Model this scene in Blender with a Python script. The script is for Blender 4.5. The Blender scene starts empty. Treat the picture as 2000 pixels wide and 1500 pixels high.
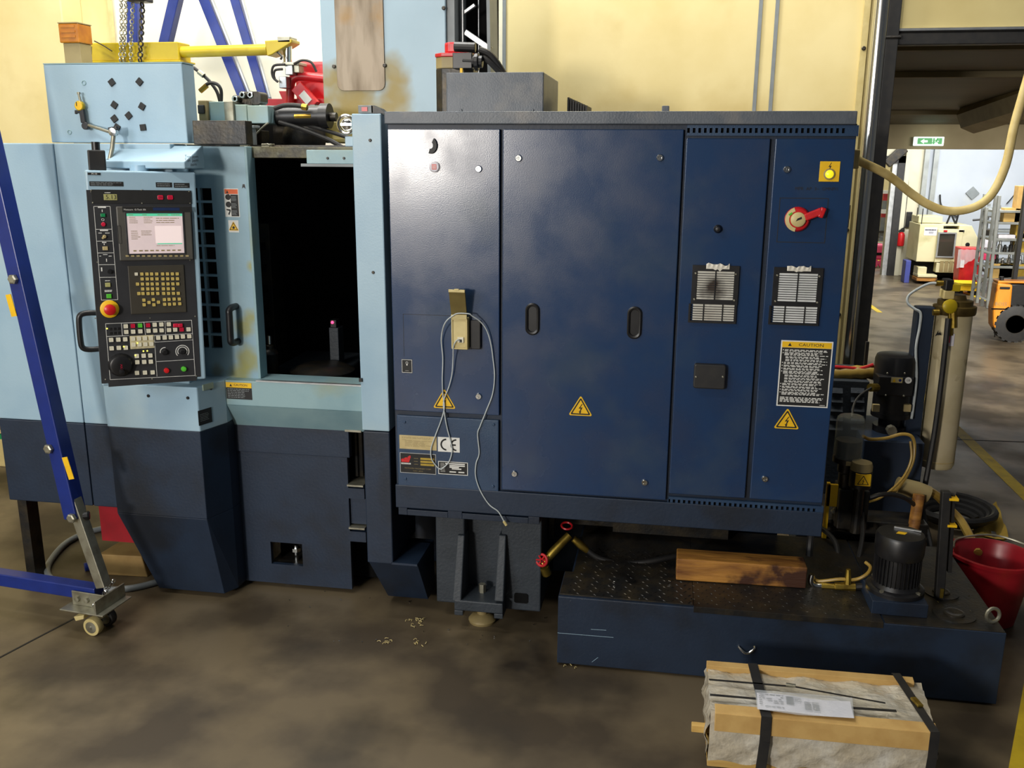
import bpy, bmesh, math, random
from mathutils import Vector, Matrix
random.seed(7)
S = bpy.context.scene
C = S.collection
# ------------------------------------------------------------ camera
FPX = 1800.0; PIT = math.radians(14); PSI = math.atan(310*math.cos(PIT)/FPX); ROL = .006
CAM = Vector((0, 0, 2.6))
_f = Vector((-math.sin(PSI)*math.cos(PIT), math.cos(PSI)*math.cos(PIT), -math.sin(PIT)))
_r0 = Vector((math.cos(PSI), math.sin(PSI), 0)); _u0 = _r0.cross(_f)
_r = _r0*math.cos(ROL)+_u0*math.sin(ROL); _u = _u0*math.cos(ROL)-_r0*math.sin(ROL)
cd = bpy.data.cameras.new('camera'); cam = bpy.data.objects.new('camera', cd); C.objects.link(cam)
cd.sensor_width = 36; cd.lens = 36*FPX/2000; cd.clip_start = .05; cd.clip_end = 200
cam.matrix_world = Matrix(((_r.x, _u.x, -_f.x, CAM.x), (_r.y, _u.y, -_f.y, CAM.y), (_r.z, _u.z, -_f.z, CAM.z), (0, 0, 0, 1)))
S.camera = cam
# ------------------------------------------------------------ light
S.view_settings.view_transform = 'Standard'; S.view_settings.look = 'None'
S.view_settings.exposure = 0.0; S.view_settings.gamma = 1; S.view_settings.use_curve_mapping = False
w = bpy.data.worlds.new('world'); S.world = w; w.use_nodes = True
w.node_tree.nodes['Background'].inputs[0].default_value = (.80, .88, 1, 1)
w.node_tree.nodes['Background'].inputs[1].default_value = .07
def area(name, loc, to, sx, sy, power, col, spread=180):
    l = bpy.data.lights.new(name, 'AREA'); l.shape = 'RECTANGLE'; l.size = sx; l.size_y = sy; l.energy = power; l.color = col
    l.spread = math.radians(spread)
    o = bpy.data.objects.new(name, l); C.objects.link(o); o.location = loc
    o.rotation_euler = (Vector(to)-Vector(loc)).to_track_quat('-Z', 'Y').to_euler()
    return o
area('window_light', (-4.05, -5.0, 3.1), (-1.2, 4.6, 2.5), 1.0, .85, 470, (1, .93, .84))
area('gate_light', (-6.5, -3.0, 4.2), (-2.6, 4.6, 1.6), 3.0, 2.4, 190, (.88, .94, 1))
area('ceiling_lamp_front', (-3.4, 1.6, 6.2), (-3.0, 3.8, 0), 3.0, .5, 105, (1, .95, .84))
area('ceiling_lamp_left', (-3.4, 4.3, 6.2), (-3.0, 5.4, 0), 2.4, .5, 100, (1, .96, .88))
area('ceiling_lamp_back', (-2.0, 5.7, 6.0), (-2.4, 6.85, 2.8), 3.4, .5, 260, (1, .98, .93))
area('wall_fill_right', (1.2, 5.2, 5.8), (.9, 6.85, 3.2), 2.4, .4, 30, (1, .96, .88), 110)  # unseen lamp, added to brighten the right part of the yellow wall
area('hall_fill_near', (5.2, 9.0, 3.0), (5.2, 13.6, -.4), 2.5, 1.0, 230, (1, .95, .86), 100)  # added fill, no fitting seen: lifts the forklift and the hall floor
area('hall_fill_mid', (5.6, 15.8, 4.4), (5.8, 18.2, .6), 4, 1.0, 260, (1, .97, .90))  # unseen fill light put in for the dark shelving
area('hall_lamp_far', (6.0, 18.4, 4.6), (6.2, 21.5, 1.0), 5, 2, 520, (.94, .97, 1))
area('yard_light', (6.5, 26.0, 6.0), (5.2, 23.4, .5), 4, 4, 900, (1, 1, .97))
# ------------------------------------------------------------ projection: where a line of sight meets a plane of the place
def ray(x, y): return _f+_r*((x-1000)/FPX)-_u*((y-750)/FPX)
def Y(x, y, v): d = ray(x, y); return CAM+d*(v/d.y)
def Z(x, y, v): d = ray(x, y); return CAM+d*((v-CAM.z)/d.z)
def X(x, y, v): d = ray(x, y); return CAM+d*(v/d.x)
def PL(x, y, o, n): d = ray(x, y); return CAM+d*((o-CAM).dot(n)/d.dot(n))
# ------------------------------------------------------------ materials
def lin(c):
    r = []
    for v in c:
        v /= 255.; r.append(v/12.92 if v <= .04045 else ((v+.055)/1.055)**2.4)
    return (*r, 1)
def mat(name, c, rough=.5, metal=0, c2=None, sc=6, lo=.4, hi=.7, bump=0, bsc=60, spec=.5, alpha=1, emit=0, trans=0, coat=0, stretch=None, c3=None, sc3=2, lo3=.55, hi3=.7, rvar=0):
    m = bpy.data.materials.new(name); m.use_nodes = True; nt = m.node_tree; N = nt.nodes; L = nt.links
    b = N['Principled BSDF']
    b.inputs['Roughness'].default_value = rough; b.inputs['Metallic'].default_value = metal
    b.inputs['Specular IOR Level'].default_value = spec; b.inputs['Alpha'].default_value = alpha
    b.inputs['Transmission Weight'].default_value = trans; b.inputs['Coat Weight'].default_value = coat
    b.inputs['Base Color'].default_value = lin(c)
    tc = N.new('ShaderNodeTexCoord')
    def noise(s, det=6, stretch=stretch):
        mp = N.new('ShaderNodeMapping'); L.new(tc.outputs['Object'], mp.inputs[0])
        if stretch: mp.inputs['Scale'].default_value = stretch
        n = N.new('ShaderNodeTexNoise'); n.inputs['Scale'].default_value = s; n.inputs['Detail'].default_value = det
        L.new(mp.outputs[0], n.inputs['Vector']); return n.outputs[0]
    def ramp(src, lo, hi):
        r = N.new('ShaderNodeMapRange'); r.inputs[1].default_value = lo; r.inputs[2].default_value = hi; L.new(src, r.inputs[0]); return r.outputs[0]
    col = None
    if c2:
        f = ramp(noise(sc), lo, hi); mx = N.new('ShaderNodeMix'); mx.data_type = 'RGBA'
        L.new(f, mx.inputs[0]); mx.inputs[6].default_value = lin(c); mx.inputs[7].default_value = lin(c2); col = mx.outputs[2]
        if rvar:
            rr = N.new('ShaderNodeMapRange'); rr.inputs[3].default_value = rough; rr.inputs[4].default_value = rough+rvar
            L.new(f, rr.inputs[0]); L.new(rr.outputs[0], b.inputs['Roughness'])
    if c3:
        f = ramp(noise(sc3, 9, None), lo3, hi3); mx = N.new('ShaderNodeMix'); mx.data_type = 'RGBA'
        L.new(f, mx.inputs[0]); mx.inputs[7].default_value = lin(c3)
        if col: L.new(col, mx.inputs[6])
        else: mx.inputs[6].default_value = lin(c)
        col = mx.outputs[2]
    if col: L.new(col, b.inputs['Base Color'])
    if bump:
        bp = N.new('ShaderNodeBump'); bp.inputs['Strength'].default_value = bump; bp.inputs['Distance'].default_value = .01
        L.new(noise(bsc, 3), bp.inputs['Height']); L.new(bp.outputs[0], b.inputs['Normal'])
    if emit:
        b.inputs['Emission Color'].default_value = lin(c); b.inputs['Emission Strength'].default_value = emit
    return m
K = {}
K['navy'] = mat('navy_paint', (36, 62, 92), .36, c2=(30, 52, 80), sc=5, bump=.10, bsc=140, spec=.6, c3=(52, 74, 98), sc3=3.2, lo3=.56, hi3=.78)
K['navy_door'] = mat('navy_door_paint', (25, 54, 92), .225, c2=(20, 45, 80), sc=4, bump=.03, bsc=180, spec=.85, c3=(48, 66, 88), sc3=2.4, lo3=.54, hi3=.76, rvar=.10)
K['navy_low'] = mat('navy_lower_paint', (25, 41, 62), .5, c2=(20, 33, 51), sc=4, bump=.08, c3=(20, 27, 38), sc3=2)
K['slate'] = mat('slate_paint', (90, 96, 104), .42, c2=(70, 78, 88), sc=5, bump=.12, bsc=120, c3=(118, 116, 114), sc3=4)
K['sky'] = mat('pale_blue_paint', (158, 186, 203), .42, c2=(146, 176, 196), sc=3, bump=.05, bsc=120, c3=(168, 190, 198), sc3=2)
K['skyd'] = mat('pale_blue_oily_paint', (140, 170, 176), .45, c2=(122, 154, 164), sc=4, bump=.06, c3=(150, 154, 116), sc3=1.6, lo3=.52, hi3=.72)
K['grease'] = mat('greasy_tower_paint', (150, 138, 70), .5, c2=(84, 74, 36), sc=9, bump=.2, bsc=50, c3=(172, 178, 160), sc3=5, lo3=.5, hi3=.7)
K['darkgrease'] = mat('dark_greasy_steel', (92, 86, 56), .5, c2=(40, 38, 30), sc=14, bump=.2, c3=(140, 142, 118), sc3=9, lo3=.58, hi3=.7)
K['steel'] = mat('bare_steel', (142, 130, 114), .5, .55, c2=(104, 92, 76), sc=4, bump=.08, bsc=90, stretch=(3, 3, .6), c3=(136, 108, 68), sc3=3)
K['chrome'] = mat('chrome', (214, 214, 210), .18, 1)
K['zinc'] = mat('zinc_plate', (168, 166, 150), .42, .8, c2=(136, 132, 116), sc=14)
K['alu'] = mat('aluminium', (186, 190, 192), .4, .9, c2=(160, 162, 164), sc=10)
K['black'] = mat('black_plastic', (22, 22, 24), .38, c2=(30, 30, 32), sc=20)
K['rubber'] = mat('black_rubber', (26, 26, 27), .55, c2=(38, 36, 34), sc=18)
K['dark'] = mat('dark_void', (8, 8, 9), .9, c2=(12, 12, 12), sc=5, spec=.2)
K['darkmetal'] = mat('dark_oily_metal', (44, 44, 44), .4, .5, c2=(70, 62, 48), sc=12, bump=.15, c3=(24, 24, 26), sc3=6)
K['panelblack'] = mat('console_face', (50, 51, 54), .42, c2=(43, 44, 47), sc=8)
K['bezel'] = mat('screen_bezel', (82, 80, 74), .45, c2=(72, 70, 66), sc=8)
K['keyplate'] = mat('keyboard_plate', (62, 58, 48), .5, c2=(54, 50, 42), sc=9)
K['key'] = mat('tan_key', (206, 184, 108), .45, c2=(188, 164, 88), sc=60)
K['keyw'] = mat('ivory_key', (226, 222, 202), .4, c2=(212, 206, 182), sc=50)
K['keyclr'] = mat('key_cover', (206, 196, 160), .35, c2=(190, 180, 146), sc=30)
K['white'] = mat('white_print', (226, 226, 222), .6, c2=(216, 216, 210), sc=30)
K['ink'] = mat('black_print', (20, 20, 20), .6, c2=(25, 25, 25), sc=30)
K['red'] = mat('red_plastic', (206, 30, 34), .35, c2=(190, 24, 30), sc=20)
K['redp'] = mat('red_paint', (196, 32, 40), .35, c2=(168, 24, 32), sc=9)
K['crimson'] = mat('crimson_key', (200, 28, 62), .35, c2=(186, 22, 54), sc=30)
K['green'] = mat('green_key', (92, 200, 60), .35, c2=(82, 186, 54), sc=30)
K['greend'] = mat('green_button', (28, 140, 84), .35, c2=(24, 126, 76), sc=30)
K['yellow'] = mat('yellow_label', (238, 190, 22), .5, c2=(230, 180, 18), sc=25)
K['yelp'] = mat('yellow_crane_paint', (188, 164, 20), .4, c2=(172, 148, 16), sc=6, c3=(140, 120, 22), sc3=4, lo3=.6, hi3=.75)
K['orange'] = mat('orange_label', (222, 98, 36), .5, c2=(212, 88, 30), sc=20)
K['cobalt'] = mat('cobalt_crane_paint', (22, 44, 122), .35, c2=(18, 38, 108), sc=8, bump=.04)
K['beige'] = mat('beige_plastic', (206, 190, 134), .45, c2=(192, 174, 116), sc=14)
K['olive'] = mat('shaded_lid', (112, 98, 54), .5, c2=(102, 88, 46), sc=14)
K['cream'] = mat('cream_cable', (228, 206, 140), .5, c2=(212, 186, 116), sc=16)
K['brass'] = mat('brass', (176, 150, 66), .35, .9, c2=(132, 108, 46), sc=20)
K['creamtank'] = mat('cream_vessel_paint', (208, 196, 162), .4, c2=(190, 176, 136), sc=5, c3=(140, 120, 80), sc3=8, lo3=.64, hi3=.76)
K['wood'] = mat('oily_wood', (182, 128, 56), .65, c2=(110, 66, 28), sc=7, stretch=(.5, 3, 3), bump=.3, bsc=30, c3=(66, 36, 20), sc3=5, lo3=.52, hi3=.62)
K['pine'] = mat('pine_wood', (206, 172, 100), .6, c2=(186, 148, 80), sc=9, stretch=(.4, 4, 4), bump=.15)
K['card'] = mat('cardboard', (200, 164, 100), .75, c2=(184, 146, 84), sc=10, bump=.08)
K['mdf'] = mat('shaded_wood_block', (150, 122, 72), .7, c2=(132, 104, 58), sc=8, bump=.1)
K['wrap'] = mat('bubble_wrap', (196, 188, 170), .16, c2=(182, 171, 148), sc=8, bump=.8, bsc=28, spec=.9, stretch=(1, 1.6, 1), c3=(208, 204, 192), sc3=7, lo3=.5, hi3=.68, coat=.3)
K['film'] = mat('clear_film', (230, 236, 240), .12, alpha=.35, bump=.5, bsc=16, spec=.8)
K['clear'] = mat('clear_dome', (190, 196, 190), .12, alpha=.30, spec=.7)
K['glass'] = mat('smoked_glass', (30, 32, 32), .1, alpha=.8, spec=.6)
K['paper'] = mat('white_paper', (222, 220, 228), .6, c2=(208, 206, 216), sc=10)
K['matt'] = mat('tan_felt', (178, 150, 62), .9, c2=(160, 130, 46), sc=12, bump=.3)
K['bucket'] = mat('red_bucket', (150, 22, 34), .35, c2=(118, 16, 26), sc=6)
K['wall'] = mat('yellow_wall_paint', (218, 202, 148), .8, c2=(208, 190, 132), sc=2, bump=.06, bsc=30, c3=(198, 178, 120), sc3=1.3, lo3=.55, hi3=.72)
K['wallw'] = mat('lit_wall_and_ceiling_white', (236, 232, 214), .8, c2=(228, 224, 204), sc=2, bump=.05)  # back wall's overexposed light put into the colour; also the far ceiling's white
K['hallw'] = mat('hall_wall_paint', (178, 184, 192), .8, c2=(166, 172, 180), sc=.8, c3=(190, 190, 180), sc3=.6)
K['hallc'] = mat('hall_block_paint', (206, 200, 176), .8, c2=(192, 186, 160), sc=1.2, c3=(160, 156, 136), sc3=.8, lo3=.6, hi3=.75)
K['ceil'] = mat('hall_ceiling_boards', (96, 88, 70), .6, c2=(76, 68, 52), sc=.8, stretch=(.3, 2, 1))
K['beam'] = mat('beam_paint', (146, 134, 104), .75, c2=(126, 114, 84), sc=1.4)
K['doorp'] = mat('overhead_door_paint', (196, 182, 128), .6, c2=(182, 166, 112), sc=1.6)
K['lathe'] = mat('lathe_paint', (208, 200, 160), .5, c2=(194, 186, 144), sc=1.6, c3=(176, 168, 122), sc3=2)
K['gband'] = mat('zinc_shelf', (158, 162, 160), .45, .5, c2=(136, 140, 138), sc=5)
K['fork'] = mat('orange_forklift_paint', (226, 146, 44), .4, c2=(208, 122, 30), sc=3, c3=(170, 90, 30), sc3=6, lo3=.62, hi3=.72)
K['bluebox'] = mat('blue_plastic', (58, 68, 140), .5, c2=(50, 58, 124), sc=6)
K['lcd'] = mat('lcd_glass', (170, 168, 110), .4, c2=(160, 158, 100), sc=20)
K['screen'] = mat('screen_grey', (214, 196, 196), .3, c2=(204, 186, 188), sc=14, emit=.32)
K['screenw'] = mat('screen_pale', (232, 214, 212), .3, emit=.42)
K['screeng'] = mat('screen_green', (84, 190, 150), .3, emit=.5)
K['led'] = mat('lit_led', (250, 240, 90), .3, emit=2.2)
K['ledr'] = mat('lit_red_led', (255, 60, 110), .3, emit=3)
K['lampy'] = mat('lit_yellow_lamp', (250, 226, 40), .3, emit=.7)
K['signw'] = mat('lit_sign_white', (236, 255, 240), .4, emit=1.3)
K['signg'] = mat('lit_sign_green', (10, 150, 66), .4, emit=.6)
K['amber'] = mat('amber_lens', (182, 112, 14), .25, c2=(160, 92, 8), sc=14, spec=.7)
K['taupe'] = mat('taupe_paint', (150, 134, 92), .5, c2=(132, 116, 76), sc=6)
K['yline'] = mat('yellow_floor_paint', (206, 178, 34), .55, c2=(178, 152, 30), sc=7, c3=(120, 104, 44), sc3=5, lo3=.62, hi3=.75)
K['darkbrass'] = mat('tarnished_brass', (112, 94, 50), .45, .7, c2=(84, 70, 40), sc=14)
K['strip'] = mat('navy_strip', (30, 48, 88), .4, c2=(26, 42, 78), sc=20)
K['gold'] = mat('gold_print', (178, 150, 52), .4, c2=(160, 134, 44), sc=40)
K['sand'] = mat('engraved_plate', (196, 178, 130), .4, .2, c2=(182, 164, 116), sc=20)
K['rag'] = mat('white_rag', (226, 222, 210), .9, c2=(206, 200, 186), sc=14, bump=.3)
K['filt'] = mat('white_filter_mat', (238, 240, 238), .9, c2=(206, 210, 206), sc=9)
K['pink'] = mat('pink_plastic', (214, 70, 110), .4, c2=(200, 56, 96), sc=8)
K['cable'] = mat('grey_network_cable', (186, 194, 196), .5, c2=(170, 178, 180), sc=20)
K['hosey'] = mat('yellowed_hose', (170, 140, 64), .4, c2=(140, 110, 44), sc=10)
K['grey'] = mat('grey_paint', (128, 134, 136), .5, c2=(112, 118, 120), sc=6)
K['iron'] = mat('painted_casting', (48, 55, 63), .55, c2=(38, 45, 52), sc=6, bump=.2, bsc=60)
def stain(m, center, radius, col, ns=9, amt=.7):
    """a soft-edged stain of its own shape around a point of the object"""
    nt = m.node_tree; N = nt.nodes; L = nt.links; b = N['Principled BSDF']
    tc = N.new('ShaderNodeTexCoord'); d = N.new('ShaderNodeVectorMath'); d.operation = 'DISTANCE'; d.inputs[1].default_value = center
    L.new(tc.outputs['Object'], d.inputs[0])
    n = N.new('ShaderNodeTexNoise'); n.inputs['Scale'].default_value = ns; L.new(tc.outputs['Object'], n.inputs['Vector'])
    a = N.new('ShaderNodeMath'); a.operation = 'MULTIPLY_ADD'; a.inputs[1].default_value = radius*1.2; L.new(n.outputs[0], a.inputs[0]); L.new(d.outputs['Value'], a.inputs[2])
    r = N.new('ShaderNodeMapRange'); r.inputs[1].default_value = radius*1.6; r.inputs[2].default_value = radius*.9; r.inputs[4].default_value = amt; L.new(a.outputs[0], r.inputs[0])
    mx = N.new('ShaderNodeMix'); mx.data_type = 'RGBA'; L.new(r.outputs[0], mx.inputs[0]); mx.inputs[7].default_value = lin(col)
    if b.inputs['Base Color'].is_linked: L.new(b.inputs['Base Color'].links[0].from_socket, mx.inputs[6])
    else: mx.inputs[6].default_value = b.inputs['Base Color'].default_value
    L.new(mx.outputs[2], b.inputs['Base Color'])
# ------------------------------------------------------------ mesh building
class Fr:
    """a local frame: u to the right, v up, w out towards the viewer"""
    def __init__(s, o, u=(1, 0, 0), v=(0, 0, 1), w=(0, -1, 0)): s.o = Vector(o); s.u = Vector(u); s.v = Vector(v); s.w = Vector(w)
    def __call__(s, p): return s.o+s.u*p[0]+s.v*p[1]+s.w*(p[2] if len(p) > 2 else 0)
    def p(s, x, y, d=0):
        q = PL(x, y, s.o+s.w*d, s.w)-s.o; return (q.dot(s.u), q.dot(s.v))
def front(y): return Fr((0, y, 0))
class M:
    def __init__(s, fr=None): s.v = []; s.f = []; s.fr = fr
    def add(s, vs, fs):
        b = len(s.v); s.v += [s.fr(p) if s.fr else Vector(p) for p in vs]; s.f += [[b+i for i in f] for f in fs]; return s
    def box(s, x0, x1, y0, y1, z0, z1):
        return s.add([(x0, y0, z0), (x1, y0, z0), (x1, y1, z0), (x0, y1, z0), (x0, y0, z1), (x1, y0, z1), (x1, y1, z1), (x0, y1, z1)],
              [(3, 2, 1, 0), (4, 5, 6, 7), (0, 1, 5, 4), (1, 2, 6, 5), (2, 3, 7, 6), (3, 0, 4, 7)])
    def prism(s, pts, a, b, ax=2):
        """polygon of 2-D points extruded along axis ax from a to b"""
        n = len(pts)
        def P(p, h): q = [0, 0, 0]; o = [i for i in range(3) if i != ax]; q[o[0]] = p[0]; q[o[1]] = p[1]; q[ax] = h; return q
        return s.add([P(p, a) for p in pts]+[P(p, b) for p in pts], [list(range(n))[::-1], list(range(n, 2*n))]+[(i, (i+1) % n, n+(i+1) % n, n+i) for i in range(n)])
    def loft(s, A, B):
        n = len(A); return s.add(list(A)+list(B), [list(range(n))[::-1], list(range(n, 2*n))]+[(i, (i+1) % n, n+(i+1) % n, n+i) for i in range(n)])
    def ring(s, pts, r, n=10, caps=True):
        """tube through points; r a number or one per point"""
        P = [Vector(p) for p in pts]; k = len(P); R = r if isinstance(r, (list, tuple)) else [r]*k
        up = None; vs = []
        for i, p in enumerate(P):
            t = (P[min(i+1, k-1)]-P[max(i-1, 0)]).normalized()
            if up is None:
                up = Vector((0, 0, 1)) if abs(t.z) < .9 else Vector((1, 0, 0))
            a = (up-t*up.dot(t)).normalized(); up = a; bb = t.cross(a)
            for j in range(n):
                th = 2*math.pi*j/n; vs.append(p+(a*math.cos(th)+bb*math.sin(th))*R[i])
        fs = [(i*n+j, i*n+(j+1) % n, (i+1)*n+(j+1) % n, (i+1)*n+j) for i in range(k-1) for j in range(n)]
        if caps: fs += [list(range(n))[::-1], list(range((k-1)*n, k*n))]
        return s.add(vs, fs)
    def cyl(s, a, b, r, r2=None, n=20): return s.ring([a, b], [r, r if r2 is None else r2], n)
    def tube(s, pts, r, n=8, seg=6): return s.ring(smooth(pts, seg), r, n)
    def lathe(s, prof, o, ax=(0, 0, 1), n=24):
        a = Vector(ax).normalized(); o = Vector(o); P = [o+a*h for _, h in prof]; R = [max(r, 1e-4) for r, _ in prof]
        e = Vector((1, 0, 0)) if abs(a.x) < .9 else Vector((0, 1, 0)); e = (e-a*e.dot(a)).normalized(); g = a.cross(e)
        vs = [p+(e*math.cos(2*math.pi*j/n)+g*math.sin(2*math.pi*j/n))*r for p, r in zip(P, R) for j in range(n)]; k = len(P)
        return s.add(vs, [(i*n+j, i*n+(j+1) % n, (i+1)*n+(j+1) % n, (i+1)*n+j) for i in range(k-1) for j in range(n)]+[list(range(n))[::-1], list(range((k-1)*n, k*n))])
    def torus(s, c, ax, R, r, n=24, m=8, a0=0, a1=2*math.pi):
        a = Vector(ax).normalized(); c = Vector(c); e = Vector((1, 0, 0)) if abs(a.x) < .9 else Vector((0, 1, 0)); e = (e-a*e.dot(a)).normalized(); g = a.cross(e)
        full = abs(a1-a0-2*math.pi) < 1e-4; k = n if full else n+1; vs = []
        for i in range(k):
            th = a0+(a1-a0)*i/n; d = e*math.cos(th)+g*math.sin(th)
            for j in range(m):
                ph = 2*math.pi*j/m; vs.append(c+d*(R+r*math.cos(ph))+a*(r*math.sin(ph)))
        fs = [(i*m+j, i*m+(j+1) % m, ((i+1) % k)*m+(j+1) % m, ((i+1) % k)*m+j) for i in range(n) for j in range(m)]
        if not full: fs += [list(range(m))[::-1], list(range((k-1)*m, k*m))]
        return s.add(vs, fs)
    def bar(s, a, b, wd, th, up=(0, 0, 1)):
        """rectangular bar from a to b, wd across, th along up"""
        a = Vector(a); b = Vector(b); t = (b-a).normalized(); up = Vector(up); up = (up-t*up.dot(t)).normalized(); sd = t.cross(up)
        q = [sd*wd/2*i+up*th/2*j for i, j in ((-1, -1), (1, -1), (1, 1), (-1, 1))]
        return s.loft([a+e for e in q], [b+e for e in q])
    def rrect(s, u0, v0, u1, v1, r, a, b, n=4):
        """rounded rectangle in the frame, from w=a to w=b"""
        pts = []
        for cx, cy, t0 in ((u1-r, v1-r, 0), (u0+r, v1-r, 90), (u0+r, v0+r, 180), (u1-r, v0+r, 270)):
            for i in range(n+1):
                t = math.radians(t0+90*i/n); pts.append((cx+r*math.cos(t), cy+r*math.sin(t)))
        return s.prism(pts, a, b)
    def frame(s, u0, v0, u1, v1, t, a, b):
        s.box(u0, u1, v0, v0+t, a, b); s.box(u0, u1, v1-t, v1, a, b); s.box(u0, u0+t, v0+t, v1-t, a, b); s.box(u1-t, u1, v0+t, v1-t, a, b); return s
    def lattice(s, us, vs, holes, a, b):
        """plate of cells between grid lines, with the cells in holes left open"""
        for i in range(len(us)-1):
            for j in range(len(vs)-1):
                if (i, j) not in holes: s.box(us[i], us[i+1], vs[j], vs[j+1], a, b)
        return s
    def dashes(s, u0, v0, u1, v1, rows, w, fill=.55, wlo=.03, whi=.14, rag=.3):
        h = (v1-v0)/rows; W = u1-u0
        for i in range(rows):
            y = v1-h*(i+.5); x = u0; e = u1-W*rag*random.random()
            while x < e:
                d = W*random.uniform(wlo, whi); d = min(d, e-x)
                s.add([(x, y-h*fill/2, w), (x+d, y-h*fill/2, w), (x+d, y+h*fill/2, w), (x, y+h*fill/2, w)], [(0, 1, 2, 3)]); x += d+W*.025
        return s
    def quad(s, pts, w=None):
        return s.add([(p[0], p[1], w) if w is not None else p for p in pts], [list(range(len(pts)))])
    def build(s, name, m, parent=None, bev=0, smooth_=False, seg=2):
        o0 = org(parent) if parent else Vector((0, 0, 0))
        if not parent and s.v:
            lo = Vector([min(v[i] for v in s.v) for i in range(3)]); hi = Vector([max(v[i] for v in s.v) for i in range(3)]); o0 = Vector(((lo.x+hi.x)/2, (lo.y+hi.y)/2, lo.z))
        me = bpy.data.meshes.new(name); me.from_pydata([v-o0 for v in s.v], [], s.f); me.validate()
        b = bmesh.new(); b.from_mesh(me); bmesh.ops.recalc_face_normals(b, faces=b.faces[:]); b.to_mesh(me); b.free()
        me.materials.append(K[m] if isinstance(m, str) else m)
        o = bpy.data.objects.new(name, me); C.objects.link(o)
        if parent: o.parent = parent
        else: o.location = o0
        if bev:
            d = o.modifiers.new('bevel', 'BEVEL'); d.width = bev; d.segments = seg; d.limit_method = 'ANGLE'; d.angle_limit = math.radians(40)
        if smooth_:
            me.shade_smooth()
            try: me.set_sharp_from_angle(angle=math.radians(40))
            except Exception: pass
        return o
def org(p):
    v = Vector((0, 0, 0))
    while p: v = v+p.location; p = p.parent
    return v
def smooth(pts, seg=6):
    P = [Vector(p) for p in pts]; out = []
    for i in range(len(P)-1):
        a = P[max(i-1, 0)]; b = P[i]; c = P[i+1]; d = P[min(i+2, len(P)-1)]
        for k in range(seg):
            t = k/seg; out.append(.5*((2*b)+(c-a)*t+(2*a-5*b+4*c-d)*t*t+(3*b-3*c+d-a)*t**3))
    return out+[P[-1]]
def text(fr, u, v, h, s, m, parent, w=.003, name='lettering', align='CENTER', sx=1, rot=0):
    cu = bpy.data.curves.new('t', 'FONT'); cu.body = s; cu.size = h*1.4; cu.align_x = align; cu.align_y = 'CENTER'; cu.resolution_u = 2
    t = bpy.data.objects.new('t', cu); me = t.to_mesh(); g = M(fr); c, n = math.cos(rot), math.sin(rot)
    g.add([(u+p.co.x*sx*c-p.co.y*n, v+p.co.x*sx*n+p.co.y*c, w) for p in me.vertices], [list(q.vertices) for q in me.polygons])
    t.to_mesh_clear(); bpy.data.objects.remove(t); bpy.data.curves.remove(cu)
    return g.build(name, m, parent)
def thing(name, label, cat, loc, group=None):
    o = bpy.data.objects.new(name, None); C.objects.link(o); o.location = loc; o.empty_display_size = .1
    o['label'] = label; o['category'] = cat
    if group: o['group'] = group
    return o
def tag(o, label, cat, group=None):
    o['label'] = label; o['category'] = cat
    if group: o['group'] = group
    return o
def struct(name, g, m, parent=None, bev=0):
    o = g.build(name, m, parent, bev)
    if not parent: o['kind'] = 'structure'
    return o
def kids(r): return [o for o in C.objects if o.parent is r]
def dup(r, loc, label=None, parent=None):
    c = r.copy(); C.objects.link(c)
    if parent: c.parent = parent
    else: c.location = loc
    if label: c['label'] = label
    for k in kids(r): dup(k, None, None, c)
    return c
def screwhead(fr, u, v, r, parent, m='zinc', name='screw', w=0):
    g = M(fr); g.lathe([(r, 0), (r, r*.45), (r*.7, r*.75), (0, r*.75)], (u, v, w), (0, 0, 1), 12); return g.build(name, m, parent, smooth_=True)
# ============================================================ the setting
FLY = 6.85
fm = mat('stained_concrete', (104, 92, 72), .36, c2=(64, 54, 40), sc=1.6, lo=.42, hi=.62, bump=.10, bsc=9, spec=.5, c3=(42, 36, 28), sc3=1.1, lo3=.54, hi3=.7, rvar=.18)
struct('floor', M().box(-9, 14, -7, 30, -.12, 0), fm)
jx = Y(1688, 320, FLY).x+.09
lint = Y(1800, 92, FLY).z
# back wall; the strong light on its middle is put in as whiter colour
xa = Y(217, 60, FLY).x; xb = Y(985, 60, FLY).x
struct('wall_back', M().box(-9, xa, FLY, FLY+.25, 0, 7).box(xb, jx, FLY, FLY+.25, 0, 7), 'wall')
struct('wall_back_lit_part', M().box(xa, xb, FLY+.03, FLY+.25, 0, 7), 'wallw')
struct('wall_left', M().box(-9.2, -9, -7, 30, 0, 7), 'wall')
# corner pilaster left of the whitened lit part
xp = Y(124, 60, FLY-.25).x
struct('trim_1', M().box(-9, xp, FLY-.25, FLY, 0, 7), 'wall', bev=.01)
for i, x in enumerate((985, 1480, 1512)):
    q = Y(x, 100, FLY).x
    struct('trim_%d' % (i+2), M().box(q-.012, q+.012, FLY-.012, FLY, 0, 7), 'grey')
q = Y(222, 60, FLY).x
struct('trim_5', M().box(q-.02, q+.01, FLY-.02, FLY, 0, 7), 'beige')
# wall above the opening, behind the hanging door
struct('wall_over_door', M().box(jx, 14, FLY, FLY+.25, lint+.35, 7), 'wall')
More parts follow.
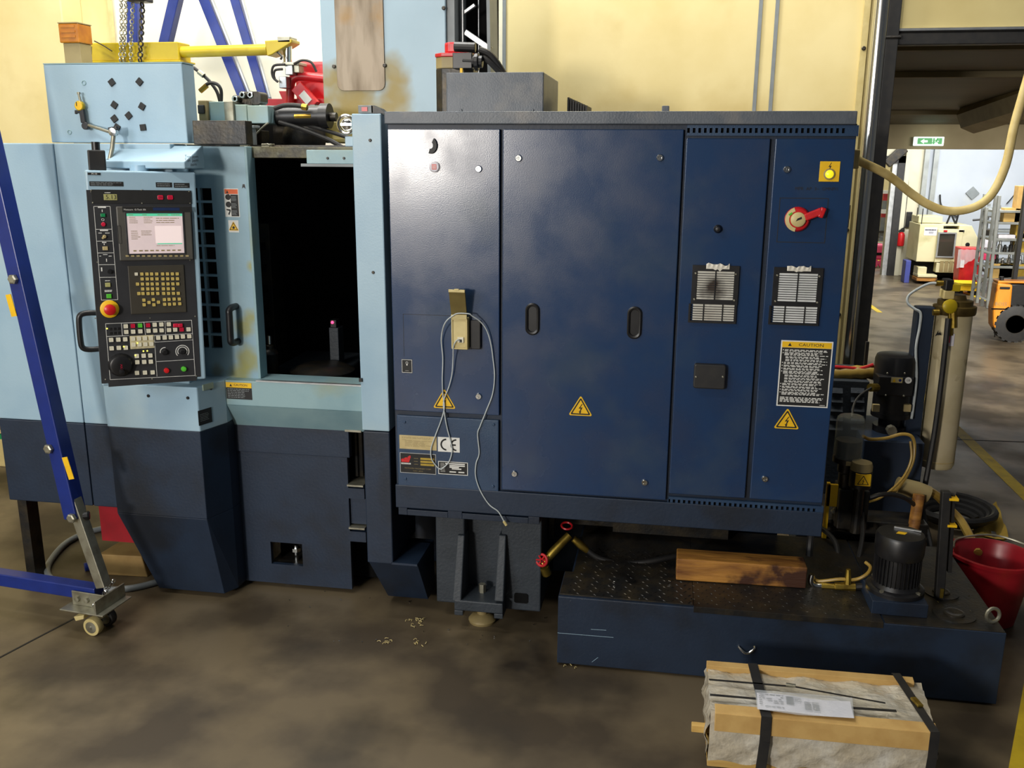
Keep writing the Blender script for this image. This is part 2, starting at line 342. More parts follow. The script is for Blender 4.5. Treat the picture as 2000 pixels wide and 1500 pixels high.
# overhead door: one hanging section, seal, guide rail, hinge
t = thing('overhead_door', 'cream sectional overhead door raised above the hall opening, black rubber bottom seal', 'door', (jx+2, FLY-.1, lint))
t['kind'] = 'structure'; del t['label'], t['category']; t.name = 'door_1'
xr = jx+5.2
M().box(jx-.02, xr, FLY-.13, FLY-.06, lint+.10, lint+.62).build('door_section', 'doorp', t, .006)
M().box(jx-.02, xr, FLY-.13, FLY-.06, lint+.63, lint+1.25).build('door_section', 'doorp', t, .006)
g = M(); g.box(jx-.02, xr, FLY-.15, FLY-.05, lint, lint+.075); g.box(jx-.02, xr, FLY-.155, FLY-.045, lint+.075, lint+.085); g.build('bottom_seal', 'rubber', t, .01)
M().box(jx-.02, xr, FLY-.16, FLY-.04, lint+.085, lint+.1).build('seal_rail', 'alu', t)
f0 = front(FLY-.165)
a = f0.p(1738, 75); b = f0.p(1756, 30)
M(f0).box(a[0], b[0], a[1]+.02, b[1], 0, .012).build('hinge_plate', 'beige', t, .003)
M(f0).cyl((a[0]-.03, a[1]+.005, .02), (b[0]+.02, a[1]+.005, .02), .012, n=10).build('hinge_roller', 'darkmetal', t)
for px, py in ((1745, 38), (1748, 52), (1746, 64)): screwhead(f0, *f0.p(px, py), .009, t, 'darkmetal', 'bolt', .012)
t = thing('door_guide_track', '', '', (jx-.05, FLY-.1, 0)); del t['label'], t['category']; t['kind'] = 'structure'; t.name = 'trim_6'
M().ring([(jx-.105, FLY-.16, 0), (jx-.105, FLY-.16, 7)], .052, 16).build('rail_tube', 'chrome', t, smooth_=True)
M().box(jx-.065, jx+.012, FLY-.19, FLY, 0, 7).build('rail_channel', 'rubber', t, .004)
M().box(jx-.19, jx-.15, FLY-.03, FLY, 0, 7).build('jamb_strip', 'beige', t)
for z in (.9, 1.5, 2.1, 2.75, 3.3): screwhead(front(FLY-.03), jx-.17, z, .014, t, 'darkmetal', 'bolt')
# ------------------------------------------------------------ the hall beyond
bz = Y(1800, 291, 15).z; bt = Y(1800, 243, 15).z
def zc_(y): return 3.46+(bt-3.46)*(y-7.1)/(15-7.1)
struct('ceiling', M().prism([(FLY+.26, zc_(FLY+.26)), (15.0, bt), (15.0, bt+.2), (FLY+.26, zc_(FLY+.26)+.2)], jx-1.5, 14, 0), 'ceil')
for i, yy in enumerate((7.75, 9.3, 12.9)):
    struct('trim_%d' % (7+i), M().box(jx-1.5, 14, yy, yy+.10, zc_(yy)-.05, zc_(yy)+.03), 'beam')
struct('trim_10', M().box(jx-1.5, 14, 15, 15.5, bz, 5.1), 'beam')
FW = 22.0
struct('ceiling_far', M().box(-1, 14, 15.5, FW+.3, 4.9, 5.1), 'wallw')
dl = Y(1694, 400, FW).x; dr = Y(1745, 400, FW).x; dt = Y(1730, 318, FW).z
xw = Y(1800, 350, FW).x
struct('wall_far', M().box(-2, dl-.8, FW, FW+.3, 0, 5).box(dl-.8, dr, FW, FW+.3, dt, 5).box(dr, xw, FW, FW+.3, 0, 5), 'hallc')
struct('wall_far_panels', M().box(xw, 14, FW, FW+.3, 0, 5), 'hallw')
struct('wall_right', M().box(14, 14.2, -7, 30, 0, 7), 'hallw')
for i, x in enumerate((1768, 1804, 1822)):
    q = Y(x, 350, FW).x
    struct('trim_%d' % (11+i), M().box(q-.05, q+.05, FW-.10, FW, 0, 4.9), 'hallc' if i == 0 else 'gband')
struct('trim_14', M().box(dr-.02, dr+.13, FW-.16, FW, 0, dt+.15).box(dl-.8, dr+.13, FW-.16, FW, dt, dt+.15), 'rubber')
struct('trim_15', M().box(dr-.12, dr-.02, FW-.10, FW+.1, 0, dt), 'alu')
# the yard store seen through the far doorway
struct('wall_yard', M().box(1.5, 12, 26.2, 26.4, 0, 5), 'wall')
fz = front(FW-.01)
q = fz.p(1899, 377); d = .14
tag(M(fz).prism([(q[0]-d, q[1]), (q[0], q[1]-d), (q[0]+d, q[1]), (q[0], q[1]+d)], 0, .03).build('wall_sign', 'grey'), 'dark grey diamond plate on the pale far hall wall', 'sign')
# floor lines
g = M(); A = Vector((2.82, 7.1, 0)); g.box(2.83, 2.94, 5.2, 11.6, 0, .002); o = struct('trim_16', g, 'yline')
p0 = Z(1985, 1335, 0); 
a, b, c, e = [Z(x, y, 0) for x, y in ((1968, 1510), (2003, 1318), (2120, 1318), (2120, 1510))]
g = M(); g.loft([Vector((p.x, p.y, 0)) for p in (a, b, c, e)], [Vector((p.x, p.y, .002)) for p in (a, b, c, e)]); struct('trim_17', g, 'yline')
g = M()
for p, q in (((1690, 498), (1960, 600)), ((1690, 590), (1718, 610))):
    a = Z(*p, .002); b = Z(*q, .002); g.bar(a, b, .09, .003)
struct('trim_18', g, 'yline')
g = M(); a = Z(-40, 1305, .001); b = Z(168, 1196, .001); g.bar(a, b, .012, .003)
a = Z(1860, 858, .001); b = Z(2080, 866, .001); g.bar(a, b, .014, .003)
struct('trim_19', g, 'ink')
# ============================================================ electrical cabinet
YC = 4.58
FC = front(YC)
def R(fr, x0, y0, x1, y1, d=0):
    a = fr.p(x0, y0, d); b = fr.p(x1, y1, d); return a[0], b[1], b[0], a[1]       # u0, v0, u1, v1
cab = thing('electrical_cabinet', 'wide dark blue electrical cabinet with four doors forming the right half of the machine', 'cabinet', (-.3, YC+.5, .72))
L0, Bz, R0, Tz = FC.p(754, 250)[0], .715, FC.p(1662, 400)[0], FC.p(1200, 245)[1]
M().box(L0, R0, YC+.022, YC+1.05, Bz, Tz+.01).build('carcass', 'navy_low', cab, .004)
u0, v0, u1, v1 = R(FC, 751, 218, 1672, 245); TT = v1
M().box(u0, u1, YC-.012, YC+1.08, v0+.004, v1).build('top_trim', 'slate', cab, .005)
M().box(L0, R0+.005, YC-.004, YC+.03, Bz, FC.p(900, 951)[1]-.01).build('skirt', 'navy_low', cab, .004)
def door(r, name='door', m='navy_door', gap=.006):
    u0, v0, u1, v1 = r
    return M(FC).box(u0+gap, u1-gap, v0+gap, v1-gap, -.02, 0).build(name, m, cab, .004)
d1 = door((L0, FC.p(800, 805)[1], FC.p(978, 500)[0], Tz-.012)); d1.name = 'door'
d5 = door((L0+.01, FC.p(800, 953)[1], FC.p(976, 880)[0], FC.p(800, 810)[1]), 'service_panel', 'navy')
d2 = door((FC.p(979, 500)[0], FC.p(1100, 966)[1], FC.p(1326, 500)[0], Tz-.012))
x2 = FC.p(1327, 500)[0]; x3 = FC.p(1496, 500)[0]
vt = FC.p(1480, 268)[1]; vb = FC.p(1400, 972)[1]
d3 = door((x2, vb, x3-.012, vt)); d4 = door((x3, vb, R0+.002, vt))
def vent(v0, v1, n, ua, ub):
    g = M(FC); g.box(x2+.006, R0+.004, v0, v0+.013, -.02, 0); g.box(x2+.006, R0+.004, v1-.013, v1, -.02, 0)
    p = (ub-ua)/n; g.box(x2+.006, ua, v0+.013, v1-.013, -.02, 0); g.box(ub, R0+.004, v0+.013, v1-.013, -.02, 0)
    for i in range(n): g.box(ua+i*p+p*.48, ua+(i+1)*p, v0+.013, v1-.013, -.02, 0)
    o = g.build('vent_strip', 'navy', cab)
    M(FC).box(x2+.01, R0, v0+.004, v1-.004, -.021, -.016).build('vent_backing', 'dark', o)
vent(vt+.006, Tz+.002, 28, FC.p(1342, 258)[0], FC.p(1656, 258)[0])
vent(vb-.062, vb-.012, 29, FC.p(1304, 980)[0], FC.p(1598, 996)[0])
# flush handles
for x, y in ((1040, 623), (1239, 630)):
    u, v = FC.p(x, y)
    g = M(FC); a, b = .036, .082
    for sgn in (1,):
        n = 28; out = []; inn = []; back = []
        def stad(w, h, k): 
            P = []
            for i in range(n):
                t = 2*math.pi*i/n; P.append((u+w*math.cos(t), v+(h-w)*(1 if math.sin(t) > 0 else -1 if math.sin(t) < 0 else 0)+w*math.sin(t)*1.0, k))
            return P
        rings = [stad(.036, .082, -.004), stad(.036, .082, .009), stad(.030, .076, .013), stad(.023, .066, .010), stad(.021, .064, .0015)]
        b0 = len(g.v); 
        for r_ in rings: g.v += [FC(p) for p in r_]
        for i in range(4):
            for j in range(n): g.f.append([b0+i*n+j, b0+i*n+(j+1) % n, b0+(i+1)*n+(j+1) % n, b0+(i+1)*n+j])
        g.f.append([b0+4*n+j for j in range(n)])
    o = g.build('flush_handle', 'black', d2, smooth_=True)
    # handle's pull bar sits in the cup
# round latches
for d, x, y in ((d1, 935, 330), (d1, 935, 774), (d2, 1013, 309), (d2, 1289, 308), (d2, 1005, 925), (d2, 1259, 942), (d4, 1537, 331), (d4, 1494, 935)):
    u, v = FC.p(x, y); g = M(FC); g.lathe([(.017, 0), (.017, .006), (.014, .010), (.008, .010), (.007, .005), (0, .005)], (u, v, 0), (0, 0, 1), 18)
    g.box(u-.002, u+.002, v-.007, v+.007, .005, .009); g.build('latch', 'chrome', d, smooth_=True)
u, v = FC.p(1402, 447); M(FC).lathe([(.02, 0), (.02, .008), (.015, .014), (.011, .03), (0, .032)], (u, v, 0), (0, 0, 1), 18).build('knob', 'black', d3, smooth_=True)
for x, y in ((790, 824), (964, 829), (792, 935), (963, 950)): screwhead(FC, *FC.p(x, y), .008, d5, 'navy', 'screw')
# filter grilles
def grille(d, x0, y0, x1, y1, soot, ragx):
    u0, v0, u1, v1 = R(FC, x0, y0, x1, y1); W = u1-u0; H = v1-v0
    o = M(FC).box(u0+.012, u1-.012, v0+.012, v1-.014, .002, .006).build('filter_mat', filt_soot if soot else 'filt', d)
    vm = v0+H*.37
    g = M(FC)
    g.lattice([u0, u0+W*.10, u1-W*.10, u1], [vm-.012, vm+.012, v1-H*.10, v1], {(1, 1)}, 0, .014)
    g.lattice([u0-W*.04, u0, u1-W*.04, u1-W*.01], [v0, v0+.010, vm-.012], {(1, 1)}, 0, .014)
    for i in range(1, 12): y = vm+.012+(v1-H*.10-vm-.012)*i/12; g.box(u0+W*.10, u1-W*.10, y-.0015, y+.0015, .007, .012)
    for i in range(1, 7): y = v0+.010+(vm-.022-v0)*i/7; g.box(u0, u1-W*.04, y-.0015, y+.0015, .007, .012)
    g.box((u0+u1)/2-.002, (u0+u1)/2+.002, vm, v1-H*.08, .007, .013)
    for k in (.28, .69): g.box(u0+W*k-.002, u0+W*k+.002, v0, vm, .007, .013)
    g.build('grille', 'black', d)
    for a in (.07, .93):
        for b in (.41, .86): screwhead(FC, u0+W*a, v0+H*b, .005, d, 'zinc', 'screw', .014)
    # rag end poking out over the top edge
    u = FC.p(ragx, y0)[0]; g = M(FC); n = 10; top = []; bot = []
    for i in range(n+1):
        x = u-.055+.11*i/n; top.append((x, v1+.006+.012*math.sin(i*1.3)*random.random(), .016+.004*(i % 2))); bot.append((x, v1-.016-(.014 if 3 < i < 7 else 0)*random.random(), .018))
    for i in range(n): g.add([bot[i], bot[i+1], top[i+1], top[i], *(Vector(p)-Vector((0, 0, .006)) for p in (bot[i], bot[i+1], top[i+1], top[i]))], [(0, 1, 2, 3), (7, 6, 5, 4), (0, 4, 5, 1), (3, 2, 6, 7)])
    g.build('cloth_edge', 'rag', d)
filt_soot = mat('sooty_filter_mat', (220, 218, 206), .9, c2=(196, 190, 176), sc=9)
c = FC(FC.p(1395, 563)); stain(filt_soot, tuple(c-Vector(cab.location)), .075, (52, 34, 20), 18, .95)
grille(d3, 1353, 517, 1437, 632, True, 1402); grille(d4, 1512, 521, 1598, 636, False, 1560)
# black terminal box
u0, v0, u1, v1 = R(FC, 1356, 708, 1415, 758); o = M(FC).rrect(u0, v0, u1, v1, .012, 0, .035).build('terminal_box', 'rubber', d3, .006)
for x in (1359, 1411): screwhead(FC, *FC.p(x, 733), .005, o, 'zinc', 'screw', .035)
# danger triangles, flat printed labels
def triangle(par, fr, u, v, h, bolt=True, w=.0015):
    s = h/1.732*2*.5
    def tri(k, r): 
        P = []
        for ang in (90, 210, 330):
            cx, cy = u+(h*.62*k)*math.cos(math.radians(ang)), v-h*.12+(h*.62*k)*math.sin(math.radians(ang))
            for q in (-50, 0, 50): P.append((cx+r*math.cos(math.radians(ang+q)), cy+r*math.sin(math.radians(ang+q))))
        return P
    M(fr).prism(tri(.92, h*.06), 0, w).build('danger_label', 'yellow', par)
    g = M(fr)
    P, Q = tri(.80, h*.045), tri(.68, h*.02); n = len(P)
    g.add([(*p, w+.0006) for p in P]+[(*p, w+.0006) for p in Q], [(i, (i+1) % n, n+(i+1) % n, n+i) for i in range(n)])
    if bolt:
        B = [(.06, .30), (-.10, .02), (.005, .04), (-.045, -.13), (-.09, -.12), (-.02, -.28), (.045, -.12), (.005, -.13), (.10, .11), (-.01, .085), (.10, .30)]
        g.quad([(u+p[0]*h, v-h*.13+p[1]*h*.9) for p in B], w+.0006)
    else: g.lathe([(h*.15, 0), (0, .0004)], (u, v-h*.14, w+.0006), (0, 0, 1), 14)
    g.build('danger_mark', 'ink', par)
for d, x, y in ((d1, 868, 780), (d2, 1134, 794), (d4, 1537, 819)):
    u, v = FC.p(x, y); triangle(d, FC, u, v, .105)
# caution sheet
u0, v0, u1, v1 = R(FC, 1526, 664, 1616, 797)
M(FC).box(u0, u1, v0, v1, 0, .0012).build('caution_sheet', 'white', d4)
M(FC).box(u0+.006, u1-.006, v1-.035, v1-.006, .0012, .002).build('caution_header', 'yellow', d4)
M(FC).box(u0+.006, u1-.006, v0+.006, v1-.036, .0012, .002).build('caution_field', 'ink', d4)
text(FC, (u0+u1)/2+.02, v1-.0205, .015, 'CAUTION', 'ink', d4, .0026, sx=1.25)
tx = u0+.042; M(FC).quad([(tx-.009, v1-.028), (tx+.009, v1-.028), (tx, v1-.012)], .0026).build('warning_mark', 'ink', d4)
g = M(FC); yy = v1-.044
for n_, ind in ((2, 0), (3, 0), (2, .006), (2, .006), (2, 0), (2, 0), (2, 0), (3, 0), (2, .008), (2, .008), (2, .008), (2, 0), (2, 0), (2, 0), (3, 0)):
    g.dashes(u0+.020+ind, yy-n_*.0057, u1-.016, yy, n_, .0027, .62, .04, .12, .25)
    if not ind: g.box(u0+.011, u0+.015, yy-.006, yy-.001, .0022, .0027)
    yy -= n_*.0057+.003
g.dashes(u0+.014, yy-.034, u1-.016, yy-.006, 4, .0027, .62, .04, .12, .15)
g.dashes(u1-.04, v0+.010, u1-.012, v0+.014, 1, .0027, .7); g.build('caution_print', 'white', d4)
# lamp plate, isolator, inscription, cut-out seam
u0, v0, u1, v1 = R(FC, 1602, 315, 1638, 355)
o = M(FC).box(u0, u1, v0, v1, 0, .003).build('lamp_plate', 'yellow', d4, .001)
cx = (u0+u1)/2; 
M(FC).lathe([(.026, 0), (.026, .004), (.021, .006), (0, .006)], (cx, v0+.034, .003), (0, 0, 1), 20).build('lamp_ring', 'taupe', o, smooth_=True)
M(FC).lathe([(.020, 0), (.018, .008), (.01, .013), (0, .014)], (cx, v0+.034, .006), (0, 0, 1), 20).build('pilot_lamp', 'lampy', o, smooth_=True)
g = M(FC); B = [(.06, .30), (-.10, .02), (.005, .04), (-.045, -.13), (-.09, -.12), (-.02, -.28), (.045, -.12), (.005, -.13), (.10, .11), (-.01, .085), (.10, .30)]
g.quad([(cx+p[0]*.07, v1-.027+p[1]*.07) for p in B], .0036); g.build('danger_mark', 'ink', o)
text(FC, FC.p(1595, 369)[0], FC.p(1595, 369)[1], .015, 'MPR  AP  3~  GMNP/1', 'ink', d4, .001, 'handwriting')
u0, v0, u1, v1 = R(FC, 1523, 386, 1611, 475); M(FC).frame(u0, v0, u1, v1, .003, 0, .0008).build('cutout_seam', 'ink', d4)
u0, v0, u1, v1 = R(FC, 787, 613, 890, 700); g = M(FC); g.box(u0, u1, v1-.002, v1, 0, .0008); g.box(u0, u0+.002, v0, v1, 0, .0008); g.build('cutout_seam', 'ink', d1)
u, v = FC.p(1557, 428)
sw = M(FC).lathe([(.058, 0), (.058, .012), (.05, .022), (.036, .024), (0, .024)], (u, v, 0), (0, 0, 1), 28).build('isolator_base', 'red', d4, smooth_=True)
g = M(FC); n = 14; P = []; Q = []
for i in range(n+1):
    t = math.radians(110+150*i/n); P.append((u+.058*math.cos(t), v+.058*math.sin(t), .0245)); Q.append((u+.040*math.cos(t), v+.040*math.sin(t), .0265))
g.add(P+Q, [(i, i+1, n+2+i, n+1+i) for i in range(n)]); g.build('dial_scale', 'beige', sw)
M(FC).lathe([(.034, 0), (.034, .016), (.028, .020), (0, .020)], (u, v, .024), (0, 0, 1), 24).build('dial', 'beige', sw, smooth_=True)
M(FC).quad([(u-.012, v-.008), (u+.016, v+.004), (u+.014, v+.014), (u-.004, v+.006)], .0445).build('pointer', 'ink', sw)
M(FC).quad([(u-.045, v+.022), (u-.030, v+.034), (u-.026, v+.026), (u-.038, v+.016)], .0270).build('on_mark', 'green', sw)
a = FC.p(1563, 426); b = FC.p(1603, 411)
g = M(FC); g.bar((u+.03, v+.010, .034), (b[0], b[1], .040), .034, .024, (0, 0, 1)); g.bar((b[0]-.012, b[1]-.004, .036), (b[0]+.012, b[1]-.012, .036), .048, .03, (0, 0, 1)); g.build('isolator_lever', 'red', sw, .006)
# status label on the first door
u0, v0, u1, v1 = R(FC, 784, 701, 806, 729)
M(FC).box(u0, u1, v0, v1, 0, .0012).build('symbol_label', 'ink', d1); M(FC).frame(u0+.002, v0+.002, u1-.002, v1-.002, .002, .0012, .0018).build('symbol_border', 'white', d1)
cx = (u0+u1)/2; g = M(FC); g.torus((cx, v1-.020, .0018), (0, 0, 1), .006, .0012, 12, 4); g.box(cx-.003, cx+.003, v1-.034, v1-.026, .0012, .0018); g.box(cx-.010, cx+.010, v0+.012, v0+.013, .0012, .0018); g.build('lamp_symbol', 'white', d1)
# nameplates on the service panel
def plate(x0, y0, x1, y1, m, nm): 
    r = R(FC, x0, y0, x1, y1); return r, M(FC).box(r[0], r[2], r[1], r[3], 0, .0015).build(nm, m, d5)
(u0, v0, u1, v1), o = plate(780, 849, 853, 880, 'sand', 'engraved_plate')
g = M(FC); g.dashes(u0+.015, v1-.018, u1-.012, v1-.008, 2, .002, .4, .03, .2); g.dashes(u0+.015, v1-.028, u0+.04, v1-.024, 1, .002, .5); g.dashes(u0+.03, v0+.014, u1-.018, v1-.026, 6, .002, .35, .05, .3, .4); g.build('plate_print', 'taupe', d5)
(u0, v0, u1, v1), o = plate(855, 853, 898, 884, 'white', 'conformity_plate')
H = v1-v0; cx, cy = u0+.048, (v0+v1)/2; r = H*.36
g = M(FC); g.torus((cx, cy, .0018), (0, 0, 1), r, .0045, 20, 4, math.radians(180)-1.62, math.radians(180)+1.62) if False else None
def arc(g, cx, cy, r, t, a0, a1, w, n=18):
    P = []; 
    for i in range(n+1):
        th = math.radians(a0+(a1-a0)*i/n); P += [(cx+(r-t/2)*math.cos(th), cy+(r-t/2)*math.sin(th), w), (cx+(r+t/2)*math.cos(th), cy+(r+t/2)*math.sin(th), w)]
    g.add(P, [(2*i, 2*i+1, 2*i+3, 2*i+2) for i in range(n)])
arc(g, cx, cy, r, .009, 92, 268, .002); arc(g, cx+.055, cy, r, .009, 92, 268, .002); g.quad([(cx+.055-r, cy-.0045), (cx+.051, cy-.0045), (cx+.051, cy+.0045), (cx+.055-r, cy+.0045)], .002); g.build('conformity_mark', 'ink', d5)
(u0, v0, u1, v1), o = plate(781, 883, 852, 927, 'ink', 'maker_plate')
M(FC).frame(u0, v0, u1, v1, .003, .0015, .0022).build('plate_border', 'alu', d5)
lu, lv = u0+.034, v1-.036
g = M(FC); Wd = .052; g.quad([(lu-.026, lv-.018), (lu-.027, lv-.002), (lu-.016, lv+.002), (lu-.006, lv-.004), (lu-.012, lv+.004), (lu+.002, lv+.010), (lu+.010, lv+.004), (lu+.008, lv+.012), (lu+.024, lv+.022), (lu+.027, lv+.012), (lu+.016, lv-.018)], .0022); g.build('maker_emblem', 'red', d5)
M(FC).box(lu-.027, lu+.026, lv-.030, lv-.022, .0015, .0022).build('maker_bar', 'white', d5)
text(FC, lu, lv-.026, .0062, 'MATSUURA', 'ink', d5, .0026)
g = M(FC)
for i in range(3): y = v1-.030-.0165*i; g.box(u1-.086, u1-.010, y-.0055, y+.0055, .0015, .0022)
g.build('type_fields', 'gold', d5)
g = M(FC)
for i in range(3): y = v1-.030-.0165*i; g.dashes(u1-.122, y-.004, u1-.094, y+.004, 1, .0022, .35)
g.build('field_titles', 'taupe', d5)
text(FC, (u0+u1)/2, v0+.028, .0075, 'MATSUURA MACHINERY CORP.', 'taupe', d5, .0022); text(FC, (u0+u1)/2, v0+.014, .006, 'FUKUI   JAPAN', 'taupe', d5, .0022)
(u0, v0, u1, v1), o = plate(856, 900, 914, 929, 'ink', 'rating_plate')
M(FC).frame(u0, v0, u1, v1, .0035, .0015, .0022).build('plate_border', 'white', d5)
W, H = u1-u0, v1-v0
g = M(FC)
for a, b, y in ((.24, .90, .84), (.38, .90, .70), (.38, .70, .58), (.46, .78, .46), (.38, .60, .22), (.68, .88, .22)): g.box(u0+W*a, u0+W*b, v0+H*(y-.045), v0+H*(y+.045), .0015, .0022)
g.dashes(u0+.012, v0+.012, u0+W*.24, v1-.008, 7, .0022, .25, .1, .5); g.build('rating_print', 'keyw' if False else 'white', d5)
# fittings on the cabinet's right end
gl = FC.p(1672, 311)
M().box(R0, R0+.05, YC+.16, YC+.26, gl[1]-.045, gl[1]+.045).build('cable_gland', 'cream', cab, .006)
g = M(); zz = FC.p(1660, 428)[1]; g.ring([(R0, YC+.30, zz+.02), (R0+.035, YC+.30, zz+.02)], .022, 12); g.ring([(R0+.035, YC+.30, zz+.05), (R0+.035, YC+.30, zz-.02)], .02, 12); g.build('pipe_fitting', 'brass', cab, smooth_=True)
M().ring([(R0+.033, YC+.30, zz-.02), (R0+.033, YC+.30, zz-.06)], .02, 12).build('fitting_boot', 'rubber', cab, smooth_=True)
# lip under the skirt
a = FC.p(775, 992); b = FC.p(1052, 1020); g = M(); n = 0
for x0, x1, dz in ((a[0], a[0]+.05, .0), (a[0]+.05, a[0]+.28, -.016), (a[0]+.28, a[0]+.36, -.002), (a[0]+.36, b[0]-.06, -.016), (b[0]-.06, b[0], -.008)):
    g.box(x0, x1, YC+.03, YC+.12, Bz-.055, Bz-.006+dz)
g.build('under_lip', 'navy_low', cab, .002)
M().box(R0-.05, R0-.02, YC-.0, YC+.02, TT, TT) if False else None
a = FC.p(1292, 214); M().box(a[0], a[0]+.035, YC+.1, YC+.16, TT, TT+.03).build('lifting_lug', 'slate', cab, .004)
# ------------------------------------------------------------ things hung on the cabinet
u0, v0, u1, v1 = R(FC, 885, 618, 918, 680)
t = thing('data_socket', 'beige wall data socket box with its hinged lid flipped open on the first blue door', 'socket', (u0, YC, v0))
D = .045
M(FC).rrect(u0, v0, u1, v1, .006, .001, D).build('housing', 'beige', t, .003)
M(FC).frame(u0+.003, v0+.003, u1-.003, v1-.003, .006, D, D+.006).build('rim', 'beige', t, .001)
M(FC).box(u0+.010, u1-.010, v0+.012, v1-.016, D-.001, D+.002).build('face_plate', 'beige', t, .001)
cx = (u0+u1)/2+.006; cy = v0+.052; M(FC).box(cx-.016, cx+.016, cy-.014, cy+.014, D+.001, D+.009).build('jack', 'keyw', t, .001); M(FC).box(cx-.007, cx+.007, cy-.012, cy+.003, D+.005, D+.0105).build('jack_hole', 'ink', t)
p = [FC.p(876, 568, .10), FC.p(908, 569, .10)]; q = [(u0+.002, v1+.004), (u1-.004, v1+.004)]
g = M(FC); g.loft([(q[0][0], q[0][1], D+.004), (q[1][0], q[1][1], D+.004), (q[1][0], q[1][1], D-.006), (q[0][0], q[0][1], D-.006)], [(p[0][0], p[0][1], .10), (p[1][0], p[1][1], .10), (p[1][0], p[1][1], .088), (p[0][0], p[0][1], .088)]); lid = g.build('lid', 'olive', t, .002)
g = M(FC); g.bar((p[0][0], p[0][1], .098), (p[1][0], p[1][1], .098), .012, .014, (0, 1, 0)); g.bar((p[0][0]+.03, p[0][1]+.006, .1), (p[1][0]-.03, p[1][1]+.006, .1), .010, .010, (0, 1, 0)); g.build('lid_lip', 'beige', lid, .002)
g = M(FC); g.bar((q[0][0], q[0][1]+.004, D+.006), (q[1][0], q[1][1]+.004, D+.006), .012, .022, (0, 1, 0)); g.build('hinge', 'beige', lid, .002)
# flat dark box standing in for the shadow beside the socket
u2, v2, u3, v3 = R(FC, 919, 624, 940, 681); tag(M(FC).rrect(u2+.004, v2, u3, v3, .008, .001, .022).build('socket_shadow', 'rubber', None, .004), 'flat black shape for the shadow just right of the beige data socket', 'box')
# network cable looped over the socket
def cp(pts, d): return [FC((*FC.p(x, y, dd), dd)) for (x, y), dd in zip(pts, d if isinstance(d, list) else [d]*len(pts))]
g = M()
g.tube([FC((cx-.002, cy-.006, D+.012))]+cp([(893, 664), (886, 676), (885, 700), (883, 730), (877, 755), (868, 778), (866, 792)], [.064, .055, .03, .02, .016, .012, .010]), .0034)
g.tube(cp([(866, 792), (872, 830), (880, 862), (883, 880), (878, 900), (868, 912), (860, 916), (852, 910), (843, 896), (842, 876), (850, 852), (862, 820), (868, 795), (865, 770), (864, 740), (865, 700), (862, 665), (865, 642), (872, 627), (884, 617), (895, 612), (916, 613), (922, 617), (938, 628), (950, 644), (958, 668), (963, 700), (966, 735), (962, 770), (950, 802), (938, 832), (933, 848), (936, 885), (930, 905), (929, 930), (938, 958), (955, 985), (972, 998), (980, 1010), (985, 1020)],
   [.010]*12+[.012]*4+[.02, .04, .062, .066, .070, .070, .062, .04, .026, .018, .012, .010, .01]+[.008]*11), .0034)
e = cp([(984, 1018), (989, 1026)], .008); 
t = thing('network_cable', 'thin grey network cable looped over the socket and dangling down the cabinet', 'cable', e[0]); g.build('cable', 'cable', t, smooth_=True)
M().cyl(e[0], e[1], .008, n=8).build('plug', 'beige', t)
u, v = FC.p(845, 284)
g = M(FC); n = 16; A = []
for i in range(n+1):
    th = math.radians(-110+170*i/n); A.append((th, i))
P = [(u+.033*math.cos(a)-.008, v+.040*math.sin(a)) for a, _ in A]+[(u+.012*math.cos(a)-.008, v+.016*math.sin(a)) for a, _ in A[::-1]]
g.prism(P, .001, .012); tag(g.build('broken_ring_magnet', 'rubber', None, .002), 'black half ring magnet stuck high on the first cabinet door', 'magnet')
u, v = FC.p(849, 326)
t = thing('button_magnet', 'round white magnet with a red square print below the black half ring', 'magnet', FC((u, v, 0)))
M(FC).lathe([(.026, .001), (.027, .006), (.022, .011), (0, .011)], (u, v, 0), (0, 0, 1), 22).build('button', 'paper', t, smooth_=True)
M(FC).box(u-.012, u+.012, v-.013, v+.013, .011, .0118).build('red_print', 'redp', t)
g = M(FC); g.box(u-.009, u+.009, v+.003, v+.006, .0118, .0122); g.box(u-.009, u+.009, v-.006, v-.003, .0118, .0122); g.build('white_print', 'white', t)
# grey junction housing and servo motor on the cabinet roof
a = Y(871, 142, 4.9); b = Y(1062, 213, 4.9); yb = 4.9*((1062-0)/1062)
t = thing('roof_housing', 'plain grey sheet metal housing standing on top of the dark blue cabinet', 'housing', ((a.x+b.x)/2, 5.1, TT))
a2 = Y(1081, 160, 4.9); rr = Y(1062, 160, 4.9)
dy = 4.9*(a2.x/rr.x) if rr.x > .05 else 5.6
M().box(a.x, rr.x, 4.9, 5.52, TT, a.z).build('shell', 'slate', t, .006)
for x in (900, 1040): screwhead(front(4.9), Y(x, 205, 4.9).x, TT+.02, .008, t, 'slate', 'screw')
def dirseg(px, y): return Y(px, 190, y).x
# bellows right of the housing
g = M(); x0 = rr.x+.09
for i in range(8): g.box(x0+i*.014, x0+i*.014+.009, 5.2, 5.5, TT, TT+.10-.006*i)
tag(g.build('bellows', 'rubber', None), 'short black bellows on the cabinet roof beside the grey housing', 'bellows')
x = Y(893, 150, 5.25); mz = Y(893, 103, 5.25).z
t = thing('servo_motor', 'upright dark servo motor with red cap behind the cabinet roof housing', 'motor', (x.x, 5.25, TT))
r8 = (Y(929, 150, 5.25).x-Y(857, 150, 5.25).x)/2
def octo(r, z0, z1, nm, m, bev=.004, k=.6):
    P = [(x.x+sx*r*a, 5.25+sy*r*b) for sx, sy, a, b in ((1, -1, 1, k), (1, 1, 1, k), (1, 1, k, 1), (-1, 1, k, 1), (-1, 1, 1, k), (-1, -1, 1, k), (-1, -1, k, 1), (1, -1, k, 1))]
    return M().prism(P, z0, z1).build(nm, m, t, bev)
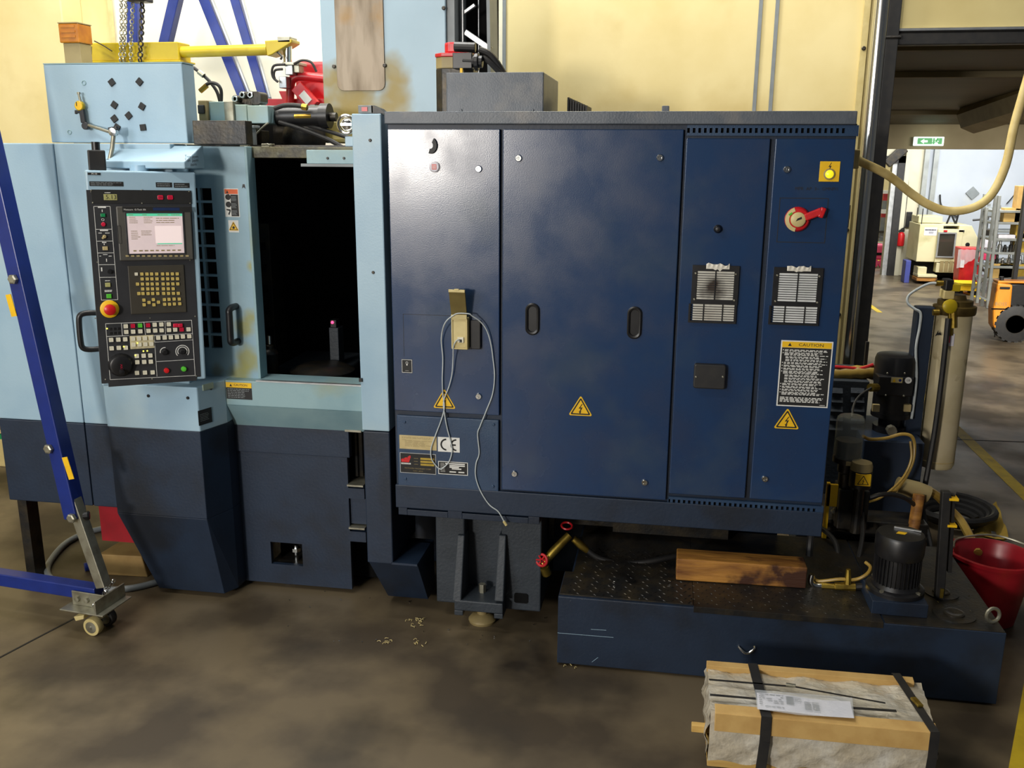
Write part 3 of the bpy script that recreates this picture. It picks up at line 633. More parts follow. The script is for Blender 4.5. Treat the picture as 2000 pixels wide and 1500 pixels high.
octo(r8, TT-.02, mz-.09, 'motor_body', 'darkmetal'); octo(r8, mz-.09, mz-.03, 'motor_band', 'taupe'); octo(r8*1.04, mz-.03, mz-.01, 'cap_rim', 'redp'); octo(r8*.6, mz-.01, mz+.05, 'cap', 'redp', .012)
g = M(); g.box(x.x+r8*.2, x.x+r8*1.2, 5.05, 5.14, mz-.10, mz-.02); g.ring([(x.x+.02, 5.1, mz+.015), (x.x+r8*1.3, 5.1, mz+.01)], .026, 12); g.ring([(x.x+r8*.7, 5.08, mz-.06), (x.x+r8*1.7, 5.08, mz-.065)], .032, 12); g.ring([(x.x+r8*1.3, 5.08, mz-.065), (x.x+r8*1.5, 5.08, mz-.065)], .045, 12); g.build('connector', 'black', t, .003)
M().box(x.x+r8*.62, x.x+r8*.75, 5.03, 5.05, mz-.17, mz-.10).build('tag', 'yellow', t)
g = M(); 
for dz, dx in ((0, 0), (-.04, .02)):
    g.tube([(x.x+r8*1.5+dx, 5.1, mz-.0+dz), (x.x+r8*2.1, 5.1, mz-.03+dz), (x.x+r8*2.7+dx, 5.14, mz-.12+dz), (x.x+r8*3.1+dx, 5.2, TT+.12), (x.x+r8*3.2+dx, 5.56, TT+.02)], .016)
g.build('motor_cable', 'rubber', t, smooth_=True)
# ============================================================ machining centre: enclosure, column, pedestal
mc = thing('machining_center', 'pale blue and navy machining centre with open dark work area left of the electrical cabinet', 'machine', (-2.3, 5.4, 0))
# oily paint of the door and of the tower foot: stains with a shape of their own
def sub(p, o): return tuple(Vector(p)-Vector(o.location))
K['door_oily'] = mat('oily_door_paint', (140, 170, 184), .42, c2=(126, 158, 174), sc=4, bump=.05)
for px, py, r_ in ((487, 700, .10), (492, 620, .06), (490, 520, .04), (470, 735, .09), (478, 640, .07)): stain(K['door_oily'], sub(Y(px, py, 4.87), mc), r_, (150, 146, 62), 9, .75)
stain(K['door_oily'], sub(Y(425, 725, 4.87), mc), .05, (128, 122, 74), 14, .6)
K['tower'] = mat('tower_paint', (156, 180, 194), .45, c2=(146, 170, 184), sc=2, bump=.05)
for px, py, r_ in ((640, 225, .26), (700, 225, .26), (750, 215, .22), (640, 160, .12), (768, 140, .13), (772, 185, .14), (690, 195, .22)): stain(K['tower'], sub(Y(px, py, 5.75), mc), r_, (138, 118, 44), 7, .85)
YL = 4.68
FL = front(YL)
zs = FL.p(120, 824)[1]; zb = FL.p(110, 983)[1]; ztop = FL.p(120, 280)[1]
xl = FL.p(30, 800)[0]; xs = FL.p(150, 700)[0]; xr = FL.p(440, 285)[0]
M().box(xl-.12, xs-.003, YL, YL+1.5, zs, ztop).build('side_panel', 'sky', mc, .006)
xdl = front(4.87).p(384, 500)[0]
M().box(xs+.003, xdl, YL, 4.86, zs, ztop).box(xs+.003, xdl-.36, 4.86, YL+1.5, zs, ztop).build('side_panel', 'sky', mc, .006)
M().box(xl-.12, xs-.003, YL, YL+1.5, zb, zs-.002).build('plinth_panel', 'navy_low', mc, .006)
M().box(xs+.003, xr-.3, YL, YL+1.5, zb, zs-.002).build('plinth_panel', 'navy_low', mc, .006)
M().box(xl-.10, xl-.04, YL+.04, YL+.14, 0, zb).build('end_leg', 'darkmetal', mc)
M().box(FL.p(170, 1010)[0], x0+.35 if False else FL.p(330, 1010)[0], YL+.12, YL+1.4, .27, zb).build('base_bed', 'bucket', mc)
M().box(FL.p(290, 1010)[0], FL.p(330, 1010)[0], YL+.85, YL+1.4, 0, .27).build('base_foot', 'dark', mc)
# pedestal under the console
YB = 4.6; FB = front(YB)
zS = FB.p(300, 838)[1]; zP = FB.p(390, 757)[1]; zC = FB.p(300, 1007)[1]
x0 = FB.p(208, 800)[0]; x1 = FB.p(387, 800)[0]
c = Z(443, 826, zS); cx, cy = c.x, c.y
top = Z(421, 747, zP)
def ped(za, zb_, e=0): return [(x0-e, YB-e), (x1+e, YB-e), (cx+e, cy), (cx, cy+.25), (x0-e, cy+.25)]
M().prism(ped(0, 0, .004), zS, zP).build('pedestal_upper', 'sky', mc, .006)
M().prism(ped(0, 0), zC, zS).build('pedestal_lower', 'navy_low', mc, .004)
q0 = Z(277, 1112, .03); 
P = ped(0, 0); Qb = [(x0+.16, YB+.10), (x1+.02, YB+.10), (cx, cy), (cx, cy+.25), (x0+.16, cy+.25)]
M().loft([(a, b, zC) for a, b in P], [(a, b, .035) for a, b in Qb]).build('pedestal_toe', 'navy_low', mc, .003)
M().loft([(a, b, .035) for a, b in [(x0+.2, YB+.2), (x1, YB+.2), (cx-.1, cy+.1), (x0+.3, cy+.2)]], [(a, b, 0) for a, b in [(x0+.2, YB+.2), (x1, YB+.2), (cx-.1, cy+.1), (x0+.3, cy+.2)]]).build('pedestal_foot', 'dark', mc)
ang = math.atan2(cy-YB, cx-x1); FS = Fr((x1, YB, 0), (math.cos(ang), math.sin(ang), 0), (0, 0, 1), (math.sin(ang), -math.cos(ang), 0))
u0, v0 = FS.p(386, 836, .004); u1, v1 = FS.p(412, 795, .004); M(FS).box(u0+.01, u1, v0+.01, v1, .004, .007).build('picture_label', 'ink', mc)
g = M(FS); g.dashes(u0+.02, v0+.03, u1-.01, v1-.02, 5, .008, .3, .05, .3); g.build('label_print', 'grey', mc)
for px, py in ((290, 773), (367, 777)): screwhead(FB, *FB.p(px, py, .004), .009, mc, 'black', 'screw', .004)
for px, py in ((397, 757), (410, 751), (412, 759)): screwhead(FS, *FS.p(px, py, .004), .008, mc, 'darkmetal', 'screw', .004)
M(FS).box(FS.p(395, 760, .004)[0], FS.p(416, 760, .004)[0], FS.p(400, 762, .004)[1], FS.p(400, 750, .004)[1], .004, .012).build('bracket', 'skyd', mc, .002)
# recess front under the work area
YR = 4.9; FR = front(YR)
xc0 = FR.p(703, 900)[0]+.02; xa = cx-.02; zr0 = .03; zr1 = FR.p(560, 832)[1]
u0, v0, u1, v1 = R(FR, 528, 1058, 592, 1106)
xr2 = FR.p(678, 900)[0]
M(FR).lattice([xa, u0, u1, xr2], [zr0, v0, v1, zr1-.17], {(1, 1)}, -.03, 0).build('kick_panel', 'navy_low', mc)
M(FR).box(xa, xr2+.02, zr1-.17, zr1, -.03, .012).build('kick_panel_band', 'navy_low', mc, .003)
M().box(u0-.05, u1+.05, YR+.25, YR+.3, v0-.1, v1+.1).build('pocket_back', 'dark', mc)
g = M(); g.cyl(((u0+u1)/2+.02, YR+.1, v0-.01), ((u0+u1)/2+.02, YR+.1, v0+.09), .014, n=10); g.lathe([(.028, 0), (.028, .022)], ((u0+u1)/2+.02, YR+.1, v0+.05), (0, 0, 1), 6); g.build('levelling_bolt', 'chrome', mc)
M().box(u0-.02, u1+.02, YR+.03, YR+.22, v0-.03, v0-.008).build('pocket_floor', 'darkmetal', mc)
for px in (562,): 
    a = Z(px, 1141, 0); M().lathe([(.085, 0), (.085, .03), (.05, .04)], (a.x, a.y+.08, 0), (0, 0, 1), 18).build('levelling_foot', 'rubber', mc)
# rails seen in the gap beside the column
M().box(xr2-.35, xc0+.1, YR+.20, YR+.24, .02, zr1).build('gap_back', 'dark', mc)
for py, h in ((838, .012), (945, .010), (1028, .010)):
    z = FR.p(688, py)[1]; M().box(xr2, xc0, YR-.02, YR+.2, z-h, z).build('gap_shelf', 'zinc', mc)
for py in (960, 1044):
    z = FR.p(690, py)[1]; M().box(xr2+.0, xc0, YR, YR+.05, z-.045, z+.02).build('gap_bracket', 'navy_low', mc); 
M().box(xr2+.004, xc0, YR+.02, YR+.05, FR.p(690, 1025)[1], FR.p(690, 975)[1]).build('gap_cover', 'navy_low', mc)
for px in (684, 694): M().ring([(FR.p(px, 880)[0], YR+.1, FR.p(px, 940)[1]), (FR.p(px, 880)[0], YR+.1, zr1-.03)], .014, 8).build('gap_rod', 'darkmetal', mc, smooth_=True)
# sill
YS = 4.80; FSl = front(YS)
zs0 = FSl.p(560, 797)[1]; zs1 = FSl.p(560, 748)[1]
xsl = FSl.p(421, 770)[0]; xsr = FSl.p(706, 770)[0]+.05
M().box(xsl, xsr, YS, YR+.1, zs0, zs1).build('sill', 'skyd', mc, .005)
M().prism([(YS, zs0), (YR+.02, zs0), (YR+.02, zr1-.005), (YR-.012, zr1-.005)], xsl+.03, xsr, 0).build('sill_underside', 'skyd', mc)
M().box(FSl.p(500, 745)[0], xsr, YS-.004, YS+.02, zs1, zs1+.008).build('sill_rail', 'alu', mc)
# column beside the cabinet
YP = 4.62; FP = front(YP)
xp0 = FP.p(699, 600)[0]; xp1 = FP.p(754, 600)[0]; zp0 = FP.p(730, 843)[1]; zp1 = FP.p(720, 222)[1]; zp2 = FP.p(735, 1100)[1]
M().box(xp0, xp1, YP, YR+.2, zp0+.004, zp1).build('corner_post', 'sky', mc, .006)
M().box(xp0+.004, xp1, YP, YR+.2, zp2, zp0).build('corner_post_base', 'navy_low', mc, .006)
M().loft([(xp0+.01, YP+.01, zp2), (xp1+.14, YP+.01, zp2), (xp1+.14, YR+.1, zp2), (xp0+.01, YR+.1, zp2)], [(xp0+.05, YP+.22, .04), (xp1+.14, YP+.22, .04), (xp1+.14, YR+.1, .04), (xp0+.05, YR+.1, .04)]).build('post_toe', 'navy_low', mc)
M().box(xp1-.01, xp1+.14, YP+.0, YP+.3, zp2, zp2+.012).build('post_step', 'navy_low', mc)
for px, py in ((723, 274), (729, 532)): screwhead(FP, *FP.p(px, py), .008, mc, 'darkmetal', 'screw')
M(FP).box(FP.p(702, 740)[0], FP.p(708, 740)[0], FP.p(702, 745)[1], FP.p(702, 738)[1], 0, .01).build('stop', 'black', mc)
# cap bracket on top of the post
a = FP.p(697, 221); b = FP.p(738, 205)
g = M(FP); g.box(a[0], a[0]+.08, a[1], b[1], -.08, -.02); g.build('post_cap_bracket', 'grey', mc, .003)
g = M(FP); g.loft([(a[0]+.07, a[1], -.02), (b[0]+.03, a[1], -.02), (b[0], b[1]-.015, -.02), (a[0]+.07, b[1], -.02)], [(a[0]+.07, a[1], -.1), (b[0]+.03, a[1], -.1), (b[0], b[1]-.015, -.1), (a[0]+.07, b[1], -.1)]); g.build('post_cap_wedge', 'darkmetal', mc)
M(FP).box(a[0]+.02, a[0]+.05, a[1]+.01, a[1]+.03, -.02, -.016).build('cap_label', 'redp', mc)
u, v = FP.p(676, 243, -.1)
g = M(FP); g.torus((u, v, -.10), (0, 0, 1), .045, .008, 24, 8); g.lathe([(.034, 0), (.034, .02), (.02, .03), (0, .03)], (u, v, -.13), (0, 0, 1), 18); g.box(u-.03, u+.03, v-.006, v+.006, -.11, -.095); g.build('pressure_gauge', 'chrome', mc, smooth_=True)
M(FP).box(u-.01, u+.08, v-.11, v-.06, -.16, -.1).build('gauge_bracket', 'sky', mc, .004)
# sliding door pushed left, with its grid of square holes
YD = 4.87; FD = front(YD)
xd0 = FD.p(384, 500)[0]; xd1 = FD.p(494, 500)[0]; zd0 = zs1; zd1 = FD.p(440, 286)[1]
hu = [FD.p(x, 510)[0] for x in (386, 394, 400, 421)]; 
us = [xd0-.15, FD.p(381, 510)[0], FD.p(396, 510)[0], FD.p(400.5, 510)[0], FD.p(422.5, 510)[0], xd1]
rows = []; y = 367.5
for i in range(11): rows.append((y, y+24.3)); y += 28.75
vs = [zd0]+sorted([FD.p(405, a)[1] for r_ in rows for a in r_])+[zd1]
holes = {(i, 1+2*j) for i in (1, 3) for j in range(11)}
dr = M(FD).lattice(us, vs, holes, -.035, 0).build('sliding_door', K['door_oily'] if 'door_oily' in K else 'skyd', mc)
M(FD).box(us[1]-.02, us[4]+.02, vs[1]-.02, vs[-2]+.02, -.05, -.03).build('hole_backing', 'dark', dr)
M(FD).box(xd1-.012, xd1+.004, zd0, zd1, -.09, .004).build('door_edge', 'skyd', dr, .003)
# door handle
def bow(fr, x0, y0, x1, y1, out, r, par, d=0):
    a = fr.p(x0, y0, d); b = fr.p(x1, y1, d); g = M(fr)
    g.ring(smooth([(a[0], a[1], d), (a[0], a[1], d+out*.6), (a[0], a[1]-(a[1]-b[1])*.06, d+out*.97), (a[0], a[1]-(a[1]-b[1])*.2, d+out), (b[0], b[1]+(a[1]-b[1])*.2, d+out), (b[0], b[1]+(a[1]-b[1])*.06, d+out*.97), (b[0], b[1], d+out*.6), (b[0], b[1], d)], 4), r, 12)
    return g.build('handle', 'black', par, smooth_=True)
bow(FD, 461, 598, 465, 666, .09, .019, dr)
# stickers on the door
u0, v0, u1, v1 = R(FD, 437, 368, 469, 424)
M(FD).box(u0, u1, v0, v1, 0, .0015).build('warning_label', 'white', dr)
H = v1-v0; W = u1-u0
M(FD).box(u0+.004, u1-.004, v1-H*.19, v1-.004, .0015, .002).build('warning_header', 'orange', dr)
M(FD).box(u0+W*.43, u1-.004, v0+.004, v1-H*.21, .0015, .002).build('warning_field', 'ink', dr)
g = M(FD); 
for k in range(3): g.dashes(u0+W*.47, v0+H*(.06+.25*k), u0+W*.86, v0+H*(.24+.25*k), 4, .0025, .4, .1, .4)
g.build('warning_print', 'grey', dr)
g = M(FD)
for k, (ex) in enumerate((.70, .44)):
    g.lathe([(.016, 0), (0, .0004)], (u0+W*.26, v0+H*(ex), .002), (0, 0, 1), 14); g.box(u0+W*.26, u0+W*.36, v0+H*ex-.016, v0+H*ex+.016, .0015, .0022)
g.quad([(u0+W*.1, v0+H*.28), (u0+W*.38, v0+H*.27), (u0+W*.40, v0+H*.22), (u0+W*.28, v0+H*.06), (u0+W*.2, v0+H*.10), (u0+W*.30, v0+H*.21), (u0+W*.1, v0+H*.24)], .0022)
g.quad([(u0+.012, v1-H*.17), (u0+.028, v1-H*.17), (u0+.020, v1-H*.06)], .0025); g.build('warning_pictogram', 'ink', dr)
u0, v0, u1, v1 = R(FD, 446, 430, 467, 454); M(FD).box(u0, u1, v0, v1, 0, .0012).build('laser_label', 'white', dr); triangle(dr, FD, (u0+u1)/2, (v0+v1)/2, .05, False, .0022)
g = M(FD); u, v = FD.p(477, 364); g.quad([(u-.014, v-.012), (u-.007, v-.006), (u, v-.006), (u+.007, v-.014), (u+.004, v+.012), (u-.008, v+.012)], .001); g.build('scuff', 'darkmetal', dr)
# caution label on the sill
u0, v0, u1, v1 = R(FSl, 441, 746, 493, 781)
M(FSl).box(u0, u1, v0, v1, 0, .0015).build('caution_label', 'ink', mc); M(FSl).box(u0, u1, v1-.030, v1, .0015, .002).build('caution_header', 'yellow', mc)
text(FSl, (u0+u1)/2+.012, v1-.015, .013, 'CAUTION', 'ink', mc, .0025); M(FSl).quad([(u0+.022, v1-.024), (u0+.038, v1-.024), (u0+.030, v1-.008)], .0025).build('warning_mark', 'ink', mc)
g = M(FSl); g.dashes(u0+.008, v0+.006, u1-.008, v1-.034, 6, .0022, .4, .04, .16); g.build('caution_print', 'grey', mc)
# work area: real cavity behind the opening
xi0 = FD.p(385, 500)[0]-.30; xi1 = xp0+.3; yb_ = 6.15; zi0 = zs1-.25; zi1 = zd1-.02
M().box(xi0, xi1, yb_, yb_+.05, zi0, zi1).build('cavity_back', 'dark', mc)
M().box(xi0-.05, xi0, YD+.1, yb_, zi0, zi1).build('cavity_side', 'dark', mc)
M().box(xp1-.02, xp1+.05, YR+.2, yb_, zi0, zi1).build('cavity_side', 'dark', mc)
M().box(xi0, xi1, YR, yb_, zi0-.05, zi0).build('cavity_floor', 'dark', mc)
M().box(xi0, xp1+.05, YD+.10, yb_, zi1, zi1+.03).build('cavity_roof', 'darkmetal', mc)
def cav(px, py, yy): return Y(px, py, yy)
g = M(); a = cav(500, 436, 5.7); b = cav(543, 760, 5.7); g.box(a.x, b.x, 5.7, 5.9, zi0, a.z); g.build('tool_carrier', 'darkmetal', mc, .004)
for k in range(7):
    z = a.z-.12-.14*k; M().box(a.x+.03, b.x-.03, 5.68, 5.70, z-.05, z).build('carrier_slot', 'dark', mc)
a = cav(526, 690, 5.2)
M().lathe([(.05, zi0-a.z), (.05, -.02), (.055, .0), (.045, .02), (.028, .03), (.028, .05), (.018, .055), (.018, .10)], a, (0, 0, 1), 20).build('tool_probe', 'darkmetal', mc, smooth_=True)
M().lathe([(.019, .06), (.019, .11), (.012, .115)], a, (0, 0, 1), 14).build('probe_tip', 'chrome', mc, smooth_=True)
a = cav(642, 640, 5.5); b = cav(664, 740, 5.5); M().box(a.x, b.x, 5.5, 5.6, zi0, a.z).build('setter_post', 'iron', mc, .004)
M().box(a.x+.01, b.x-.01, 5.5, 5.56, a.z, a.z+.05).build('setter_head', 'black', mc, .004)
M().lathe([(.010, 0), (.008, .008), (0, .01)], (b.x-.035, 5.5, a.z+.035), (0, -1, 0), 10).build('setter_led', 'ledr', mc)
a = cav(560, 705, 5.6); b = cav(692, 705, 5.6); M().box(a.x, b.x, 5.45, 5.95, zi0, a.z).build('pallet_table', 'iron', mc, .01)
a = cav(630, 722, 5.3); M().lathe([(.20, 0), (.20, .06), (.14, .09), (0, .09)], (a.x, 5.3, a.z-.06), (0, 0, 1), 24).build('fixture_disc', 'darkmetal', mc, smooth_=True)
# rails above the opening
F2 = front(4.95)
g = M(); a = F2.p(490, 293); b = F2.p(700, 296); g.box(xd1-.02, xp0+.02, 4.93, 5.02, zd1-.06, zd1-.0); g.build('header_rail', 'darkgrease', mc, .003)
g = M(); a = F2.p(610, 293); b = F2.p(694, 320); g.box(a[0], xp0+.03, 4.86, 4.93, b[1], a[1]); g.build('header_slide', 'skyd', mc, .003)
for px in (640, 672): screwhead(front(4.86), *front(4.86).p(px, 309), .007, mc, 'darkmetal', 'screw')
M().box(a[0]-.03, xp0+.02, 4.85, 4.87, b[1]-.015, b[1]).build('header_strip', 'grey', mc)
g = M(F2); 
for px in (478, 520):
    u, v = F2.p(px, 285); g.box(u-.03, u+.03, v-.02, v+.012, -.05, 0); g.lathe([(.014, 0), (.014, .012)], (u+.01, v, 0), (0, 0, 1), 12)
g.build('roller_bracket', 'zinc', mc, .003)
a = F2.p(482, 285); g = M(F2); g.box(a[0]-.01, a[0]+.035, a[1], a[1]+.10, -.06, -.045); g.box(a[0]-.05, a[0]+.04, a[1]+.095, a[1]+.11, -.10, -.02); g.build('angle_bracket', 'grey', mc, .003)
# box above, hood over console
YT = 4.72; FT = front(YT)
a = FT.p(86, 126); b = FT.p(361, 278); xT0 = FT.p(92, 200)[0]; xT1 = FT.p(361, 200)[0]; k = (FT.p(384, 200)[0])
yT2 = YT*xT1/k
M().box(xT0, xT1, YT, yT2, b[1]-.004, a[1]).build('top_cover', 'sky', mc, .006)
M().box(xT0, xT1+.002, YT, yT2, a[1], a[1]+.006).build('cover_lid', 'skyd', mc)
g = M(FT)
for px, py in ((164, 162), (136, 258)): g.torus((*FT.p(px, py), .0005), (0, 0, 1), .011, .003, 14, 6)
g.build('hole_plug', 'skyd', mc)
ha = FT.p(186, 284); hb = FT.p(360, 284); YH = 4.53; FH = front(YH)
hc = FH.p(176, 318); hd = FH.p(360, 330)
pt = [(YT+.02, ha[1]), (YT, ha[1]), (YH, FH.p(270, 315)[1]), (YH, hd[1]), (YT+.02, hd[1])]
hx0 = FH.p(178, 320)[0]; hx1 = FH.p(361, 320)[0]; hx2 = hx1
M().prism(pt, hx0, hx1, 0).build('console_hood', 'sky', mc, .006)
ysd = YH*hx1/FH.p(394, 320)[0]
FHs = Fr((hx1+.001, YH, 0), (0, 1, 0), (0, 0, 1), (1, 0, 0))
for s_, px, py in (('Ton  ppm', 374, 306), ('Ton  ppm', 374, 313), ('ppm', 378, 321)):
    u, v = FHs.p(px, py); text(FHs, u, v, .016, s_, 'ink', mc, .001, 'handwriting', sx=1.6)
# handle at the pendant's left is on the pendant; arm block behind the pendant
# ------------------------------------------------------------ tower behind
YW = 5.75; FW_ = front(YW)
u0, v1 = FW_.p(624, 0)[0], 4.6; u1 = FW_.p(871, 100)[0]
tower = M().box(u0, u1, YW, YW+.3, zd1+.03, v1).build('tower', 'tower' if 'tower' in K else 'sky', mc, .006)
r0 = R(FW_, 651, -60, 753, 177)
M(FW_).rrect(r0[0], r0[1], r0[2], r0[3], .04, 0, .008).build('access_plate', 'steel', mc, .002)
for px, py in ((867, 16), (653, 130), (752, 128)): screwhead(FW_, *FW_.p(px, py), .012, mc, 'darkmetal', 'screw', .004)
M().box(u1+.004, u1+.05, YW+.02, YW+.55, 2.65, v1).build('tower_edge', 'grey', mc)
x0_ = FW_.p(884, 60)[0]; x1_ = FW_.p(957, 60)[0]
M().box(x0_, x1_-.02, YW+.35, YW+.40, 2.2, v1).build('carrier_back', 'dark', mc)
M().loft([(x1_-.06, YW+.1, v1), (x1_-.04, YW+.1, v1), (x1_-.04, YW+.35, v1), (x1_-.06, YW+.35, v1)], [(x1_-.02, YW+.1, 2.2), (x1_, YW+.1, 2.2), (x1_, YW+.35, 2.2), (x1_-.02, YW+.35, 2.2)]).build('carrier_side', 'grey', mc)
g = M(); q = FW_.p(893, 60)[0]; g.box(q, q+.012, YW+.12, YW+.16, 2.6, v1)
a = FW_.p(920, 0); g.box(a[0], a[0]+.008, YW+.2, YW+.22, 2.6, v1)
a = FW_.p(898, 56); b = FW_.p(950, 92); g.bar((a[0], YW+.15, a[1]), (b[0], YW+.15, b[1]), .03, .035, (0, 0, 1))
a = FW_.p(893, 20); b = FW_.p(918, 2); g.bar((a[0], YW+.15, a[1]), (b[0], YW+.15, b[1]), .03, .02, (0, 0, 1)); g.build('carrier_frame', 'alu', mc, .003)
# greasy lower column, and slide machinery between box and tower
FG = front(5.5); r1 = R(FG, 530, 236, 692, 300)
M().box(r1[0], r1[2]+.3, 5.55, 5.73, zd1+.03, FG.p(600, 232)[1]).build('column_foot', 'grease', mc, .02)
M().box(FG.p(612, 230)[0], FG.p(622, 230)[0], 5.45, 5.54, zd1+.03, FG.p(600, 205)[1]).build('column_key', 'grey', mc)
FQ = front(5.1)
def qb(x0, y0, x1, y1, d0, d1, nm, m, bev=.004):
    a = FQ.p(x0, y0); b = FQ.p(x1, y1); return M(FQ).box(a[0], b[0], b[1], a[1], -d1, -d0).build(nm, m, mc, bev)
M().box(FQ.p(384, 250)[0]-.1, FQ.p(540, 250)[0], 5.62, 5.66, zd1, FQ.p(450, 203)[1]).build('rear_guard', 'dark', mc)
qb(440, 240, 540, 284, -.38, -.30, 'rear_plate', 'darkmetal')
qb(386, 196, 407, 236, 0, .25, 'valve_block', 'taupe'); qb(387, 205, 401, 222, -.012, 0, 'valve_port', 'ink')
qb(402, 198, 444, 244, .02, .35, 'slide_block', 'skyd'); qb(438, 198, 460, 252, -.01, .30, 'slide_plate', 'zinc')
qb(456, 204, 482, 240, .01, .3, 'slide_block', 'skyd'); qb(482, 206, 525, 241, 0, .3, 'slide_block', 'skyd')
a = FQ.p(525, 224); b = FQ.p(612, 232); z_ = -.13
M(FQ).ring([(a[0], a[1]-.004, z_), (b[0], b[1]+.02, z_)], .058, 18).build('feed_cylinder', 'black', mc, smooth_=True)
M(FQ).ring([(b[0], b[1]+.02, z_), (b[0]+.05, b[1]+.02, z_)], .07, 18).build('cylinder_cap', 'black', mc, smooth_=True)
M(FQ).ring([(b[0]+.05, b[1]+.015, z_), (b[0]+.09, b[1]+.015, z_)], .025, 12).build('cylinder_rod', 'darkmetal', mc, smooth_=True)
M(FQ).ring([(a[0]+.12, a[1]-.006, z_+.045), (a[0]+.22, a[1]-.004, z_+.045)], .016, 8).build('cylinder_label', 'brass', mc)
g = M(FQ)
for px, py in ((464, 184), (480, 184), (450, 192)):
    u, v = FQ.p(px, py); g.lathe([(.019, 0), (.021, .09), (.012, .095), (0, .07)], (u, v, -.15), (0, 0, 1), 14)
u, v = FQ.p(490, 190); g.rrect(u-.03, v-.035, u+.03, v+.035, .02, -.16, -.06); u, v = FQ.p(470, 195); g.rrect(u-.05, v-.03, u+.02, v+.02, .01, -.2, -.1); g.build('valve_manifold', 'darkmetal', mc, .003, True)
g = M(FQ)
for px, py in ((464, 184), (480, 184), (450, 192)):
    u, v = FQ.p(px, py); g.torus((u, v, -.056), (0, 0, 1), .013, .005, 14, 6)
g.build('valve_ring', 'chrome', mc, smooth_=True)
def hose(pts, r, fr, m, nm, d=-.1, par=mc): 
    g = M(fr); g.tube([(*fr.p(x, y, d), d) for x, y in pts], r); return g.build(nm, m, par, smooth_=True)
hose([(378, 132), (396, 146), (412, 162), (424, 180), (430, 200)], .010, FQ, 'rubber', 'hydraulic_hose'); hose([(391, 178), (402, 166), (414, 162), (426, 166), (432, 178), (432, 200)], .010, FQ, 'rubber', 'hydraulic_hose', -.06)
hose([(388, 140), (398, 148)], .015, FQ, 'zinc', 'hose_fitting', -.09); hose([(391, 178), (404, 167)], .015, FQ, 'brass', 'hose_fitting', -.055)
hose([(536, 212), (556, 206), (578, 206), (596, 209)], .013, FQ, 'rubber', 'hydraulic_hose', -.05); hose([(590, 208), (600, 210)], .018, FQ, 'brass', 'hose_fitting', -.05)
hose([(545, 238), (590, 252), (640, 272), (672, 290)], .013, FQ, 'rubber', 'hydraulic_hose', -.08); hose([(600, 244), (640, 256), (690, 272)], .011, FQ, 'rubber', 'hydraulic_hose', -.12)
hose([(500, 262), (516, 246), (524, 240)], .006, FQ, 'zinc', 'oil_pipe', .0); hose([(456, 250), (480, 246)], .006, FQ, 'chrome', 'oil_pipe', .02)
qb(390, 244, 446, 258, .05, .4, 'slide_rail', 'grey'); qb(409, 252, 470, 284, .1, .4, 'cover_flap', 'darkmetal')
M().box(FQ.p(388, 250)[0], xd1+.02, 5.15, 5.5, FQ.p(430, 282)[1]-.03, FQ.p(430, 282)[1]-.01).build('cover_deck', 'skyd', mc)
g = M(FQ); u, v = FQ.p(545, 268); g.lathe([(.12, 0), (.14, .03), (.11, .07), (.07, .09), (0, .09)], (u, v, -.4), (0, 0, 1), 22); g.box(u-.2, u+.05, v-.03, v+.09, -.45, -.38); g.build('spindle_drive', 'darkmetal', mc, smooth_=True)
# ------------------------------------------------------------ base casting under the cabinet
YG = 4.68; FGc = front(YG)
a = FGc.p(848, 1180); b = FGc.p(1056, 1200); zc1 = .68
g = M(); g.box(FGc.p(850, 1100)[0], FGc.p(906, 1100)[0], YG+.02, YG+.6, FGc.p(870, 1180)[1], zc1); g.box(FGc.p(978, 1100)[0], FGc.p(1056, 1100)[0], YG+.02, YG+.6, FGc.p(1020, 1196)[1], zc1); g.box(FGc.p(896, 1100)[0], FGc.p(985, 1100)[0], YG+.12, YG+.6, .06, zc1); g.build('base_casting', 'iron', mc, .008)
for xt, xb in ((905, 889), (986, 971)):
    t_ = FGc.p(xt, 1046); b_ = front(YG-.06).p(xb, 1170); wd = .034
    M().loft([(t_[0]-wd, YG-.0, t_[1]), (t_[0]+wd*.2, YG-.0, t_[1]), (t_[0]+wd*.2, YG+.14, t_[1]), (t_[0]-wd, YG+.14, t_[1])], [(b_[0]-wd*.3, YG-.09, b_[1]), (b_[0]+wd*1.2, YG-.09, b_[1]), (b_[0]+wd*1.2, YG+.14, b_[1]), (b_[0]-wd*.3, YG+.14, b_[1])]).build('casting_rib', 'iron', mc, .006)
Ff = front(YG-.09); r_ = R(Ff, 887, 1172, 982, 1200)
M().box(r_[0], r_[2], YG-.09, YG+.2, r_[1], r_[3]).build('foot_block', 'iron', mc, .006)
M().box(r_[0], r_[0]+.05, YG-.09, YG+.2, r_[1]-.03, r_[1]).box(r_[2]-.05, r_[2], YG-.09, YG+.2, r_[1]-.03, r_[1]).build('foot_toe', 'iron', mc, .004)
a = Z(938, 1222, 0); M().lathe([(.075, 0), (.08, .015), (.06, .04), (.03, .05), (.03, .1)], (a.x, a.y+.06, 0), (0, 0, 1), 18).build('foot_pad', 'taupe', mc, smooth_=True)
g = M(); g.lathe([(.02, 0), (.02, .05)], (a.x, a.y+.06, r_[3]), (0, 0, 1), 6); g.build('foot_bolt', 'zinc', mc)
u, v = FGc.p(1018, 1168, -.02); M(FGc).rrect(u-.04, v-.03, u+.04, v+.03, .012, -.02, -.016).build('casting_hole', 'dark', mc)
M().box(FGc.p(560, 1000)[0], R0-.1, 5.40, 5.6, .02, .72).build('bed_side', 'navy_low', mc)
M().box(FGc.p(1056, 1000)[0], FGc.p(1190, 1000)[0], 5.2, 5.38, .43, .72).build('bed_cover', 'darkmetal', mc)
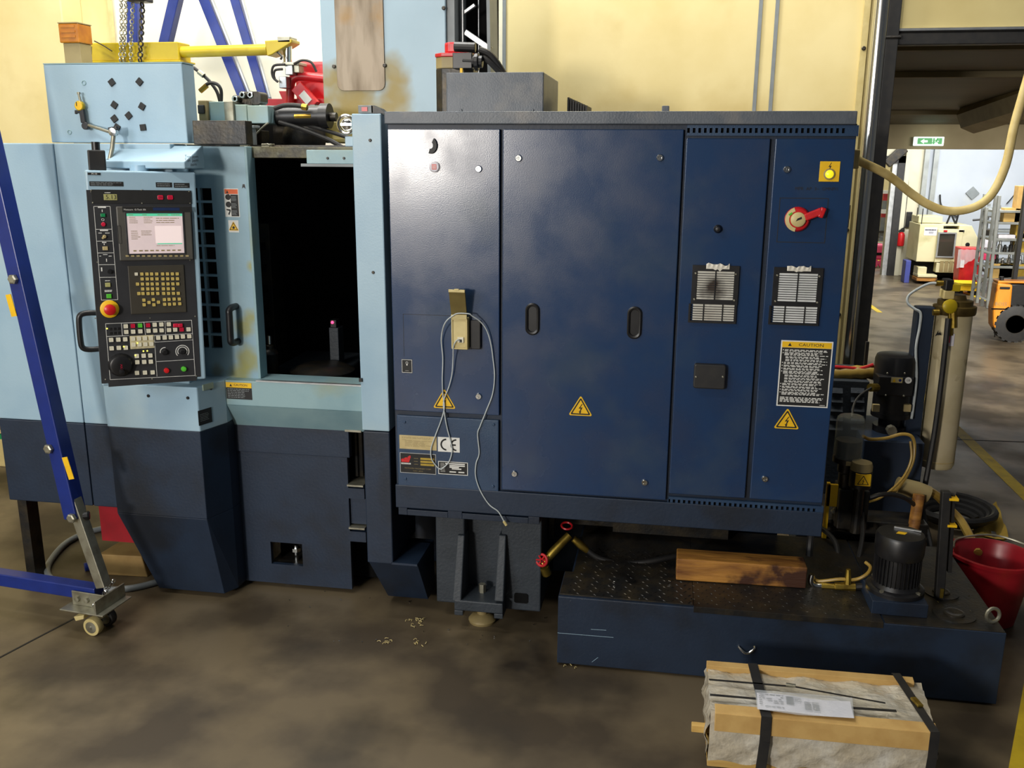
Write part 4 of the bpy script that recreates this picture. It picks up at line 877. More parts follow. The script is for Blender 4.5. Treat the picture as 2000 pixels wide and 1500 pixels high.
M().box(FGc.p(1190, 1000)[0], FGc.p(1440, 1000)[0], 5.15, 5.25, .42, .72).build('bed_cover', 'darkmetal', mc)
M().box(FGc.p(1062, 1000)[0], FGc.p(1072, 1000)[0], 4.95, 5.0, .43, .72).build('drain_pipe', 'darkmetal', mc)
# ============================================================ operator console
co = Y(282, 545, 4.45); ya = math.radians(35); tw = -.022
nu = Vector((math.cos(ya), math.sin(ya), 0)); nw = Vector((math.sin(ya), -math.cos(ya), 0))
FO = Fr(co, nu*math.cos(tw)+Vector((0, 0, 1))*math.sin(tw), Vector((0, 0, 1))*math.cos(tw)-nu*math.sin(tw), nw)
con = thing('operator_console', 'pale blue swing console with screen, tan keyboard and rows of ivory keys', 'console', co-Vector((0, 0, .56)))
cu0, cv1 = -.243, .553; cu1, cv0 = .283, -.562
def P(x, y, d=0): return FO.p(x, y, d)
def RO(x0, y0, x1, y1): a = P(x0, y0); b = P(x1, y1); return a[0], b[1], b[0], a[1]
M(FO).box(cu0, cu1, cv0, cv1, -.13, 0).build('housing', 'sky', con, .008)
f0, f1 = P(176, 369), P(380, 375)
fu0 = P(184, 560)[0]-.002; fu1 = P(383, 560)[0]-.002; fv0 = P(300, 742)[1]; fv1 = P(280, 372)[1]
M(FO).box(fu0, fu1, fv0, fv1, 0, .004).build('face_plate', 'panelblack', con, .001)
W_ = .006
def box(x0, y0, x1, y1, a, b, nm, m, bev=0, par=None):
    r = RO(x0, y0, x1, y1); return M(FO).box(r[0], r[2], r[1], r[3], a, b).build(nm, m, par or con, bev)
box(171, 337, 196, 342, 0, .003, 'type_plate', 'ink'); text(FO, *P(184, 339.5), .009, 'M-10', 'white', con, .0035)
for x0, y0, x1, y1, n in ((174, 354, 241, 364, 3), (304, 356, 336, 366, 2), (339, 357, 370, 367, 2)):
    box(x0, y0, x1, y1, 0, .002, 'notice_label', 'ink'); r = RO(x0, y0, x1, y1); M(FO).dashes(r[0]+.006, r[1]+.003, r[2]-.006, r[3]-.003, n, .0025, .4, .05, .2).build('notice_print', 'grey', con)
# hour meter strip
tp = box(177, 370, 374, 398, .004, .007, 'meter_plate', 'ink', .001)
box(202, 379, 229, 391, .007, .009, 'lcd_readout', 'lcd', .001, tp); text(FO, *P(217, 385), .022, '5.13', 'ink', tp, .0095); M(FO).dashes(*[RO(204, 375, 220, 377.5)[i] for i in (0, 1, 2, 3)], 1, .0075, .6).build('readout_title', 'white', tp)
for x in (313, 332):
    r = RO(x-6, 381, x+6, 390); M(FO).rrect(r[0], r[1], r[2], r[3], .006, .007, .012).build('red_switch', 'crimson', tp, .002)
text(FO, *P(313, 385.5), .010, 'ON', 'ink', tp, .0125)
for x, y in ((178, 372), (369, 374), (181, 396), (371, 397), (276, 371), (277, 397)): screwhead(FO, *P(x, y), .0035, tp, 'zinc', 'screw', .007)
# screen
sb = box(226, 403, 377, 506, .004, .022, 'screen_bezel', 'bezel', .005)
box(238, 403, 374, 414, .022, .023, 'maker_strip', 'ink', 0, sb); box(298, 405, 350, 411, .023, .0235, 'blue_strip', 'strip', 0, sb)
text(FO, P(241, 409)[0], P(241, 409)[1], .0085, 'Matsuura  G-Tech 30i', 'white', sb, .024, align='LEFT')
sr = RO(246, 415.5, 359, 493)
g = M(FO); g.frame(sr[0]-.008, sr[1]-.008, sr[2]+.008, sr[3]+.006, .008, .022, .026); g.build('screen_rim', 'panelblack', sb, .001)
M(FO).box(sr[0], sr[2], sr[1], sr[3], .022, .0235).build('screen_glass', 'screen', sb)
W, H = sr[2]-sr[0], sr[3]-sr[1]
def S_(a, b, c, d, m, nm, z=.0240): return M(FO).box(sr[0]+W*a, sr[0]+W*c, sr[1]+H*b, sr[1]+H*d, .0235, z).build(nm, m, sb)
S_(0, .925, 1, 1, 'screeng', 'screen_header'); S_(.49, .25, .97, .68, 'screenw', 'screen_window'); S_(.52, .225, .97, .25, 'screeng', 'screen_header')
g = M(FO)
for a, b, c, d, n in ((.04, .74, .20, .92, 4), (.30, .74, .46, .92, 4), (.52, .74, .98, .90, 3), (.06, .34, .22, .58, 5), (.24, .44, .46, .58, 3), (.55, .93, .75, .98, 1), (.8, .93, .98, .98, 1), (.03, .93, .12, .98, 1), (.28, .93, .36, .98, 1), (.50, .17, .95, .21, 1)):
    g.dashes(sr[0]+W*a, sr[1]+H*b, sr[0]+W*c, sr[1]+H*d, n, .0243, .28, .08, .3)
for k in range(9): g.dashes(sr[0]+W*(.08+.1*k), sr[1]+H*.05, sr[0]+W*(.15+.1*k), sr[1]+H*.09, 1, .0243, .8, .6, .9)
g.build('screen_text', 'taupe', sb)
for k in range(12):
    a = P(248+k*10.6, 499+.0*k); M(FO).rrect(a[0]-.008, a[1]-.004, a[0]+.008, a[1]+.004, .002, .022, .025, 2).build('soft_key', 'sand', sb)
r = RO(229, 440, 238, 475); M(FO).frame(r[0], r[1], r[2], r[3], .002, .022, .0228).build('card_slot', 'ink', sb)
# keyboard
kb = box(249, 519, 364, 609, .004, .010, 'keyboard_plate', 'keyplate', .003)
kp = M(FO).rrect(-.0068, -.0072, .0068, .0072, .002, 0, .006, 2)
def keyproto(nm, m, w, h, par, z, d=.006):
    g = M(); g.rrect(-w, -h, w, h, .002, 0, d, 2); me_pts = g.v
    me = bpy.data.meshes.new(nm); me.from_pydata([FO.u*p.x+FO.v*p.y+FO.w*p.z for p in g.v], [], g.f); me.materials.append(K[m]); return me
meshes = {}
def key(x, y, m, par, z, w=.0078, h=.0078, d=.006, nm='key'):
    k = (m, w, h, d)
    if k not in meshes: meshes[k] = keyproto(nm, m, w, h, par, z, d)
    o = bpy.data.objects.new(nm, meshes[k]); C.objects.link(o); o.parent = par; a = P(x, y, z); o.location = FO((a[0], a[1], z))-org(par); return o
# rows read off the keyboard: y position, x positions
xs9 = [277, 287, 296, 306, 317.5, 327, 336.5, 346]
for y, xs_ in ((535, [266]+xs9), (544.5, xs9), (554.5, [267.5]+xs9), (564, xs9[:1]+xs9[1:-1]), (573, [269]+xs9)):
    for x in xs_: key(x+(y-535)*.055, y-(x-300)*.005, 'keyw' if (y == 535 and x == 266) else 'key', kb, .010)
for x, y in ((346, 534), (347, 543), (347.5, 553.5), (348.5, 572)): key(x+0, y-.2, 'key', kb, .010) if False else None
for x, y in ((281, 586), (299.5, 585), (321, 585), (330, 584.5), (340, 584), (350, 584), (281.5, 595), (291, 590.5), (300.5, 595), (309.5, 590), (321.5, 594), (331, 594), (340.5, 593.5), (351, 593)): key(x, y, 'key', kb, .010)
# left strip of switches
gp = M(FO)
def outline(pts, t=.0022, w=.0048, closed=True):
    q = [P(*p) for p in pts]; n = len(q)
    for i in range(n if closed else n-1):
        a = Vector((*q[i], w)); b = Vector((*q[(i+1) % n], w)); gp.bar(a, b, t, .0006, (0, 0, 1))
outline(((183, 403), (215, 403), (230, 585), (198, 586)))
for y, xa_, xb_ in ((448, 187, 219), (471, 189, 221), (494, 191, 223), (517, 193, 225), (541.5, 194.5, 226.5)): outline(((xa_, y), (xb_, y-.4)), closed=False)
for x0, y0, x1, y1 in ((191, 403, 207, 406), (195, 448.5, 211, 451)): r = RO(x0, y0, x1, y1); gp.box(r[0], r[2], r[1], r[3], .004, .0052)
for x, y, ww, hh in ((199.5, 411.5, .002, .006), (203.5, 477, .002, .004), (208, 508, .002, .008), (198.5, 526, .003, .01)): a = P(x, y); gp.box(a[0]-ww, a[0]+ww, a[1]-hh, a[1]+hh, .004, .0052)
a = P(201, 429); gp.torus((a[0], a[1], .0046), (0, 0, 1), .006, .0012, 14, 4)
for x0, y0, x1, y1, n in ((192, 454, 199, 456, 1), (205, 454, 215, 456, 1), (194, 499, 198, 501, 1), (201, 496, 211, 498, 1), (212, 499, 218, 501, 1), (205, 547, 216, 549, 1), (204, 566, 219, 570, 2), (199, 471.5, 208, 475, 1)): r = RO(x0, y0, x1, y1); gp.dashes(r[0], r[1], r[2], r[3], n, .0048, .6, .2, .4)
outline(((206, 632), (374, 625), (381, 733), (215, 741)))
outline(((237, 631), (239, 656)), closed=False); outline(((281, 629.5), (284, 654)), closed=False); outline(((322, 627.5), (323, 652)), closed=False)
outline(((208.5, 657), (252, 655)), closed=False); outline(((301, 655), (375, 651)), closed=False); outline(((301, 668), (376, 663.5)), closed=False); outline(((301, 655), (306.5, 735)), closed=False); outline(((304, 706), (378.5, 701.5)), closed=False)
gp.build('printed_lines', 'white', con)
box(196, 417, 206, 423.5, .004, .012, 'green_key', 'greend', .002); 
a = P(202, 438); M(FO).lathe([(.011, .004), (.011, .010), (.008, .013), (0, .013)], (*a, 0), (0, 0, 1), 16).build('red_button', 'crimson', con, smooth_=True)
g = M(FO); a = P(204, 462); g.bar((a[0]-.012, a[1]-.010, .012), (a[0]+.006, a[1]+.004, .012), .010, .008, (0, 0, 1)); g.lathe([(.010, .004), (.008, .016)], (*a, 0), (0, 0, 1), 12); g.build('key_switch', 'sand', con, .002)
box(200, 481, 211, 488.5, .004, .011, 'lamp_key', 'sand', .002); box(205, 552, 216, 560, .004, .011, 'lamp_key', 'lcd', .002); box(207.5, 574, 218, 582, .004, .011, 'green_key', 'green', .002)
a = P(214, 530); M(FO).lathe([(.012, .004), (.010, .02), (0, .02)], (*a, 0), (0, 0, 1), 16).build('rotary_switch', 'black', con, smooth_=True)
a = P(214, 603); es = M(FO).lathe([(.046, .004), (.046, .012), (.040, .016), (0, .016)], (*a, 0), (0, 0, 1), 30).build('emergency_stop_collar', 'yellow', con, smooth_=True)
M(FO).lathe([(.022, .016), (.024, .030), (.029, .034), (.028, .046), (.018, .052), (0, .053)], (*a, 0), (0, 0, 1), 26).build('emergency_stop_button', 'red', con, smooth_=True)
# lower key field
lp = box(202, 627, 384, 743, .0038, .0046, 'key_field', 'panelblack', 0)
KW = .0105
def kk(x, y, m='keyw'): return key(x, y, m, lp, .0046, KW, KW, .008)
for x, y, m in ((245.5, 637, 'keyw'), (259.5, 636.3, 'crimson'), (273.5, 635.5, 'green'), (289, 635, 'crimson'), (302, 634, 'keyw'), (315, 633.5, 'keyw'), (329.5, 633, 'keyw'), (246.5, 648, 'keyw'), (260, 647.5, 'keyw'), (274, 646.8, 'keyw'), (290, 645.8, 'keyw'), (303, 645.2, 'keyw'), (315.5, 644.8, 'keyw'), (330, 644.2, 'keyw'), (342, 643.6, 'keyw'), (354.5, 643.2, 'crimson'), (368, 643, 'keyw'),
                (309, 659.5, 'keyw'), (321.5, 659, 'keyw'), (333.5, 658.5, 'keyw'), (345.5, 657.8, 'keyw'), (357, 657, 'keyw'), (369.5, 656.5, 'keyw'),
                (217, 663.5, 'keyw'), (231, 663, 'keyw'), (244.5, 662.5, 'keyw'), (218, 680, 'keyw'), (232, 679, 'keyw'), (245.5, 678.8, 'keyw'),
                (267, 695, 'keyw'), (280.5, 694.5, 'keyw'), (293.5, 694, 'keyw'), (268, 707, 'keyw'), (281.5, 706.5, 'keyw'), (294.5, 706, 'keyw'), (267.5, 728, 'keyw'), (283, 727.4, 'keyw'), (298, 727, 'keyw')): kk(x, y, m)
M(FO).box(P(343, 635)[0]-.014, P(343, 635)[0]+.014, P(343, 635)[1]-.010, P(343, 635)[1]+.010, .0046, .016).build('crimson_key', 'crimson', lp, .004)
M(FO).box(P(352, 635)[0]-.012, P(352, 635)[0]+.012, P(352, 635)[1]-.010, P(352, 635)[1]+.010, .0046, .016).build('crimson_key', 'crimson', lp, .004)
cv = box(253, 656, 301.5, 679, .0046, .007, 'key_cover', 'keyclr', .002)
for i in range(4):
    for j in range(2): key(260+11.6*i+j*.9, 661.5-.5*i+11.5*j, 'keyw', cv, .007, .0098, .0098, .007)
for x, y in ((209, 641.5), (241.5, 676), (264, 693), (268, 669), (280, 685.5), (287.5, 685)): a = P(x, y); M(FO).lathe([(.004, 0), (.003, .003), (0, .0035)], (*a, .0146 if y in (676, 693, 669) else .0046), (0, 0, 1), 10).build('indicator_led', 'led', lp)
r = RO(209, 633, 236, 655); g = M(FO)
for i in range(3):
    for j in range(2): g.box(r[0]+.008+.02*i, r[0]+.022+.02*i, r[1]+.008+.022*j, r[1]+.022+.022*j, .0046, .007)
g.build('blank_key', 'black', lp, .001)
# hand wheel and selectors
a = P(235.5, 712); hw = M(FO).lathe([(.062, .0046), (.062, .012), (.056, .02), (.052, .034), (.044, .038), (0, .034)], (*a, 0), (0, 0, 1), 30).build('hand_wheel', 'black', lp, smooth_=True)
M(FO).lathe([(.014, .034), (.013, .060), (0, .062)], (a[0]+.002, a[1]-.03, 0), (0, 0, 1), 14).build('wheel_knob', 'black', hw, smooth_=True)
text(FO, a[0]+.002, a[1]-.010, .010, 'PULSE', 'crimson', hw, .0385, rot=-1.5)
g = M(FO)
for x, y in ((223, 694), (243.5, 693), (249, 697)): q = P(x, y); g.lathe([(.0035, .0046), (0, .0058)], (*q, 0), (0, 0, 1), 8)
g.build('scale_dot', 'white', lp)
for x, y, rr_, arcs in ((322, 687, .018, ((.024, 80, 190),)), (356, 686, .016, ((.034, -40, 220), (.024, -30, 210)))):
    q = P(x, y); g = M(FO)
    for R_, a0, a1 in arcs: arc(g, q[0], q[1], R_, .004, a0, a1, .0052)
    g.build('dial_scale', 'white', lp); M(FO).lathe([(rr_, .0046), (rr_*.8, .016), (rr_*.6, .022), (0, .022)], (*q, 0), (0, 0, 1), 20).build('selector_knob', 'black', lp, smooth_=True)
for x, y, m, nm in ((325, 723, 'red', 'red_button'), (358.5, 720, 'greend', 'green_button')):
    q = P(x, y); M(FO).lathe([(.014, .0046), (.014, .012), (.0125, .018), (0, .02)], (*q, 0), (0, 0, 1), 20).build(nm, m if nm == 'red_button' else 'green', lp, smooth_=True)
for x, y in ((178, 375), (186, 621), (381, 618), (293, 621), (206, 741), (383, 734), (297, 740), (190, 512), (371, 508)): screwhead(FO, *P(x, y), .0035, con, 'zinc', 'screw', .004)
# side grab handle
g = M(FO); a = P(160, 612, -.06); b = P(165, 683, -.06); u_ = cu0
g.ring(smooth([(u_, a[1], -.06), (u_-.05, a[1], -.06), (u_-.078, a[1]-.012, -.06), (u_-.085, a[1]-.05, -.06), (u_-.085, b[1]+.05, -.06), (u_-.078, b[1]+.012, -.06), (u_-.05, b[1], -.06), (u_, b[1], -.06)], 4), .015, 12); g.build('grab_handle', 'black', con, smooth_=True)
# swivel arm: black block on top of the console
q = P(190, 332); a = P(174, 331); b = P(206, 295)
sa = M(FO).box(a[0], b[0], cv1-.004, cv1+.10, -.11, -.03).build('swivel_block', 'rubber', con, .006)
M(FO).cyl(((a[0]+b[0])/2, cv1+.10, -.07), ((a[0]+b[0])/2, cv1+.14, -.07), .02, n=12).build('swivel_cap', 'black', sa, smooth_=True)
M(FO).ring([(0.02, cv1-.02, -.10), (.02, cv1+.03, -.10)], .05, 14).build('swivel_post', 'sky', con, smooth_=True)
# ------------------------------------------------------------ dial indicator on its magnetic arm, clinging to the cover
FI = front(YT)
b0 = FT.p(159, 207, .03)
t = thing('dial_indicator', 'yellow faced dial indicator on a jointed arm fixed to the pale blue cover', 'gauge', FT((*FT.p(190, 240), 0)))
def q(x, y, d): return (*FT.p(x, y, d), d)
M(FT).lathe([(.024, 0), (.026, .006), (.026, .022), (.022, .026), (0, .026)], q(159, 207, .015), (0, 0, 1), 22).build('dial_case', 'yelp', t, smooth_=True)
g = M(FT); g.lathe([(.021, .026), (0, .0265)], q(159, 207, .015), (0, 0, 1), 20); g.build('dial_face', 'yellow', t)
u, v, _ = q(159, 207, .0)
M(FT).box(u-.002, u+.002, v-.002, v+.018, .0415, .043).build('pointer', 'ink', t)
g = M(FT); g.ring([q(157, 198, .028), q(153.5, 183, .028)], .006, 8); g.ring([q(154, 184, .028), q(153.5, 180, .028)], .009, 8); g.build('plunger', 'zinc', t, smooth_=True)
g = M(FT); g.bar(q(160, 214, .028), q(164, 240, .028), .026, .02, (0, 0, 1)); g.bar(q(149, 219, .03), q(163, 218, .03), .014, .014, (0, 0, 1)); g.bar(q(148.5, 215, .03), q(149, 223, .03), .012, .012, (0, 0, 1)); g.build('clamp', 'black', t, .003)
g = M(FT); g.ring([q(164, 242, .03), q(193, 251, .06), q(220, 260, .08)], .008, 10); g.ring([q(222, 262, .085), q(219, 290, .12), q(213, 318, .16)], .0115, 10); g.build('arm', 'zinc', t, smooth_=True)
g = M(FT); g.lathe([(.02, -.012), (.02, .012)], q(168, 246, .035), (0, 0, 1), 14); g.lathe([(.018, -.012), (.018, .012)], q(213, 317, .16), (0, 0, 1), 12); g.bar(q(213, 253, .08), q(230, 250, .08), .02, .02, (0, 0, 1)); g.build('joint', 'black', t, .002, True)
M(FT).lathe([(.021, -.014), (.024, 0), (.021, .016), (0, .018)], q(222, 258, .085), (0, 0, 1), 18).build('arm_lock', 'chrome', t, smooth_=True)
# small square magnets
rm = [(219, 161, 'topmost left'), (273, 160, 'topmost right'), (224, 205, 'mid left'), (278, 208, 'mid right'), (252, 226, 'centre'), (224, 232, 'lower left'), (229, 249, 'behind the indicator joint'), (280, 249, 'lowest right')]
lab = ['dark square magnet at the upper left of the group on the pale blue cover', 'dark square magnet at the upper right of the group on the pale blue cover', 'dark square magnet second down in the left column on the cover', 'dark square magnet second down in the right column on the cover', 'dark square magnet between the two columns on the cover', 'dark square magnet third down in the left column on the cover', 'dark square magnet touching the indicator arm joint on the cover', 'dark square magnet lowest in the right column, set nearly square']
for (px, py, _), lb in zip(rm, lab):
    u, v = FT.p(px, py); a = math.radians(45+random.uniform(-12, 12)) if py != 249 or px < 250 else .1
    s_ = .0165; g = M(FT); c_, n_ = math.cos(a), math.sin(a); g.prism([(u+s_*(i*c_-j*n_), v+s_*(i*n_+j*c_)) for i, j in ((-1, -1), (1, -1), (1, 1), (-1, 1))], .0005, .008)
    tag(g.build('square_magnet', 'ink', None, .0015), lb, 'magnet', 'square magnets on the pale blue cover')
# ============================================================ coolant tank and the plant at the machine's right end
YK = 4.32
FK = front(YK); ZT = .393
kx0 = Y(1089, 1230, YK).x; kx1 = Y(1957, 1300, YK).x
tank = thing('coolant_tank', 'low navy coolant tank with tread plate lid on the floor before the cabinet', 'tank', ((kx0+kx1)/2, YK+.6, 0))
kxm = kx0+.04
M().prism([(kx0, YK), (kx1, YK), (kx1, YK+1.0), (kxm, YK+1.0), (kxm, YK+.30), (kx0, YK+.30)], .012, ZT).build('tank_body', 'navy_low', tank, .004)
g = M()
for px in (1110, 1500, 1900): g.box(Y(px, 1300, YK).x-.05, Y(px, 1300, YK).x+.05, YK+.05, YK+.9, 0, .012)
g.build('skid', 'dark', tank)
xm = Y(1354, 1190, YK).x
M().prism([(kx0+.004, YK+.02), (xm, YK+.02), (xm, YK+.99), (kxm+.01, YK+.99), (kxm+.01, YK+.29), (kx0+.004, YK+.29)], ZT, ZT+.006).build('lid_plate', 'darkmetal', tank, .001)
x3 = Y(1700, 1215, YK).x
M().box(xm+.002, x3+.06, YK-.004, YK+1.0, ZT-.024, ZT-.018+.026).build('lid_plate', 'darkmetal', tank, .001)
M().box(x3+.07, kx1-.005, YK+.004, YK+1.0, ZT, ZT+.004).build('end_plate', 'darkmetal', tank, .001)
g = M(); i = 0; yy = YK+.04
while yy < YK+.62:
    xx = (kx0+.05 if yy < YK+.27 else kxm+.06)+(.022 if i % 2 else 0)
    while xx < x3:
        d = .011; s_ = 1 if (int((xx-kx0)/.044)+i) % 2 else -1
        g.add([(xx-d, yy-s_*d*.9, ZT+.0062), (xx-d*.2, yy-.004, ZT+.0062), (xx+d, yy+s_*d*.9, ZT+.0062), (xx+d*.2, yy+.004, ZT+.0062), (xx, yy, ZT+.0105)], [(0, 1, 4), (1, 2, 4), (2, 3, 4), (3, 0, 4)]); xx += .044
    yy += .038; i += 1
o = g.build('tread_pattern', 'darkmetal', tank); o['kind'] = 'stuff'
a = FK.p(1443, 1262); b = FK.p(1474, 1262); g = M(FK); n = 10
arc_ = [(a[0]+(b[0]-a[0])*i/n, a[1]-.026*math.sin(math.pi*i/n), .006+.012*math.sin(math.pi*i/n)) for i in range(n+1)]; g.ring([(a[0], a[1], 0)]+arc_+[(b[0], b[1], 0)], .006, 8); g.build('drop_handle', 'chrome', tank, smooth_=True)
g = M(FK)
for x0, y0, x1, y1 in ((1089, 1236, 1198, 1245), (1154, 1229, 1184, 1231), (1156, 1293, 1168, 1284)):
    a = FK.p(x0, y0); b = FK.p(x1, y1); g.bar((a[0], a[1], 0), (b[0], b[1], 0), .0018, .001, (0, 0, 1))
g.build('scratch', 'sky', tank)
a = Z(1863, 1200, ZT+.004); b = Z(1838, 1158, ZT+.004)
for q, r_ in ((a, .10), (b, .085)):
    M().lathe([(r_, 0), (r_, .006), (r_*.5, .006), (r_*.5, .012), (r_*.4, .014), (0, .006)], q, (0, 0, 1), 26).build('port_cover', 'darkmetal', tank)
e = Z(1944, 1222, ZT+.004); M().torus(e+Vector((-.01, .02, .045)), (.3, -1, .1), .034, .009, 20, 8).build('lifting_eye', 'zinc', tank, smooth_=True)
# pump on the tank
r_ = [Z(x, y, ZT+.07) for x, y in ((1704, 1175), (1814, 1184))]
pump = thing('coolant_pump', 'black upright coolant pump motor on a small blue box on the tank', 'pump', (r_[0].lerp(r_[1], .5).x, r_[0].y+.15, ZT+.004))
fy = (r_[0].y+r_[1].y)/2; px0, px1 = r_[0].x, r_[1].x
M().box(px0, px1, fy, fy+.30, ZT+.004, ZT+.075).build('base_box', 'navy_low', pump, .003)
pc = Vector(((px0+px1)/2+.005, fy+.15, 0)); zt_ = Y(1762, 1040, fy+.15).z; pr_ = .108
z0 = ZT+.075
M().lathe([(.14, 0), (.14, .02), (.125, .03), (.115, .03), (.105, .05)], pc+Vector((0, 0, z0)), (0, 0, 1), 32).build('flange', 'black', pump, smooth_=True)
M().lathe([(.100, 0), (.100, zt_-z0-.12)], pc+Vector((0, 0, z0+.03)), (0, 0, 1), 32).build('stator', 'black', pump, smooth_=True)
for i in range(34):
    t = 2*math.pi*i/34; d = Vector((math.cos(t), math.sin(t), 0)); 
    o = M().bar(pc+d*.105+Vector((0, 0, z0+.05)), pc+d*.105+Vector((0, 0, zt_-.12)), .004, .014, d).build('fin', 'black', pump)
M().lathe([(.113, 0), (.118, .02), (.118, .10), (.110, .115), (.06, .118), (0, .118)], pc+Vector((0, 0, zt_-.118)), (0, 0, 1), 32).build('fan_cover', 'black', pump, smooth_=True)
M().box(pc.x+.02, pc.x+.12, pc.y-.11, pc.y-.10, zt_-.20, zt_-.16).build('plate', 'brass', pump) if False else None
g = M(); g.quad([(pc.x-.03, pc.y-.02, zt_+.001), (pc.x+.01, pc.y-.03, zt_+.001), (pc.x+.03, pc.y, zt_+.001), (pc.x-.01, pc.y+.01, zt_+.001)]); g.build('arrow_label', 'yellow', pump)
g = M(); g.bar((pc.x-.02, pc.y+.06, zt_+.004), (pc.x+.10, pc.y+.02, zt_+.004), .012, .006); g.build('top_strip', 'alu', pump)
for t in (-2.3, -.8, .8, 2.3): M().lathe([(.012, 0), (.012, .012), (0, .013)], pc+Vector((.126*math.cos(t), .126*math.sin(t), z0+.02)), (0, 0, 1), 6).build('flange_bolt', 'zinc', pump)
# black stand pipe right of the pump
a = Z(1836, 1172, ZT+.004); q = Y(1850, 962, a.y)
t = thing('float_switch_stand', 'slim black twin channel standing on the tank behind the pump', 'stand', a)
M().loft([(a.x-.022, a.y, ZT+.004), (a.x+.022, a.y, ZT+.004), (a.x+.022, a.y+.04, ZT+.004), (a.x-.022, a.y+.04, ZT+.004)], [(q.x-.022, a.y, q.z), (q.x+.022, a.y, q.z), (q.x+.022, a.y+.04, q.z), (q.x-.022, a.y+.04, q.z)]).build('channel', 'rubber', t, .004)
M().loft([(a.x+.03, a.y+.03, ZT+.004+.14), (a.x+.05, a.y+.03, ZT+.144), (a.x+.05, a.y+.06, ZT+.144), (a.x+.03, a.y+.06, ZT+.144)], [(q.x+.03, a.y+.03, q.z-.02), (q.x+.05, a.y+.03, q.z-.02), (q.x+.05, a.y+.06, q.z-.02), (q.x+.03, a.y+.06, q.z-.02)]).build('channel', 'rubber', t, .003)
for f_ in (.70, .94):
    p_ = Vector((a.x, a.y, ZT)).lerp(Vector((q.x, a.y, q.z)), f_); M().box(p_.x+.012, p_.x+.056, a.y-.004, a.y+.062, p_.z-.006, p_.z+.006).build('cable_tie', 'yellow', t)
M().box(a.x-.006, a.x+.01, a.y-.01, a.y+.002, ZT+.02, ZT+.07).build('hinge_tab', 'brass', t)
# timber block on the lid
a = Z(1320, 1136, ZT+.01); b = Z(1574, 1150, ZT+.01); yb2 = (a.y+b.y)/2; h = Y(1320, 1091, yb2).z
g = M(); g.loft([(a.x, yb2, ZT+.010), (a.x, yb2+.14, ZT+.010), (a.x, yb2+.14, h), (a.x, yb2, h)], [(b.x, yb2+.02, ZT+.010), (b.x, yb2+.16, ZT+.010), (b.x, yb2+.16, h-.006), (b.x, yb2+.02, h-.006)])
tag(g.build('timber_block', 'wood', None, .006), 'oil-stained brown timber block lying across the tread plate lid', 'block')
# valve with red wheels and hose to the tank
v0_ = Y(1062, 1100, 4.75)
t = thing('ball_valve_set', 'brass valve tube with red hand wheel hanging under the cabinet', 'valve', v0_)
a = Y(1060, 1102, 4.72); b = Y(1080, 1078, 4.75); c = Y(1112, 1045, 4.80)
M().ring([a, b, c], [.022, .026, .022], 12).build('valve_tube', 'brass', t, smooth_=True)
M().ring([Y(1068, 1120, 4.74), Y(1062, 1106, 4.72)], .03, 10).build('valve_body', 'brass', t, smooth_=True)
wc = Y(1058, 1094, 4.70)
g = M(); g.torus(wc, (-.35, -1, .25), .032, .008, 22, 8)
for k in range(6): d = Vector((math.cos(k*1.047), 0, math.sin(k*1.047))); g.ring([wc, wc+d*.032], .005, 6)
g.build('hand_wheel', 'redp', t, smooth_=True)
M().cyl(wc, Y(1066, 1108, 4.74), .009, n=8).build('stem', 'darkmetal', t)
M().torus(Y(1107, 1027, 4.85), (.1, -.3, 1), .03, .006, 18, 6).build('hand_wheel', 'redp', t, smooth_=True)
g = M(); p = [Y(1120, 1052, 4.80), Y(1134, 1064, 4.80), Y(1148, 1076, 4.8)]; g.ring(p, [.02, .024, .018], 10); g.build('hose_coupling', 'brass', t, smooth_=True)
g = M(); g.tube([Y(1144, 1072, 4.8), Y(1170, 1090, 4.8), Y(1210, 1100, 4.8), Y(1260, 1098, 4.8), Y(1310, 1088, 4.85), Y(1370, 1080, 4.95), Y(1440, 1080, 5.0), Y(1520, 1088, 5.0), Y(1570, 1098, 5.0)], .017, 10)
tag(g.build('coolant_hose', 'rubber', None, 0, True), 'thick black hose arching from the brass valve over the timber block', 'hose')
# pipework at the back of the lid
t = thing('pipe_fittings', 'brass tee and chrome elbow pipework on the tank lid behind the timber block', 'pipework', Z(1620, 1150, ZT+.01))
yy = Z(1620, 1150, ZT+.01).y+.02
def T(x, y, d=0): return Y(x, y, yy+d)
M().ring(smooth([T(1586, 1122), T(1584, 1136), T(1592, 1144), T(1606, 1145)], 4), .016, 10).build('elbow', 'chrome', t, smooth_=True)
M().ring([T(1604, 1145), T(1630, 1146)], .019, 8).build('nipple', 'brass', t, smooth_=True)
M().ring([T(1630, 1146), T(1670, 1146)], .025, 8).build('tee', 'brass', t, smooth_=True); M().ring([T(1656, 1140), T(1657, 1112)], [.02, .012], 8).build('tee_branch', 'brass', t, smooth_=True)
M().ring([T(1670, 1146), T(1704, 1143)], .018, 8).build('coupling', 'rubber', t, smooth_=True)
M().ring(smooth([T(1588, 1128, .05), T(1600, 1135, .02), T(1640, 1131, .0), T(1670, 1132), T(1692, 1122), T(1700, 1108, .03), T(1690, 1098, .06)], 4), .009, 8).build('copper_loop', 'hosey', t, smooth_=True)
def H(pts, r, m, nm, lb, cat='hose', seg=6, group=None): 
    o = M().tube([Y(x, y, d) for x, y, d in pts], r, 8, seg).build(nm, m, None, 0, True); return tag(o, lb, cat, group)
H([(1582, 1128, 5.0), (1580, 1090, 5.05), (1583, 1050, 5.1), (1590, 1010, 5.2)], .02, 'rubber', 'coolant_hose', 'black hose rising straight from the chrome elbow behind the timber block')
